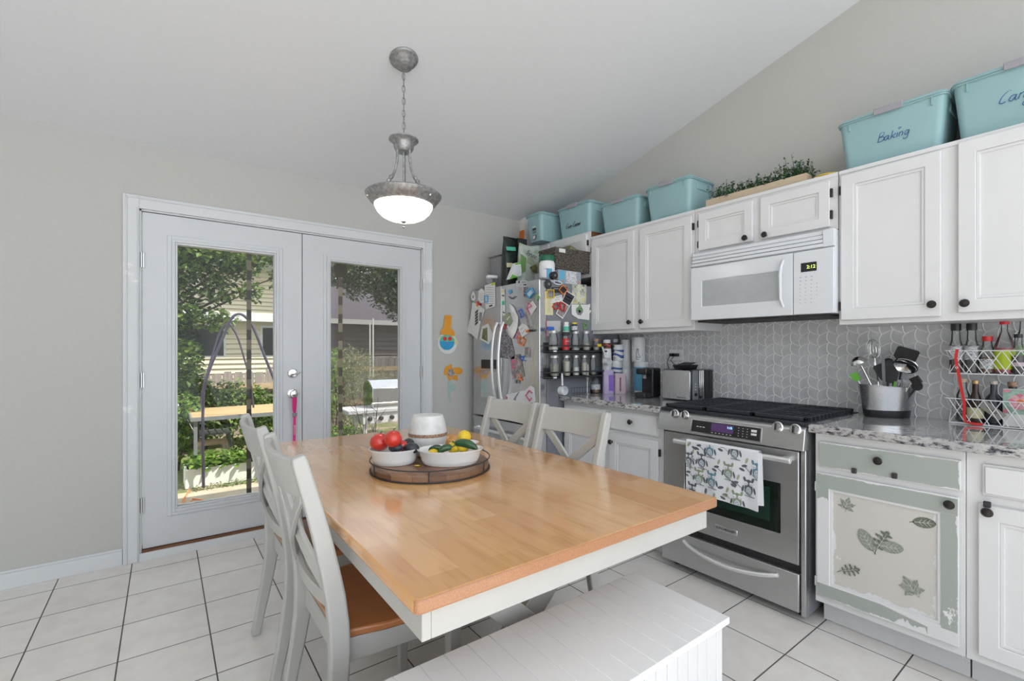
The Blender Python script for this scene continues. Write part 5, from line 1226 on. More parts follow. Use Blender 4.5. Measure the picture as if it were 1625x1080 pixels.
S_g=lambda o:[[(o+.35,.45),(o+.1,.45),(o,.15),(o+.2,0),(o+.38,.4)],[(o+.38,.45),(o+.36,-.35),(o+.1,-.45),(o,-.3)]]
hrt=lambda o:[[(o,.85),(o-.12,1.0),(o-.04,1.08),(o,1.0),(o+.05,1.08),(o+.13,1.0),(o,.85)]]
def front(X,tp=.022,f=.5): return X-tp*f-.001
q=uvx((1393,226),XB-.012)
script(bb,S_B+S_a(.6)+S_k(1.25)+S_i(1.8)+hrt(1.85)+S_n(2.0)+S_g(2.5),XB-.0125,q[0],q[1],.040,M['blueink'],.0014,.25)
bc=tealbin('teal bin marked Candy at the far right on the cabinet, cut by the frame',-.478,-.098,XB,2.1555,.270,.24)
S_C=[[(.5,.9),(.35,1),(.05,.6),(0,.15),(.2,0),(.4,.1)]]
S_d=lambda o:[[(o+.35,.45),(o+.1,.45),(o,.15),(o+.2,0),(o+.38,.4)],[(o+.42,1),(o+.38,.1),(o+.5,0)]]
S_y=lambda o:[[(o,.5),(o+.05,.1),(o+.3,.1)],[(o+.35,.5),(o+.3,-.4),(o-.3,-.75),(o-.7,-.5),(o-.3,-.1)]]
q=uvx((1585,166),XB-.0125)
script(bc,S_C+S_a(.6)+S_n(1.2)+S_d(1.65)+S_y(2.3),XB-.0130,q[0],q[1],.046,M['blueink'],.0015,.3)
tealbin('plain teal bin with a grey latch on the cabinet left of the greenery',-2.098,-1.785,XB,2.1555,.258,.24)
tealbin('smaller plain teal bin between two teal bins near the ceiling slope',-2.530,-2.205,XB,2.1555,.245,.24)
XB2=2.735
bq=tealbin('teal bin with black handwriting above the refrigerator cabinet',-2.985,-2.650,XB2,2.206,.262,.24)
q=uvx((901,357),XB2-.012)
script(bq,S_C+[[(.55,.2),(.7,.45),(.85,.2),(.7,0),(.55,.2)],[(1.0,.2),(1.15,.45),(1.3,.2),(1.15,0),(1.0,.2)]]+S_i(1.45)+[[(1.6,.25),(1.85,.3),(1.75,.48),(1.6,.25),(1.8,.0)]]+[[(a+2.3,b__) for a,b__ in S_C[0]]]+S_a(2.8)+S_n(3.4)+[[(3.7,.35),(3.85,.5),(3.95,.35),(3.95,0)]]+[[(4.1,.25),(4.35,.3),(4.25,.48),(4.1,.25),(4.3,.0)],[(4.5,.5),(4.5,0)],[(4.5,.3),(4.75,.5)]],XB2-.0125,q[0]-.02,q[1]-.03,.042,M['blackink'],.0016,.2,.85)
be=tealbin('teal bin turned end-on with a shield sticker, at the corner over the refrigerator',-3.262,-3.095,2.60,2.2065,.25,.36,clip=False)
be.location=(2.79,3.178,2.2065)
mb=MB(FX(2.598)); u_=-3.178
for i,(c__,hh) in enumerate(((M['blackm'],.024),(M['orange'],.022),(M['paper'],.012),(M['blackm'],.018),(M['greyp'],.016))): mb=MB(FX(2.6005)).box(u_-.022,2.375-i*.023,0,u_+.022,2.375-i*.023+hh,.004); mb.build('sticker',c__,be)
MB(FX(2.6005)).prism([(u_-.024,2.262),(u_+.024,2.262),(u_+.024,2.235),(u_,2.212+.008),(u_-.024,2.235)],0,.003).build('shield_badge',M['blackink'],be)
MB(FX(2.5970)).prism([(u_-.018,2.257),(u_+.018,2.257),(u_+.018,2.237),(u_,2.226),(u_-.018,2.237)],0,.001).build('shield_inset',M['paper'],be)
# planter of greenery
pl=thing('planter_box','long pale wooden planter of green artificial sprigs above the microwave','planter',(2.86,1.38,2.1555))
MB().box(2.785,1.088,2.1555,2.80,1.675,2.218).box(2.92,1.088,2.1555,2.935,1.675,2.218).box(2.80,1.088,2.1555,2.92,1.100,2.218).box(2.80,1.663,2.1555,2.92,1.675,2.218).box(2.80,1.10,2.1555,2.92,1.663,2.19).build('wooden_trough',M['pine'],pl,bevel=.002)
def leafmat(name,cols,trans=.3,rough=.5):
    m,nt,b=base(name); g=N(nt,'ShaderNodeNewGeometry'); c=ramp(nt,g.outputs['Random Per Island'],[(i/(len(cols)-1),c_) for i,c_ in enumerate(cols)])
    nt.links.new(c,b.inputs['Base Color']); b.inputs['Roughness'].default_value=rough
    if trans:
        tr=N(nt,'ShaderNodeBsdfTranslucent'); nt.links.new(c,tr.inputs[0]); mx_=N(nt,'ShaderNodeMixShader'); mx_.inputs[0].default_value=trans
        nt.links.new(b.outputs[0],mx_.inputs[1]); nt.links.new(tr.outputs[0],mx_.inputs[2]); nt.links.new(mx_.outputs[0],nt.nodes['Material Output'].inputs[0])
    return m
def leaves(name,parent,m,pos,size,rn,asp=.5,droop=0):
    """pos: list of points; each becomes a small folded leaf facing a random way"""
    vs=[];fs=[]
    for p in pos:
        s_=size*rn.uniform(.6,1.3); a=rn.uniform(0,2*PI); e=rn.uniform(-.9,.9)-droop
        d=Vector((math.cos(a)*math.cos(e),math.sin(a)*math.cos(e),math.sin(e))); sd=d.cross(Vector((rn.uniform(-.4,.4),rn.uniform(-.4,.4),1)))
        if sd.length<.01: continue
        sd.normalize(); up=sd.cross(d)*.12; b0=len(vs); P0=Vector(p)
        vs+=[tuple(P0),tuple(P0+d*s_*.5+sd*s_*asp*.5+up*s_),tuple(P0+d*s_),tuple(P0+d*s_*.5-sd*s_*asp*.5+up*s_)]
        fs+=[(b0,b0+1,b0+2,b0+3)]
    mb=MB(); mb.v=vs; mb.f=fs; mb.m=[0]*len(fs)
    o=mb.build(name,m,parent,smooth=False); return o
rn=random.Random(3); pos=[]; mb=MB()
for i in range(190):
    y=rn.uniform(1.085,1.665); x=rn.uniform(2.79,2.92); hh=rn.uniform(.04,.105)*(1.1 if y<1.3 else .9); dx,dy=rn.uniform(-.03,.03),rn.uniform(-.035,.035)
    if rn.random()<.06: hh*=1.35
    mb.tube([(x,y,2.185),(x+dx*.5,y+dy*.4,2.20+hh*.5),(x+dx,y+dy,2.20+hh)],.0012,3)
    for k in range(16): f_=rn.uniform(.1,1); pos.append((x+dx*f_+rn.uniform(-.008,.008),y+dy*f_+rn.uniform(-.008,.008),2.20+hh*f_+rn.uniform(-.006,.006)))
mb.build('stems',M['dkgreen'],pl)
M['sprig']=leafmat('sprig_leaf',[(.012,.03,.010),(.03,.065,.02),(.06,.11,.035),(.12,.19,.05)],.1)
o=leaves('greenery',pl,M['sprig'],pos,.016,rn); 
o=thing('can_lid','red and gold round tin lying behind the end of the planter','tin',(2.84,1.02,2.1555)); MB(T(2.86,1.01,2.1565)).lathe([(.062,0),(.066,.004),(.066,.026)],seg=28).build('tin',M['red'],o); MB(T(2.86,1.01,2.1825)).lathe([(.068,0),(.068,.007),(0,.010)],seg=28).build('lid',M['yellow'],o)

# ------------------------------------------------------------------ left counter
def onc(px_,py_,z=CT): return pt(px_,py_,2,z)
def mpp(p): return (p.x*_c+p.y*_s)/FPX
def hof(p,pyt): return CAMZ-(pyt-CYP)*mpp(p)-p.z
# toaster
tx0=2.745; ty1=-uvx((1050,600),tx0)[0]; ty0=-uvx((1096,600),tx0)[0]; tz1_=pt(1096,587,0,tx0).z; tx1=uvy((1131,600),ty0)[0]
t=thing('toaster','brushed steel toaster with grey control end beside the range','toaster',((tx0+tx1)/2,(ty0+ty1)/2,CT))
MB().box(tx0+.004,ty0+.0,CT+.002,tx1,ty1,tz1_).build('shell',M['blackp'],t,bevel=.012,seg=3)
MB(FX(tx0+.006)).rbox(-ty1+.004,CT+.008,-ty0-.004,tz1_-.004,0,.008,r=.015).build('steel_side',M['steelv'],t,bevel=.003)
u=uvy((1098,600),ty0)[0]; e=tx1-tx0
MB(FY(ty0)).box(tx0+.016,CT+.01,0,tx0+e*.30,tz1_-.004,.008).build('control_panel',M['greyp'],t,bevel=.003)
MB(FY(ty0-.008)@T(tx0+e*.16,CT+.045,0)).lathe([(.011,0),(.011,.010),(0,.012)],seg=16).build('dial',M['blackp'],t)
for i in range(3): MB(FY(ty0-.008)).box(tx0+e*.16-.009,CT+.075+i*.018,0,tx0+e*.16+.009,CT+.079+i*.018,.002).build('button',M['paper'],t)
for i in range(3): MB(FY(ty0)).box(tx0+e*(.36+i*.075),CT+.01,0,tx0+e*(.415+i*.075),tz1_-.004,.006).build('chrome_band',M['chrome'],t,bevel=.002)
MB(FY(ty0)).box(tx0+e*.62,CT+.01,0,tx1-.006,tz1_-.004,.004).box(tx0+e*.80,CT+.06,.004,tx0+e*.90,tz1_-.01,.008).build('lever_slot',M['blackp'],t,bevel=.001)
text('lettering','Hamilton B',.014,FX(tx0-.0025)@T(-ty0-.07,CT+.022,0),M['blackink'],t)
t=thing('black_tray_box','small black open box standing on the toaster','box',(2.88,1.98,tz1_+.001)); 
mb=MB(T((tx0+tx1)/2-.02,(ty0+ty1)/2,tz1_+.001)); mb.frus((-.06,-.045,.06,.045),(-.07,-.055,.07,.055),0,.03); mb.build('tray',M['blackp'],t,bevel=.002); MB(T((tx0+tx1)/2-.02,(ty0+ty1)/2,tz1_+.031)@Matrix.Rotation(-.18,4,'Y')).box(-.055,-.045,.0,.055,.045,.006).build('lid',M['blackm'],t,bevel=.002)
# pod coffee machine
cx0=2.70; cy1=-uvx((1008,600),cx0)[0]; cy0=-uvx((1026,600),cx0)[0]; cz1=pt(1026,584,0,cx0).z; cx1=min(XR-.03,uvy((1049,600),cy0)[0])
t=thing('coffee_machine','compact black pod coffee machine left of the toaster','coffee machine',((cx0+cx1)/2,(cy0+cy1)/2,CT))
MB().box(cx0+.07,cy0,CT+.001,cx1,cy1,cz1).build('body',M['blackp'],t,bevel=.010,seg=3); MB().box(cx0,cy0+.004,cz1-.045,cx0+.075,cy1-.004,cz1-.003).build('brew_head',M['blackp'],t,bevel=.008); MB().box(cx0-.02,cy0+.002,CT+.001,cx0+.075,cy1-.002,CT+.035).build('drip_tray',M['blackm'],t,bevel=.010,seg=3)
MB(T(cx0+.04,(cy0+cy1)/2,cz1-.075)).cyl((0,0,0),.014,.03,14).build('spout',M['greyp'],t)
# bottles and bags
def bottle(name,label,cat,p,prof,m,labm=None,lab=None,capm=None,cap=None,fill=None,ff=.4,grp=None,txt=None):
    t=thing(name,label,cat,p,0,grp)
    MB().lathe([(max(r,1e-4),z) for r,z in prof],seg=22).build('bottle',m,t,world=False)
    if fill:
        zz=prof[-1][1]*ff; q=[(r*.93,z+.002) for r,z in prof if z<zz]; q.append((q[-1][0],zz)); q.append((1e-4,zz)); MB().lathe(q,seg=22).build('contents',fill,t,world=False)
    if labm: 
        r=max(rr for rr,z in prof)*1.015; MB().lathe([(r,lab[0]),(r,lab[1])],seg=22,cap=False).build('label',labm,t,world=False)
    if capm: MB().lathe([(cap[0],prof[-1][1]-.002),(cap[0],prof[-1][1]+cap[1]),(1e-4,prof[-1][1]+cap[1])],seg=18).build('cap',capm,t,world=False)
    return t
p=onc(945,623); h=hof(p,588)
bottle('syrup_bottle','maple syrup bottle with a blue cap and white label on the left counter','bottle',p,[(.026,0),(.034,.004),(.037,.03),(.034,h*.45),(.018,h*.66),(.011,h*.8),(.011,h*.97)],M['glass'],M['labelw'],(.028,h*.40),M['cyan'],(.014,.018),M['amber'],.28)
p=onc(932,625); h=hof(p,577)
t=thing('milk_frother','slim grey handheld milk frother standing on a clear base','frother',p)
MB().lathe([(.018,0),(.018,.006),(.006,.010),(0,.010)],seg=16).build('stand',M['clearp'],t,world=False); MB().tube([(0,0,.008),(0,0,h*.45)],.002,6).build('shaft',M['chrome'],t,world=False); MB().lathe([(.005,h*.42),(.012,h*.58),(.014,h*.78),(.010,h*.96),(.004,h),(0,h)],seg=16).build('grip',mat('warm_grey_plastic',(.42,.40,.39),.5),t,world=False)
def gusset(name,label,p,w_,h,d_,m,cat='bag',grp=None,extra=None):
    t=thing(name,label,cat,(p.x+d_*.3,p.y,p.z),-.75,grp)
    mb=MB(); vs=[];fs=[]; R_=[(0,1,.9),(.1,1.03,1.05),(.5,1,.95),(.82,.94,.6),(.93,.9,.2),(1,.9,.06)]
    for f_,a,b_ in R_:
        for i in range(16):
            an=2*PI*i/16; cx=math.copysign(abs(math.cos(an))**.5,math.cos(an)); cy=math.copysign(abs(math.sin(an))**.6,math.sin(an)); j=1+rnd.uniform(-.04,.04)
            vs.append((w_/2*a*cx*j,d_/2*b_*cy*j,h*f_))
    for j in range(len(R_)-1):
        for i in range(16): k=(i+1)%16; fs.append((j*16+i,j*16+k,(j+1)*16+k,(j+1)*16+i))
    fs+=[tuple(range(15,-1,-1)),tuple(80+i for i in range(16))]; mb.add(vs,fs); mb.build('pouch',m,t,world=False,ang=50)
    if extra: MB().box(extra[0]*w_,-d_/2*1.12,h*.12,extra[1]*w_,-d_/2*.98,h*.8).build('stripe',extra[2],t,world=False,bevel=.001)
    return t
p=onc(963,624); gusset('coffee_pouch','purple and lilac foil coffee pouch behind the syrup bottle',p,.085,hof(p,587),.06,M['lilac'],extra=(.02,.42,M['purple']))
p=onc(982,624); gusset('coffee_pouch','pale pink foil coffee pouch with a mauve stripe on the counter',p,.095,hof(p,592),.06,M['pinkbag'],extra=(-.08,.02,mat('mauve_stripe',(.22,.06,.12),.4)))
p=onc(996,621); h=hof(p,570)
bottle('spray_bottle','slim bottle with a bright pink cap beside the pink pouch','bottle',p,[(.012,0),(.016,.004),(.016,h*.62),(.012,h*.68),(.011,h*.76)],M['glass'],M['magenta'],(.02,h*.25),M['magenta'],(.013,h*.28))
p=onc(1005,618); h=hof(p,571)
bottle('drink_bottle','dark bottle with a round pink sticker left of the coffee machine','bottle',p,[(.018,0),(.022,.004),(.022,h*.55),(.014,h*.7),(.012,h*.86)],M['glass'],M['pinkbag'],(h*.5,h*.62),M['blackp'],(.015,.02),M['darkliq'],.45)
# tubs
def tub(label,px_,pyb,pyt,X,r,m,lm,z0=None,h=None):
    q=uvx((px_,580),X); y=-q[0]; zb=CT if z0 is None else z0
    zt_2=pt(px_,pyt,0,X).z; hh=(zt_2-zb) if h is None else h
    t=thing('supplement_tub',label,'tub',(X,y,zb+.001),0,None)
    MB().lathe([(r*.92,0),(r,.005),(r,hh-.028),(r*.9,hh-.022)],seg=26).build('tub',m,t,world=False)
    MB().lathe([(r*.97,hh-.026),(r*.97,hh-.004),(r*.92,hh),(0,hh)],seg=26).build('lid',M['whitep'],t,world=False)
    if lm: MB().lathe([(r*1.01,.02),(r*1.01,hh-.04)],seg=26,cap=False).build('label',lm,t,world=False)
    return t,(X,y,zb+hh)
m,nt,b=base('rainbow_label'); v=coords(nt); wv_=N(nt,'ShaderNodeTexWave',wave_type='RINGS'); wv_.inputs['Scale'].default_value=9; nt.links.new(v,wv_.inputs[0]); nt.links.new(ramp(nt,wv_.outputs[1],[(0,(.72,.72,.72)),(.6,(.72,.72,.72)),(.62,(.05,.1,.35))]),b.inputs[0]); M['rainb']=m
Xt=2.90
t_,e1=tub('white tub with a blue arched label, lower of a stack of two behind the pouches',978,0,572,Xt,.047,M['whitep'],M['rainb'])
tub('white tub with a blue arched label, stacked on top of its twin',981,0,547,Xt,.043,M['whitep'],M['rainb'],z0=e1[2])
t_,e2=tub('white canister lowest of the stack next to the backsplash',1018,0,574,2.985,.055,M['whitep'],M['ltblue'])
tb2,e3=tub('large white canister with a black cat drawing, topmost at the backsplash',1013,0,535,2.985,.052,M['whitep'],None,z0=e2[2])
q=uvx((1012,560),2.985-.053); mb=MB(FX(2.985-.0535)); 
cat_=[(-.012,-.03),(-.014,.0),(-.006,.02),(-.004,.036),(.0,.028),(.006,.034),(.008,.018),(.004,.004),(.012,-.012),(.022,-.024),(.024,-.034)]
mb.tube([(q[0]+a,q[1]+b__,0) for a,b__ in cat_],.0016,5,closed=True); mb.tube([(q[0]+a,q[1]+b__,0) for a,b__ in ((-.01,-.032),(-.018,-.042),(-.005,-.048),(.015,-.046))],.0016,5); mb.build('cat_drawing',M['blackink'],tb2)
t_,e4=tub('tall white canister hidden behind the pink-capped bottle',993,0,585,2.99,.042,M['whitep'],None)
tub('white canister partly hidden between the stacked tubs, upper one',993,0,539,2.99,.042,M['whitep'],None,z0=e4[2])
t_,e5=tub('plain tall white canister behind the purple coffee pouch',963,0,553,2.80,.036,M['whitep'],None)
tub('jar with a red label standing on a tall white canister at the shelf end',963,0,539,2.80,.030,M['amber'],M['pinkred'],z0=e5[2])
t_,e6=tub('tall grey canister behind the stacked blue-labelled tubs',976,0,556,2.985,.030,M['greyp'],None)
tub('dark glass jar with a metal lid right of the red-labelled jar',976,0,538,2.985,.028,M['glass'],M['herbs'],z0=e6[2])
# small jars in a wire caddy below the shelf
p=onc(905,624)
t=thing('wire_caddy','small black wire caddy of jars under the lower jar shelf','caddy',(p.x+.04,p.y-.02,CT))
mb=MB(T(p.x+.04,p.y-.015,CT+.002)); 
for z in (.004,.045):
    mb.tube([(-.075,-.035,z),(.13,-.035,z),(.13,.03,z),(-.075,.03,z)],.0016,5,closed=True)
for i in range(8): mb.tube([(-.075+i*.0293,-.035,.004),(-.075+i*.0293,-.035,.045)],.0013,5)
mb.build('wire_frame',M['blackm'],t)
for i,(dx,f_,l) in enumerate(((-.045,M['glass'],'small clear jar at the left end of the wire caddy'),(.0,M['herbs'],'small jar of green packets in the middle of the wire caddy'),(.045,M['grain'],'small jar with a silver lid at the right of the wire caddy'))):
    jar(l,p.x+.04+dx,p.y-.018,CT+.006,.020,.062,M['silverlid'],f_ if i else None,.6,'small jars in the wire caddy')
tag(MB(T(p.x+.045,p.y-.045,CT+.04)@Matrix.Rotation(.3,4,'Y')).box(-.018,-.002,-.02,.018,.002,.03).build('sachet',M['yellow']),'yellow sachet sticking up from the wire caddy','sachet')
tag(MB(T(p.x+.135+.02,p.y,CT+.001)).box(-.012,-.012,0,.012,.012,.05).build('small_box',M['purple'],bevel=.003),'small purple box behind the milk frother','box')
# bottles peeking behind, end of shelf
# ------------------------------------------------------------------ right counter
# utensil caddy
up=Vector((2.925,-uvx((1407,640),2.925)[0],CT+.001)); sc2=mpp(up); rx=.5*(1446-1366)*sc2; hh=hof(up,612)
ut=thing('utensil_caddy','oval stainless steel utensil caddy with a black base, full of tools','utensil holder',up,-.75)
MB().lathe([(.78,0),(.80,.003),(.84,.036),(.80,.036)],seg=40,sx=rx,sy=rx*.62).build('base_band',M['blackp'],ut,world=False)
mb=MB(); vs=[];fs=[];n=48
for j,(r,f_) in enumerate(((.845,.028),(.86,.30),(.99,.92),(1.02,1.0),(.97,1.0),(.80,.3))):
    for i in range(n):
        a=2*PI*i/n; z=.036 if f_==.028 else hh*(f_)*(1+(.06*-math.cos(a) if f_>.5 else 0)); vs.append((rx*r*math.cos(a),rx*.62*r*math.sin(a),z))
for j in range(5):
    for i in range(n): k=(i+1)%n; fs.append((j*n+i,j*n+k,(j+1)*n+k,(j+1)*n+i))
mb.add(vs,fs); mb.build('steel_wall',M['steelv'],ut,world=False)
def tool(name,label,base_uv,tip_px,head,m,hm=None,cat='utensil',dx=0,r=.005):
    """handle from inside the caddy to a pixel-measured tip at depth of the caddy; head builder gets frame at tip"""
    X=up.x+dx; q=uvx(tip_px,X); tip=Vector((X,-q[0],q[1])); b0=Vector((up.x+dx*.3,up.y-base_uv*.04,CT+.03))
    t=thing(name,label,cat,b0); d=(tip-b0).normalized()
    MB().tube([b0,b0.lerp(tip,.5),tip],r,8).build('handle',m,t)
    z=d; x=Vector((-1,0,0)); x=(x-z*x.dot(z)).normalized(); y=z.cross(x)
    Mx=Matrix(((y.x,z.x,x.x,tip.x),(y.y,z.y,x.y,tip.y),(y.z,z.z,x.z,tip.z),(0,0,0,1)))   # (side, along, toward viewer)
    mb=MB(Mx); head(mb); mb.build('head',hm or m,t,bevel=0); return t
def plate(w0,w1,L,th=.003): return lambda mb: mb.prism([(-w0,0),(-w1,L*.3),(-w1,L*.92),(-w1*.8,L),(w1*.8,L),(w1,L*.92),(w1,L*.3),(w0,0)],-th/2,th/2)
def ladle(mb):
    mb.M=mb.M@T(0,.02,.01)@Matrix.Rotation(R(100),4,'X'); mb.lathe([(0,-.032),(.022,-.028),(.038,-.012),(.042,.004),(.040,.004),(.034,-.012),(.02,-.025),(0,-.029)],seg=24)
def whisk(mb):
    for k in range(7):
        a=PI*k/7; P_=[]
        for i in range(15):
            t_=i/14; w_=.030*math.sin(PI*t_)**.7*(1 if 1 else 0); s_=t_*2*PI
            P_.append((.030*math.sin(PI*t_*1)*math.cos(a) if t_<.5 else .030*math.sin(PI*t_)*math.cos(a),0,0))
        P_=[]
        for i in range(21):
            th=PI*i/20*1-PI/2; # arch
            s_=i/20; rr=.032*math.sin(PI*s_)**.6; z_=.095*math.sin(PI*s_/1) if 0 else None
        for i in range(21):
            ph=-PI+2*PI*i/20
            w_=.030*math.sin(ph); L_=.05*(1+math.cos(ph))
            P_.append((w_*math.cos(a),L_,w_*math.sin(a)))
        mb.tube(P_,.0011,5)
tool('ladle','shiny steel ladle with its bowl up at the left of the caddy',.2*-1,(1367,580),ladle,M['chrome'],dx=-.02)
tool('whisk','steel wire whisk standing behind the ladle',-.5,(1388,568),whisk,M['chrome'],dx=.03)
tool('spatula','grey narrow spatula handle sticking up between whisk and turners',-.1,(1403,610),lambda mb: mb.box(-.006,0,-.004,.006,.155,.004) ,M['greyp'],dx=-.03)
tool('turner','wide flat black turner leaning right in the caddy',.6,(1418,606),lambda mb:(setattr(mb,'M',mb.M@RZ(.55)),plate(.015,.042,.105)(mb)),M['blackp'],M['blackm'],dx=-.03)
tool('slotted_turner','large black turner at the top right of the caddy tools',.8,(1432,575),lambda mb:(setattr(mb,'M',mb.M@RZ(-.25)),plate(.02,.046,.075,.005)(mb)),M['blackp'],dx=.03)
def strainer(mb): mb.M=mb.M@T(0,.03,0)@Matrix.Rotation(R(28),4,'X'); mb.tube([(.050*math.cos(2*PI*i/32),.050*math.sin(2*PI*i/32)*.8,0) for i in range(32)],.003,6,closed=True); mb.lathe([(.048,0),(.035,-.010),(.0,-.016)],seg=28,sy=.8,cap=False)
tool('strainer','round steel mesh strainer under the large black turner',.7,(1434,590),strainer,M['greyp'],M['chrome'],dx=-.01)
tool('black_spoon','black serving spoon with its bowl facing forward',.0,(1409,592),lambda mb: mb.ell((0,.035,0),.030,.042,.010,18,8),M['blackp'],dx=.01)
tool('black_masher','black handled tool pointing out at the right of the caddy',.8,(1447,606),lambda mb:(setattr(mb,'M',mb.M@RZ(-.6)),mb.box(-.018,0,-.010,.018,.036,.010)),M['chrome'],M['blackp'],dx=-.02)
tool('measuring_scoop','round black scoop at the far right of the caddy',1.0,(1456,612),lambda mb: mb.lathe([(.0,-.006),(.020,-.004),(.023,.010),(0,.010)],seg=20),M['blackp'],dx=.0)
tool('green_spatula','lime green silicone spatula rising at the left of the caddy',-.9,(1362,604),lambda mb: plate(.006,.018,.045,.006)(mb),M['chrome'],M['green'],dx=-.01,r=.003)
tool('green_spoon','lime green utensil handle in the middle of the caddy',.2,(1420,608),lambda mb: mb.box(-.004,0,-.002,.004,.01,.002),M['green'],dx=-.04)
for i,(x,l) in enumerate(((1427,'steel fork-like tool right of the green handle in the caddy'),(1436,'thin steel tool handle near the right rim of the caddy'))): tool('steel_tool',l,.4+.2*i,(x,606),lambda mb: mb.box(-.006,0,-.001,.006,.012,.001),M['chrome'],dx=-.045,r=.0035)
# two-tier wire rack
RX0,RX1=2.90,3.035; ry1=-uvx((1506,640),RX0)[0]; ry0=.14
rz_=[CT+.004, pt(1506,592,0,RX0).z]; rt=[pt(1503,631,0,RX0).z, pt(1503,556,0,RX0).z]
rk=thing('wire_rack','two-tier white wire rack of bottles at the right end of the counter','rack',(2.97,(ry0+ry1)/2,CT))
for lv in (0,1):
    z0,z1=rz_[lv],rt[lv]; mb=MB()
    mb.tube([(RX0-.008,ry0,z1),(RX0-.008,ry1+.012,z1),(RX1,ry1+.012,z1),(RX1,ry0,z1)],.0024,6,closed=True)
    mb.tube([(RX0,ry0,z0),(RX0,ry1,z0),(RX1,ry1,z0),(RX1,ry0,z0)],.0024,6,closed=True)
    n=7; W2=(ry1-ry0)/n
    for i in range(n):
        a_,b_=ry1-i*W2,ry1-(i+1)*W2
        mb.tube([(RX0-.008,a_+.0,z1),(RX0,b_,z0)],.0017,5); mb.tube([(RX0,a_,z0),(RX0-.008,b_,z1)],.0017,5)
        mb.tube([(RX0-.004,a_-W2*.35,z1),(RX0,b_-W2*.35+.0,z0)],.0017,5) if i<n-1 else None
    mb.tube([(RX0,ry1,z0),(RX1,ry1+.01,z1)],.0017,5); mb.tube([(RX1,ry1,z0),(RX0,ry1+.01,z1)],.0017,5)
    for i in range(5): x=RX0+(RX1-RX0)*i/4; mb.tube([(x,ry0,z0),(x,ry1,z0)],.0014,5)
    mb.build('upper_basket' if lv else 'lower_basket',M['whitep'],rk)
mb=MB()
for y in (ry0,ry1): mb.tube([(RX1,y,CT+.003),(RX1,y,rt[1]+.0)],.003,8)
mb.build('uprights',M['whitep'],rk)
def ry(px_,X=2.965): return -uvx((px_,600),X)[0]
XM=2.965; zu=rz_[1]+.003; zl=rz_[0]+.003
def hpx(py_,z): return pt(1550,py_,0,XM).z-z
h=hpx(517,zu)
for px_,l in ((1517,'dark syrup bottle with black pump cap at the left of the upper basket'),(1542,'dark syrup bottle with black pump cap, second from the left in the upper basket')):
    bottle('syrup_bottle',l,'bottle',(XM,ry(px_),zu),[(.020,0),(.024,.004),(.024,h*.58),(.017,h*.70),(.015,h*.92)],M['glass'],M['labelw'],(h*.28,h*.58),M['blackp'],(.0185,.030),M['darkliq'],.64,grp='pump syrup bottles in the upper basket')
h=hpx(538,zu); bottle('flavour_bottle','bottle with a red cap and white label in the upper basket','bottle',(XM,ry(1567),zu),[(.022,0),(.026,.004),(.026,h*.62),(.017,h*.8),(.015,h*.95)],M['glass'],M['labelw'],(.02,h*.42),M['red'],(.018,.020),M['amber'],.5)
h=hpx(512,zu); bottle('juice_bottle','clear bottle with a lime label and red cap in the upper basket','bottle',(XM,ry(1594),zu),[(.028,0),(.034,.004),(.034,h*.5),(.022,h*.68),(.011,h*.82),(.011,h*.96)],M['glass'],M['limelab'],(.02,h*.46),M['red'],(.016,.010),M['pinkred'],.52)
h=hpx(532,zu); bottle('sauce_bottle','small bottle with a black cap beside the lime-labelled bottle','bottle',(XM-.02,ry(1616,XM-.02),zu),[(.017,0),(.020,.004),(.020,h*.58),(.013,h*.74),(.012,h*.93)],M['glass'],M['pinkbag'],(h*.2,h*.3),M['blackp'],(.014,.014),M['darkliq'],.5)
h=hpx(506,zu); bottle('lemon_bottle','bottle with a yellow cap at the right edge of the upper basket','bottle',(XM+.035,ry(1625,XM+.035),zu),[(.022,0),(.026,.004),(.026,h*.55),(.014,h*.8),(.012,h*.95)],M['glass'],M['green'],(.03,h*.5),M['yellow'],(.015,.016))
h=hpx(602,zl)
bottle('bitters_bottle','corked dark bottle at the left end of the lower basket','bottle',(XM-.005,ry(1529),zl),[(.020,0),(.024,.004),(.024,h*.62),(.013,h*.78),(.012,h*.94)],M['glass'],M['photodk'],(h*.2,h*.5),M['pine'],(.014,.014),M['darkliq'],.6)
bottle('liqueur_bottle','dark rounded bottle with cream label and gold neck in the lower basket','bottle',(XM-.025,ry(1548,XM-.025),zl),[(.022,0),(.027,.004),(.028,h*.35),(.018,h*.60),(.011,h*.72),(.011,h*.92)],M['darkliq'],M['cream'],(h*.12,h*.36),mat('gold_foil',(.5,.34,.14),.35,.6),(.012,.012))
bottle('liqueur_bottle','round-shouldered dark bottle with a gold neck, middle of the lower basket','bottle',(XM,ry(1577),zl),[(.028,0),(.034,.004),(.036,h*.40),(.026,h*.60),(.012,h*.70),(.011,h*.92)],mat('smoky_dark_glass',(.035,.04,.055),.12),None,None,mat('pale_gold_cap',(.55,.5,.42),.4),(.013,.012))
bottle('liqueur_bottle','bottle with a dull bronze cap behind the flowered box','bottle',(XM+.03,ry(1607,XM+.03),zl),[(.024,0),(.028,.004),(.028,h*.50),(.014,h*.76),(.013,h*.88)],M['darkliq'],None,None,M['copper'],(.016,.018))
p=(RX0+.012,ry(1612,RX0+.012),zl)
t=thing('flowered_box','white box printed with pink flowers in the lower basket','box',p); y0_,y1_=ry(1625,RX0+.01)-.03,ry(1591,RX0+.01); ztt=pt(1600,617,0,RX0+.012).z
MB().box(RX0+.014,y0_,zl,RX0+.05,y1_,ztt).build('box',M['paper'],t,bevel=.002); mb=MB(FX(RX0+.014)); mb.box(-y1_+.001,zl+.055,0,-y0_,ztt-.002,.0008); cu_,cv_=-y1_+.052,(zl+.055+ztt)/2
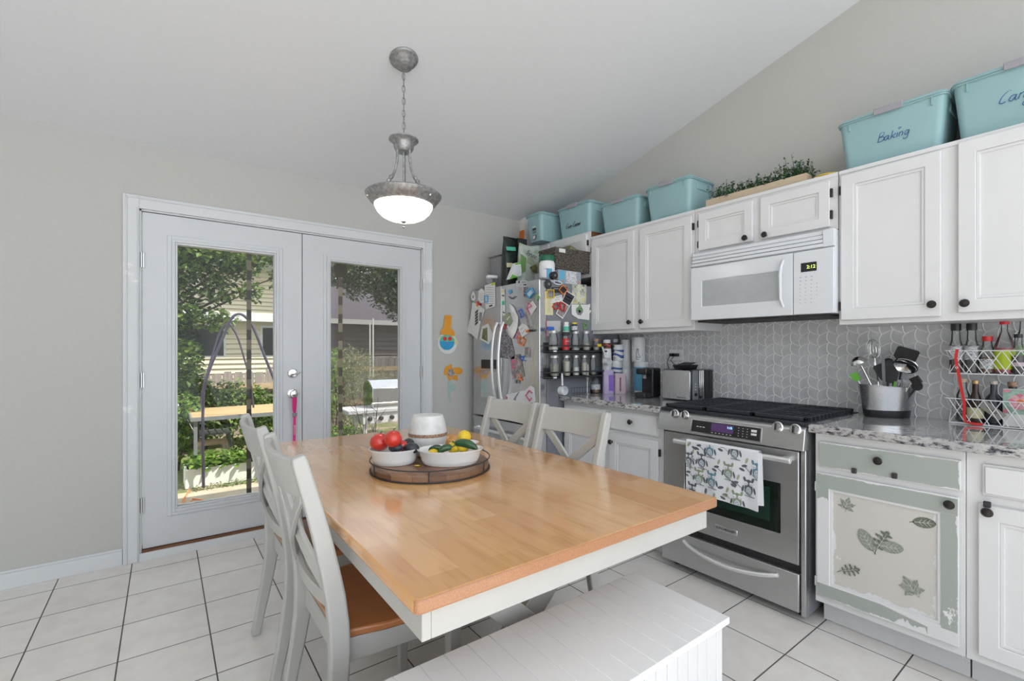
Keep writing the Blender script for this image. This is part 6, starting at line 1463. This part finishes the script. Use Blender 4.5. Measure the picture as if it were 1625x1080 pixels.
for i in range(9):
    a_=2*PI*i/9+.2; mb.k=1+i%2; ca_,sa_=math.cos(a_),math.sin(a_)
    mb.prism([(cu_+ca_*(.019+.017*math.cos(q_))-sa_*.011*math.sin(q_), min(ztt-.003,max(zl+.057,cv_+sa_*(.019+.017*math.cos(q_))+ca_*.011*math.sin(q_)))) for q_ in [2*PI*k/12 for k in range(12)]],.0008,.0012+.0002*(i%2))
mb.k=3; mb.prism([(cu_+.012*math.cos(2*PI*k/14),cv_+.010*math.sin(2*PI*k/14)) for k in range(14)],.0008,.002)
mb.k=1; mb.prism([(-y1_+.002,zl+.058),(-y1_+.016,zl+.058),(-y1_+.010,zl+.075),(-y1_+.002,zl+.072)],.0008,.0012); mb.prism([(-y1_+.002,ztt-.004),(-y1_+.03,ztt-.004),(-y1_+.012,ztt-.014),(-y1_+.002,ztt-.012)],.0008,.0012)
mb.build('flower_print',[mat('mint_print',(.30,.44,.36),.5,var=.3,vs=60),mat('pink_petal_print',(.72,.20,.28),.5,var=.2,vs=50),mat('pale_petal_print',(.78,.42,.46),.5,var=.2,vs=50),M['orange']],t)
q=uvx((1574,655),RX0+.010); t=thing('grey_tag','tilted grey card lettered in dark ink in the lower basket','card',(RX0+.01,-q[0],q[1])); MB(FX(RX0+.010)@T(q[0],q[1]+.012,0)@RZ(-.75)).box(-.045,-.018,0,.045,.018,.002).build('card',mat('grey_card',(.33,.31,.29),.7),t); text('lettering','but first',.013,FX(RX0+.0075)@T(q[0],q[1]+.012,0)@RZ(-.75),M['blackink'],t)
rb=thing('red_ribbon','red ribbon lanyard draped over the front of the wire rack','ribbon',(RX0-.01,ry(1520,RX0),1.1)); mb=MB()
pr_=[(1519,554),(1517,568),(1520,585),(1523,602),(1526,620),(1530,640),(1530,660),(1533,669),(1545,672),(1560,673)]
ribbon(mb,[Vector((RX0-.016-.004*math.sin(i),-uvx(p_,RX0-.016)[0],max(CT+.006,uvx(p_,RX0-.016)[1]))) for i,p_ in enumerate(pr_)],.011,.001,Vector((-1,0,.02))); mb.build('strap',M['red'],rb)
q=uvx((1518,583),RX0-.022); MB(FX(RX0-.022)).tube([(q[0]+.004*math.cos(2*PI*i/16),q[1]+.004*math.sin(2*PI*i/16),0) for i in range(16)],.001,5,closed=True).build('eyelet',M['whitep'],rb)

# ------------------------------------------------------------------ wall crafts beside the refrigerator
Wp=lambda x,y:uvy((680+x/6,480+y/6),YW)
def craft(parent,name,pts,m,lev): return MB(FY(YW)).prism([Wp(*p) for p in pts],.0008+lev*.0012,.0018+lev*.0012).build(name,m,parent)
def circ(cx,cy,rx_,ry_,n=24,ph=0): return [(cx+rx_*math.cos(2*PI*i/n+ph),cy+ry_*math.sin(2*PI*i/n+ph)) for i in range(n)]
t=thing('paper_plate_craft','white paper plate craft with a blue face and orange paper hat on the wall','wall craft',(1.95,YW,1.39))
q=Wp(177,385); MB(FY(YW)@T(q[0],q[1],0)).lathe([(.075,0),(.092,.006),(.094,.008),(.07,.004),(0,.003)],seg=40).build('plate',M['paper'],t)
craft(t,'yellow_rays',[(72,355),(105,318),(245,318),(285,390),(250,400),(100,350)],M['cream'],6); craft(t,'blue_face',circ(172,378,70,72),M['cyan'],7); craft(t,'green_brow',[(102,365),(115,325),(160,305),(215,318),(242,350),(238,372)],M['mint'],8)
for x in (150,197): craft(t,'red_eye',circ(x,343,19,20,16),M['red'],9)
craft(t,'nose',circ(172,384,7,7,10),M['pink'],9); craft(t,'orange_hat',[(148,120),(216,125),(206,240),(243,280),(238,318),(105,300),(112,262),(138,235)],M['ornpaper'],10)
t=thing('paper_flower_craft','orange paper flower with a photo centre and mint stem taped to the wall','wall craft',(1.99,YW,1.06))
craft(t,'stem',[(182,740),(220,740),(215,820),(208,900),(212,970),(190,920),(180,860)],M['mintpaper'],0); craft(t,'leaf',circ(238,806,27,34,16),M['mintpaper'],1)
for pts in ([(160,610),(222,582),(222,640),(190,655)],[(145,650),(160,605),(200,650),(180,690),(145,688)],[(170,690),(210,680),(215,735),(190,742)],[(220,690),(275,690),(276,742),(225,728)],[(218,625),(285,615),(320,630),(322,660),(300,682),(260,680),(222,670)]): craft(t,'petal',pts,M['ornpaper'],2+rnd.randint(0,2))
craft(t,'centre_photo',circ(208,665,33,35,20),M['photo'],6)
tag(MB(FY(YW)).box(1.815+.03,2.06,0,1.815+.12,2.075,.0006).build('tape_piece',M['clearp']),'strip of clear tape on the wall right of the door trim','tape') if 0 else None

# ------------------------------------------------------------------ garden beyond the glass doors
GZ=-.06
m,nt,b=base('garden_ground'); v=coords(nt); f=noise(nt,v,3.2,6,.7)
nt.links.new(ramp(nt,f,[(.38,(.30,.24,.17)),(.47,(.34,.28,.2)),(.5,(.10,.13,.04)),(.58,(.17,.20,.07)),(.7,(.25,.22,.14))]),b.inputs[0]); b.inputs['Roughness'].default_value=.95; bump(nt,b,f,.6,.02)
struct(MB().box(-9,5.25,GZ-.1,14,22,GZ).build('floor_garden',m,smooth=False))
struct(MB().box(-9,YW+.13,GZ-.1,14,5.25,GZ+.012).build('floor_patio',mat('patio_concrete',(.42,.36,.28),.9,var=.15,vs=8),smooth=False))
M['leafA']=leafmat('maple_leaf',[(.03,.06,.012),(.07,.13,.02),(.13,.22,.04),(.22,.32,.08)],.35)
M['leafD']=leafmat('dark_leaf',[(.02,.035,.012),(.04,.07,.02),(.075,.11,.035),(.11,.15,.06)],.3)
M['leafL']=leafmat('bright_leaf',[(.07,.13,.02),(.13,.24,.04),(.2,.36,.06),(.3,.45,.1)],.4)
M['leafP']=leafmat('pale_leaf',[(.16,.18,.09),(.22,.25,.12),(.3,.33,.18),(.36,.38,.24)],.3)
M['bark']=mat('bark',(.10,.07,.05),.9,var=.4,vs=12,bmp=.6,sc_=(4,4,1))
def blob(c,r,n,rn,hollow=.4):
    o=[]
    while len(o)<n:
        p=Vector((rn.uniform(-1,1),rn.uniform(-1,1),rn.uniform(-1,1)))
        if hollow<p.length<1: o.append((c[0]+p.x*r[0],c[1]+p.y*r[1],c[2]+p.z*r[2]))
    return o
def tree(label,base_,H,clus,lm,n,size,seed,name='tree',cat='tree',tr=.06,group=None,asp=.55):
    rn=random.Random(seed); t=thing(name,label,cat,base_,0,group); mb=MB(); b0=Vector(base_); top_=b0+Vector((0,0,H*.75))
    mb.tube([b0,b0.lerp(top_,.5)+Vector((.05,0,0)),top_],[tr,tr*.8,tr*.5],8)
    tot=sum(c[1][0]*c[1][1]*c[1][2] for c in clus); pos=[]
    for c,r in clus:
        k=max(40,int(n*(r[0]*r[1]*r[2])/tot)); st_=b0.lerp(top_,min(1,max(.25,(c[2]-b0.z)/H*.8)))
        mb.tube([st_,st_.lerp(Vector(c),.6)+Vector((0,0,.05)),Vector(c)],[tr*.4,tr*.25,.006],6)
        for i in range(5):
            e=Vector(c)+Vector((rn.uniform(-1,1)*r[0],rn.uniform(-1,1)*r[1],rn.uniform(-1,1)*r[2]))*.85; mb.tube([Vector(c),e],[.006,.002],4)
        pos+=blob(c,r,k,rn,.15)
    mb.build('trunk',M['bark'],t); leaves('foliage',t,lm,pos,size,rn,asp,.15); return t
# neighbour's house: lap siding, white band, eave
HY=9.6
m,nt,b=base('cream_siding'); b.inputs[0].default_value=(.62,.56,.42,1); b.inputs['Roughness'].default_value=.6; M['siding']=m
hs=thing('neighbour_house','cream lap-sided house with brown shingle roof seen through the left glass door','house',(0,HY,GZ))
def laps(x0,x1,z0,z1,Y,m,parent,st=.115,name='siding'):
    mb=MB(); z=z0
    while z<z1:
        e=min(z1,z+st); mb.add([(x0,Y-.036,z),(x1,Y-.036,z),(x1,Y-.004,e),(x0,Y-.004,e),(x0,Y+.02,z),(x1,Y+.02,z),(x1,Y+.02,e),(x0,Y+.02,e)],[(0,1,2,3),(0,4,5,1),(4,7,6,5),(0,3,7,4),(1,5,6,2)]); z=e
    return mb.build(name,m,parent,smooth=False)
laps(-5.5,2.25,1.92,2.72,HY,M['siding'],hs,.075); laps(-5.5,2.25,GZ,1.80,HY+.3,M['siding'],hs,.09)
MB().box(-5.5,HY-.04,1.78,2.28,HY+.32,1.92).build('white_band',M['trim'],hs)
MB().box(-5.5,HY-.42,2.78,2.6,HY-.34,2.90).box(-5.5,HY-.40,2.76,2.6,HY,2.79).box(-5.5,HY-.02,2.72,2.25,HY,2.78).build('gutter_and_soffit',M['trim'],hs)
mb=MB(); mb.add([(-5.6,HY-.45,2.88),(2.65,HY-.45,2.88),(2.65,HY+4,5.0),(-5.6,HY+4,5.0),(-5.6,HY-.45,2.83),(2.65,HY-.45,2.83),(2.65,HY+4,4.9),(-5.6,HY+4,4.9)],[(0,1,2,3),(4,7,6,5),(0,4,5,1),(1,5,6,2),(0,3,7,4)]); mb.build('roof',mat('brown_shingles',(.30,.23,.18),.9,var=.3,vs=20),hs,smooth=False)
MB().box(2.2,HY-.03,GZ,2.28,HY+3,2.75).build('corner_wall',M['siding'],hs)
for x0 in (.05,1.45):
    f_=MB().box(x0,HY+.27,1.12,x0+.85,HY+.30,1.72).build('window',M['trim'],hs); MB().box(x0+.04,HY+.262,1.16,x0+.81,HY+.275,1.68).build('pane',M['ovenglass'],f_)
f_=MB().box(.9,HY-.03,2.27,1.0,HY-.02,2.30).build('wall_vent',M['pinkbag'],hs)
# second house, dark roof and shaded siding at right
h2=thing('second_house','dark grey shingled house with shaded brown siding beyond the right glass door','house',(5.2,11.5,GZ))
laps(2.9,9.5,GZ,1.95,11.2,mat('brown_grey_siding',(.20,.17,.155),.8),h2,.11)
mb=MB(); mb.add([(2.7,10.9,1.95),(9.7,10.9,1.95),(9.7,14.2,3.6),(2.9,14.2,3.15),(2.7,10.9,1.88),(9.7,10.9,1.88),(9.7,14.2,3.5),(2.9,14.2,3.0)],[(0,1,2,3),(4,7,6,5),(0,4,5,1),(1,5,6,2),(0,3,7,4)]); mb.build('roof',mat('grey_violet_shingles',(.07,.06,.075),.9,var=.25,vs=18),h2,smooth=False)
MB().box(2.7,10.84,1.86,9.7,10.9,1.97).build('gutter',mat('pale_gutter',(.4,.4,.4),.5),h2)
# wooden fence
def fence(label,x0,x1,Y,h,seed):
    rn=random.Random(seed); t=thing('wooden_fence',label,'fence',((x0+x1)/2,Y,GZ)); mb=MB(); x=x0
    while x<x1:
        hh=h+rn.uniform(-.015,.015); mb.prism([(0,0)],0,0) if 0 else None
        mb.box(x,Y-.010,GZ,x+.135,Y+.010,GZ+hh-.03); mb.box(x+.02,Y-.010,GZ+hh-.03,x+.115,Y+.010,GZ+hh); x+=.145
    mb.build('pickets',M['fencew'],t)
    MB().box(x0,Y-.05,GZ+.25,x1,Y-.012,GZ+.34).box(x0,Y-.05,GZ+h-.28,x1,Y-.012,GZ+h-.19).build('rails',M['railw'],t)
    return t
M['fencew']=mat('weathered_pickets',(.30,.26,.235),.9,var=.25,vs=3,sc_=(8,1,.5)); M['railw']=mat('tan_rail_wood',(.48,.35,.22),.85,var=.2)
fence('weathered grey picket fence below the cream house',-4.5,2.35,8.4,.98,1)
fence('weathered grey picket fence behind the grill',2.55,9,9.3,1.18,2)
# trees and shrubs
tree('tall maple with hanging branches at the left of the left glass door',(-.35,6.6,GZ),4.2,[((.05,6.5,2.45),(.45,.6,.50)),((-.1,6.6,1.75),(.45,.6,.45)),((.55,6.6,2.42),(.5,.5,.22)),((1.05,6.8,2.52),(.35,.4,.16)),((.0,6.5,1.15),(.38,.5,.35)),((.45,6.5,1.62),(.28,.35,.14)),((.85,6.6,1.98),(.16,.3,.13)),((.52,6.6,2.02),(.2,.35,.22)),((-.9,6.8,2.3),(.8,.8,.8)),((1.25,6.9,2.25),(.13,.3,.22)),((.75,6.6,2.26),(.25,.3,.14))],M['leafA'],24000,.072,11,asp=.7)
tree('dark leafy tree whose crown fills the top of the right glass door',(4.6,9.0,GZ),4.5,[((3.0,8.6,2.75),(.8,.7,.42)),((3.9,8.7,2.55),(.7,.7,.55)),((4.5,9,2.9),(.9,.8,.6)),((2.4,8.4,2.62),(.35,.5,.25)),((3.75,8.4,2.0),(.4,.4,.28)),((3.45,8.5,2.3),(.45,.4,.35)),((2.75,8.4,2.45),(.30,.4,.30)),((5.2,9,2.2),(.8,.7,.6))],M['leafD'],17000,.08,12)
tree('pale feathery shrub in front of the fence in the right glass door',(2.05,6.9,GZ),1.5,[((1.95,6.9,.75),(.42,.35,.42)),((2.25,7.0,1.05),(.30,.3,.28)),((2.75,7.2,.6),(.3,.3,.4)),((1.85,6.8,.30),(.40,.35,.32))],M['leafP'],7000,.05,13,name='shrub',cat='shrub',tr=.02,asp=.3)
tree('bright leafy shrub at the left edge of the right glass door',(1.72,6.1,GZ),1.5,[((1.70,6.1,1.02),(.14,.2,.30)),((1.66,6.1,.6),(.12,.2,.25))],M['leafL'],500,.06,14,name='shrub',cat='shrub',tr=.015)
tree('bright green shrub low in front of the grill',(1.62,5.3,GZ),.6,[((1.60,5.3,.24),(.17,.2,.22))],M['leafL'],700,.05,15,name='shrub',cat='shrub',tr=.012)
tree('broad leafy hedge behind the patio table in the left glass door',(.7,7.6,GZ),1.0,[((.6,7.6,.50),(.75,.4,.34)),((.15,7.5,.75),(.35,.35,.40)),((1.35,7.6,.32),(.40,.4,.30)),((.2,7.5,.25),(.5,.4,.3))],M['leafA'],8000,.075,16,name='hedge',cat='hedge',tr=.02)
tree('light green bush at the left edge under the maple',(.12,6.3,GZ),.9,[((.16,6.2,.62),(.20,.22,.20)),((.10,6.2,.30),(.2,.2,.25))],M['leafL'],700,.07,17,name='shrub',cat='shrub',tr=.015)
tree('low leafy shrub beneath the patio table at right',(1.05,6.6,GZ),.6,[((.95,6.5,.22),(.40,.25,.26)),((1.3,6.5,.35),(.25,.25,.22))],M['leafL'],1300,.06,18,name='shrub',cat='shrub',tr=.015)
# dark backdrop trees far behind
for i,(x,y,z,l) in enumerate(((-2.5,19,4.6,'tall tree far behind the cream house roof'),(4.6,19,4.2,'tall tree far behind the dark shingled roof'),(9.2,19,4.6,'tall tree at the far right behind the dark roof'))):
    tree(l,(x,y,GZ),5.5,[((x,y,z),(2.6,1,2.0)),((x+1.2,y,z-1.2),(2.0,.9,1.2))],M['leafD'],3500,.26,30+i,group='far trees behind the houses')
# white planter with strawberry-like plants
q0=Vector((.16,5.42,GZ)); 
t=thing('garden_planter','long white garden planter of low green plants by the patio','planter',(.7,5.55,GZ))
mb=MB(T(.16,5.40,GZ)@RZ(.02)); L_=1.35; mb.box(0,0,.004,L_,.02,.185); mb.box(0,.28,.004,L_,.30,.185); mb.box(0,.02,.004,.02,.28,.185); mb.box(L_-.02,.02,.004,L_,.28,.185); mb.box(.62,-.006,.004,.66,0,.185)
mb.build('trough',M['benchp'],t,bevel=.004); MB(T(.16,5.40,GZ)@RZ(.02)).box(.021,.021,.02,L_-.021,.279,.16).build('soil',mat('dark_soil',(.05,.035,.025),.95,bmp=.6),t)
rn=random.Random(5); pos=[(.16+rn.uniform(.02,L_-.02),5.40+rn.uniform(-.02,.30),GZ+.17+rn.uniform(0,.10)) for _ in range(800)]; leaves('plants',t,M['leafL'],pos,.08,rn,.7)
# moss strip in front
rn=random.Random(6); pos=[(rn.uniform(.2,1.6),5.30+rn.gauss(0,.05),GZ+.012+rn.uniform(0,.02)) for _ in range(900)]
o=leaves('moss_tufts',None,M['leafP'],pos,.03,rn,.4); tag(o,'thin strip of mossy grass along the foot of the white planter','grass',kind='stuff')
# patio table
def P2(x,y,z): return pt(x,y,2,z)
pz=.60; a,b_,c_,e_=P2(305,665,pz),P2(450,656,pz),P2(450,640,pz),P2(303,648,pz)
t=thing('patio_table','tan-topped patio table with a dark metal frame outside','table',((a.x+c_.x)/2,(a.y+c_.y)/2,GZ))
x0,x1,y0,y1=.22,1.12,5.55,6.4
MB().rbox(x0,y0,x1,y1,pz-.012,pz,r=.02).build('tabletop',mat('tan_panel',(.42,.30,.16),.6,var=.08),t)
MB().box(x0-.012,y0-.012,pz-.04,x1+.012,y0,pz-.002).box(x0-.012,y1,pz-.04,x1+.012,y1+.012,pz-.002).box(x0-.012,y0,pz-.04,x0,y1,pz-.002).box(x1,y0,pz-.04,x1+.012,y1,pz-.002).build('frame',M['greyp'],t)
for x in (x0+.03,x1-.03):
    for y in (y0+.03,y1-.03): MB().box(x-.015,y-.015,GZ+.003,x+.015,y+.015,pz-.012).build('leg',M['greyp'],t)
# slatted metal chair and stool
t=thing('metal_chair','silver slatted metal patio chair tipped against the table','chair',(.2,5.9,GZ)); mb=MB(T(.10,6.22,GZ))
for i in range(5): mb.tube([(.02+i*.0,.0+i*.08,.72-.01*i),(.16,.0+i*.08,.42),(.20,.0+i*.08,.38)],.010,8)
mb.tube([(.02,-.02,.73),(.02,.36,.69)],.012,8); mb.build('back_slats',M['chrome'],t)
mb=MB(T(.10,6.22,GZ))
for i in range(5): mb.box(.18+i*.07,0,.37,.235+i*.07,.34,.385)
mb.build('seat_slats',M['greyp'],t)
for (x,y) in ((.19,.01),(.50,.01),(.19,.33),(.50,.33)): MB(T(.10,6.22,GZ)).tube([(x,y,.375),(x+(.04 if x>.3 else -.03),y,.004)],.011,8).build('leg',M['greyp'],t)
t=thing('metal_stool','weathered metal stool with flared legs in front of the patio table','stool',(.36,5.70,GZ)); MB(T(.42,6.05,GZ)).rbox(-.14,-.10,.14,.10,.30,.335,r=.03).build('seat',M['railw'],t,bevel=.005)
for sx_ in (-1,1):
    for sy_ in (-1,1): MB(T(.42,6.05,GZ)).frus((sx_*.150-.022,sy_*.12-.02,sx_*.150+.022,sy_*.12+.02),(sx_*.112-.03,sy_*.08-.02,sx_*.112+.03,sy_*.08+.02),.004,.31).build('leg',mat('rusty_silver',(.45,.38,.32),.4,.5,var=.3),t)
# arched swing frame (dusky violet tubes)
M['viol']=mat('dusky_violet_metal',(.07,.06,.10),.4,.3)
def arch(label,Y,pxs,r,seed):
    P_=[pt(x,y,1,Y) for x,y in pxs]; t=thing('swing_frame',label,'frame',(P_[0].x,Y,GZ),0,'arched metal frame sides')
    P_[0].z=max(P_[0].z,GZ+.02); Q=[]
    for i in range(len(P_)-1):
        for k in range(4):
            f_=k/4; p0=P_[max(i-1,0)];p1=P_[i];p2=P_[i+1];p3=P_[min(i+2,len(P_)-1)]
            Q.append(.5*((2*p1)+(p2-p0)*f_+(2*p0-5*p1+4*p2-p3)*f_**2+(3*p1-p0-3*p2+p3)*f_**3))
    Q.append(P_[-1]); MB().tube(Q,r,10).build('tube',M['viol'],t); return t
arch('nearer arched violet tube frame rising over the patio table',5.30,[(323,790),(322,700),(323,625),(333,585),(352,540),(366,507),(378,498),(390,503),(402,520),(418,560),(440,620),(452,700),(462,780)],.013,1)
arch('farther, thinner arched violet tube frame behind the first arch',6.10,[(312,770),(318,640),(335,570),(348,528),(357,515),(366,516),(377,535),(388,570),(398,610),(405,680),(408,765)],.010,2)
# mosquito-screen closure strips hanging just outside the doors
YM=YW+.10
def scr(label,x0,x1,xc,wd,m,shield=False):
    t=thing('door_screen',label,'screen',((x0+x1)/2,YM,.06)); MB().box(x0,YM,.06,x1,YM+.001,2.08).build('netting',M['mesh2'] if shield else M['mesh'],t)
    mb=MB(); z=.06
    MB().box(xc-wd,YM-.004,.06,xc+wd,YM-.001,1.99).build('closure_strip',m,t)
    if shield:
        q=[uvy(p,YM-.005) for p in ((529,421),(539,418),(550,421),(550,431),(546,438),(539,441),(533,438),(529,430))]
        MB(FY(YM-.006)).prism(q,0,.008).build('shield_magnet',M['bronze'],t,bevel=.002)
    return t
M['bronze']=mat('dark_bronze_plastic',(.05,.035,.02),.5)
m,nt,b=base('patterned_strip'); v=coords(nt); ch_=N(nt,'ShaderNodeTexWave',wave_type='BANDS',bands_direction='Z'); ch_.inputs['Scale'].default_value=2.3; nt.links.new(v,ch_.inputs[0]); nt.links.new(ramp(nt,ch_.outputs[1],[(.4,(.05,.045,.035)),(.6,(.16,.14,.10))]),b.inputs[0]); b.inputs['Roughness'].default_value=.8
m2,nt2,b2=base('patterned_strip_light'); v=coords(nt2); ch_=N(nt2,'ShaderNodeTexWave',wave_type='BANDS',bands_direction='Z'); ch_.inputs['Scale'].default_value=2.3; nt2.links.new(v,ch_.inputs[0]); nt2.links.new(ramp(nt2,ch_.outputs[1],[(.4,(.12,.10,.08)),(.6,(.30,.27,.2))]),b2.inputs[0]); b2.inputs['Roughness'].default_value=.8
xl_=pt(395,500,1,YM).x; xr_=pt(540,500,1,YM).x
scr('dark closure strip of the insect screen outside the left glass door',-.10,.785,xl_,.0145,m)
scr('banded closure strip with a bronze shield magnet outside the right glass door',.80,1.71,xr_,.0155,m2,True)
# grill
t=thing('gas_grill','stainless gas grill with black knobs outside the right glass door','grill',(1.98,5.3,GZ)); gx,gyy=2.05,5.25
def G(px_,py_): return pt(px_,py_,1,gyy)
zs=G(600,648).z; 
MB().box(1.63,gyy-.02,zs-.05,2.55,gyy+.40,zs).build('shelf',M['trim'],t,bevel=.01)
MB().box(1.80,gyy+.0,zs-.17,2.5,gyy+.38,zs-.05).build('control_box',M['whitep'],t,bevel=.006)
mb=MB(Matrix(((0,0,1,0),(1,0,0,0),(0,1,0,0),(0,0,0,1)))); zg=G(600,604).z
mb.prism([(gyy+.02,zs),(gyy+.38,zs),(gyy+.38,zg-.06),(gyy+.30,zg),(gyy+.18,zg),(gyy+.05,zg-.09)],1.93,2.48); mb.build('hood',M['chrome'],t,bevel=.012,seg=3)
MB().tube([(1.90,gyy-.01,zs+.06),(1.90,gyy-.03,zs+.06),(2.42,gyy-.03,zs+.06),(2.42,gyy-.01,zs+.06)],.010,8).build('handle',M['chrome'],t)
for i in range(4): MB(FY(gyy)@T(1.88+i*.13,zs-.11,0)).lathe([(.026,0),(.026,.022),(.015,.03),(0,.03)],seg=16).build('knob',M['blackm'],t)
for x in (1.82,2.46):
    for y in (gyy+.02,gyy+.34): MB().box(x,y,GZ+.003,x+.035,y+.035,zs-.17).build('leg',M['whitep'],t)
# bare branching shrub before the grill, trellis poles, cord
t=thing('bare_shrub','thin dark bare-stemmed shrub in front of the grill','shrub',(1.62,4.75,GZ)); rn=random.Random(9); mb=MB(); tips=[]
for i in range(9):
    a=rn.uniform(-.9,.9); l=rn.uniform(.5,.9); p0=Vector((1.62+rn.uniform(-.08,.08),4.75,GZ+.01)); e=p0+Vector((math.sin(a)*l*.35,rn.uniform(-.1,.1),l)); mb.tube([p0,p0.lerp(e,.5)+Vector((.02,0,0)),e],[.005,.004,.002],5)
    for k in range(5): s_=p0.lerp(e,rn.uniform(.3,1)); q=s_+Vector((rn.uniform(-.12,.12),rn.uniform(-.05,.05),rn.uniform(.03,.16))); mb.tube([s_,q],[.0025,.0015],4); tips.append(tuple(q))
mb.build('branches',mat('dark_twig',(.06,.045,.04),.9),t); leaves('foliage',t,M['leafL'],tips[:14],.05,rn,.6)
for i,(px_,pyt,l) in enumerate(((592,505,'taller pale metal garden pole standing before the fence'),(587,512,'shorter pale garden pole left of the taller one'))):
    p=pt(px_,pyt,1,7.6+i*.1); tag(MB().tube([(p.x,p.y,GZ+.0),(p.x,p.y,p.z)],.012,6).build('garden_pole',mat('pale_pole',(.5,.5,.48),.5)),l,'pole')
t=MB(); t.tube([(.15,4.75,GZ+.02),(.20,4.95,GZ+.022),(.30,4.82,GZ+.022),(.22,4.72,GZ+.022),(.34,4.78,GZ+.022),(.42,4.86,GZ+.022)],.006,6); t.tube([(.13,4.6,GZ+.02),(.14,5.0,GZ+.022),(.19,5.3,GZ+.022)],.006,6)
tag(t.build('extension_cord',M['orange']),'orange extension cord lying on the patio by the left glass door','cord')
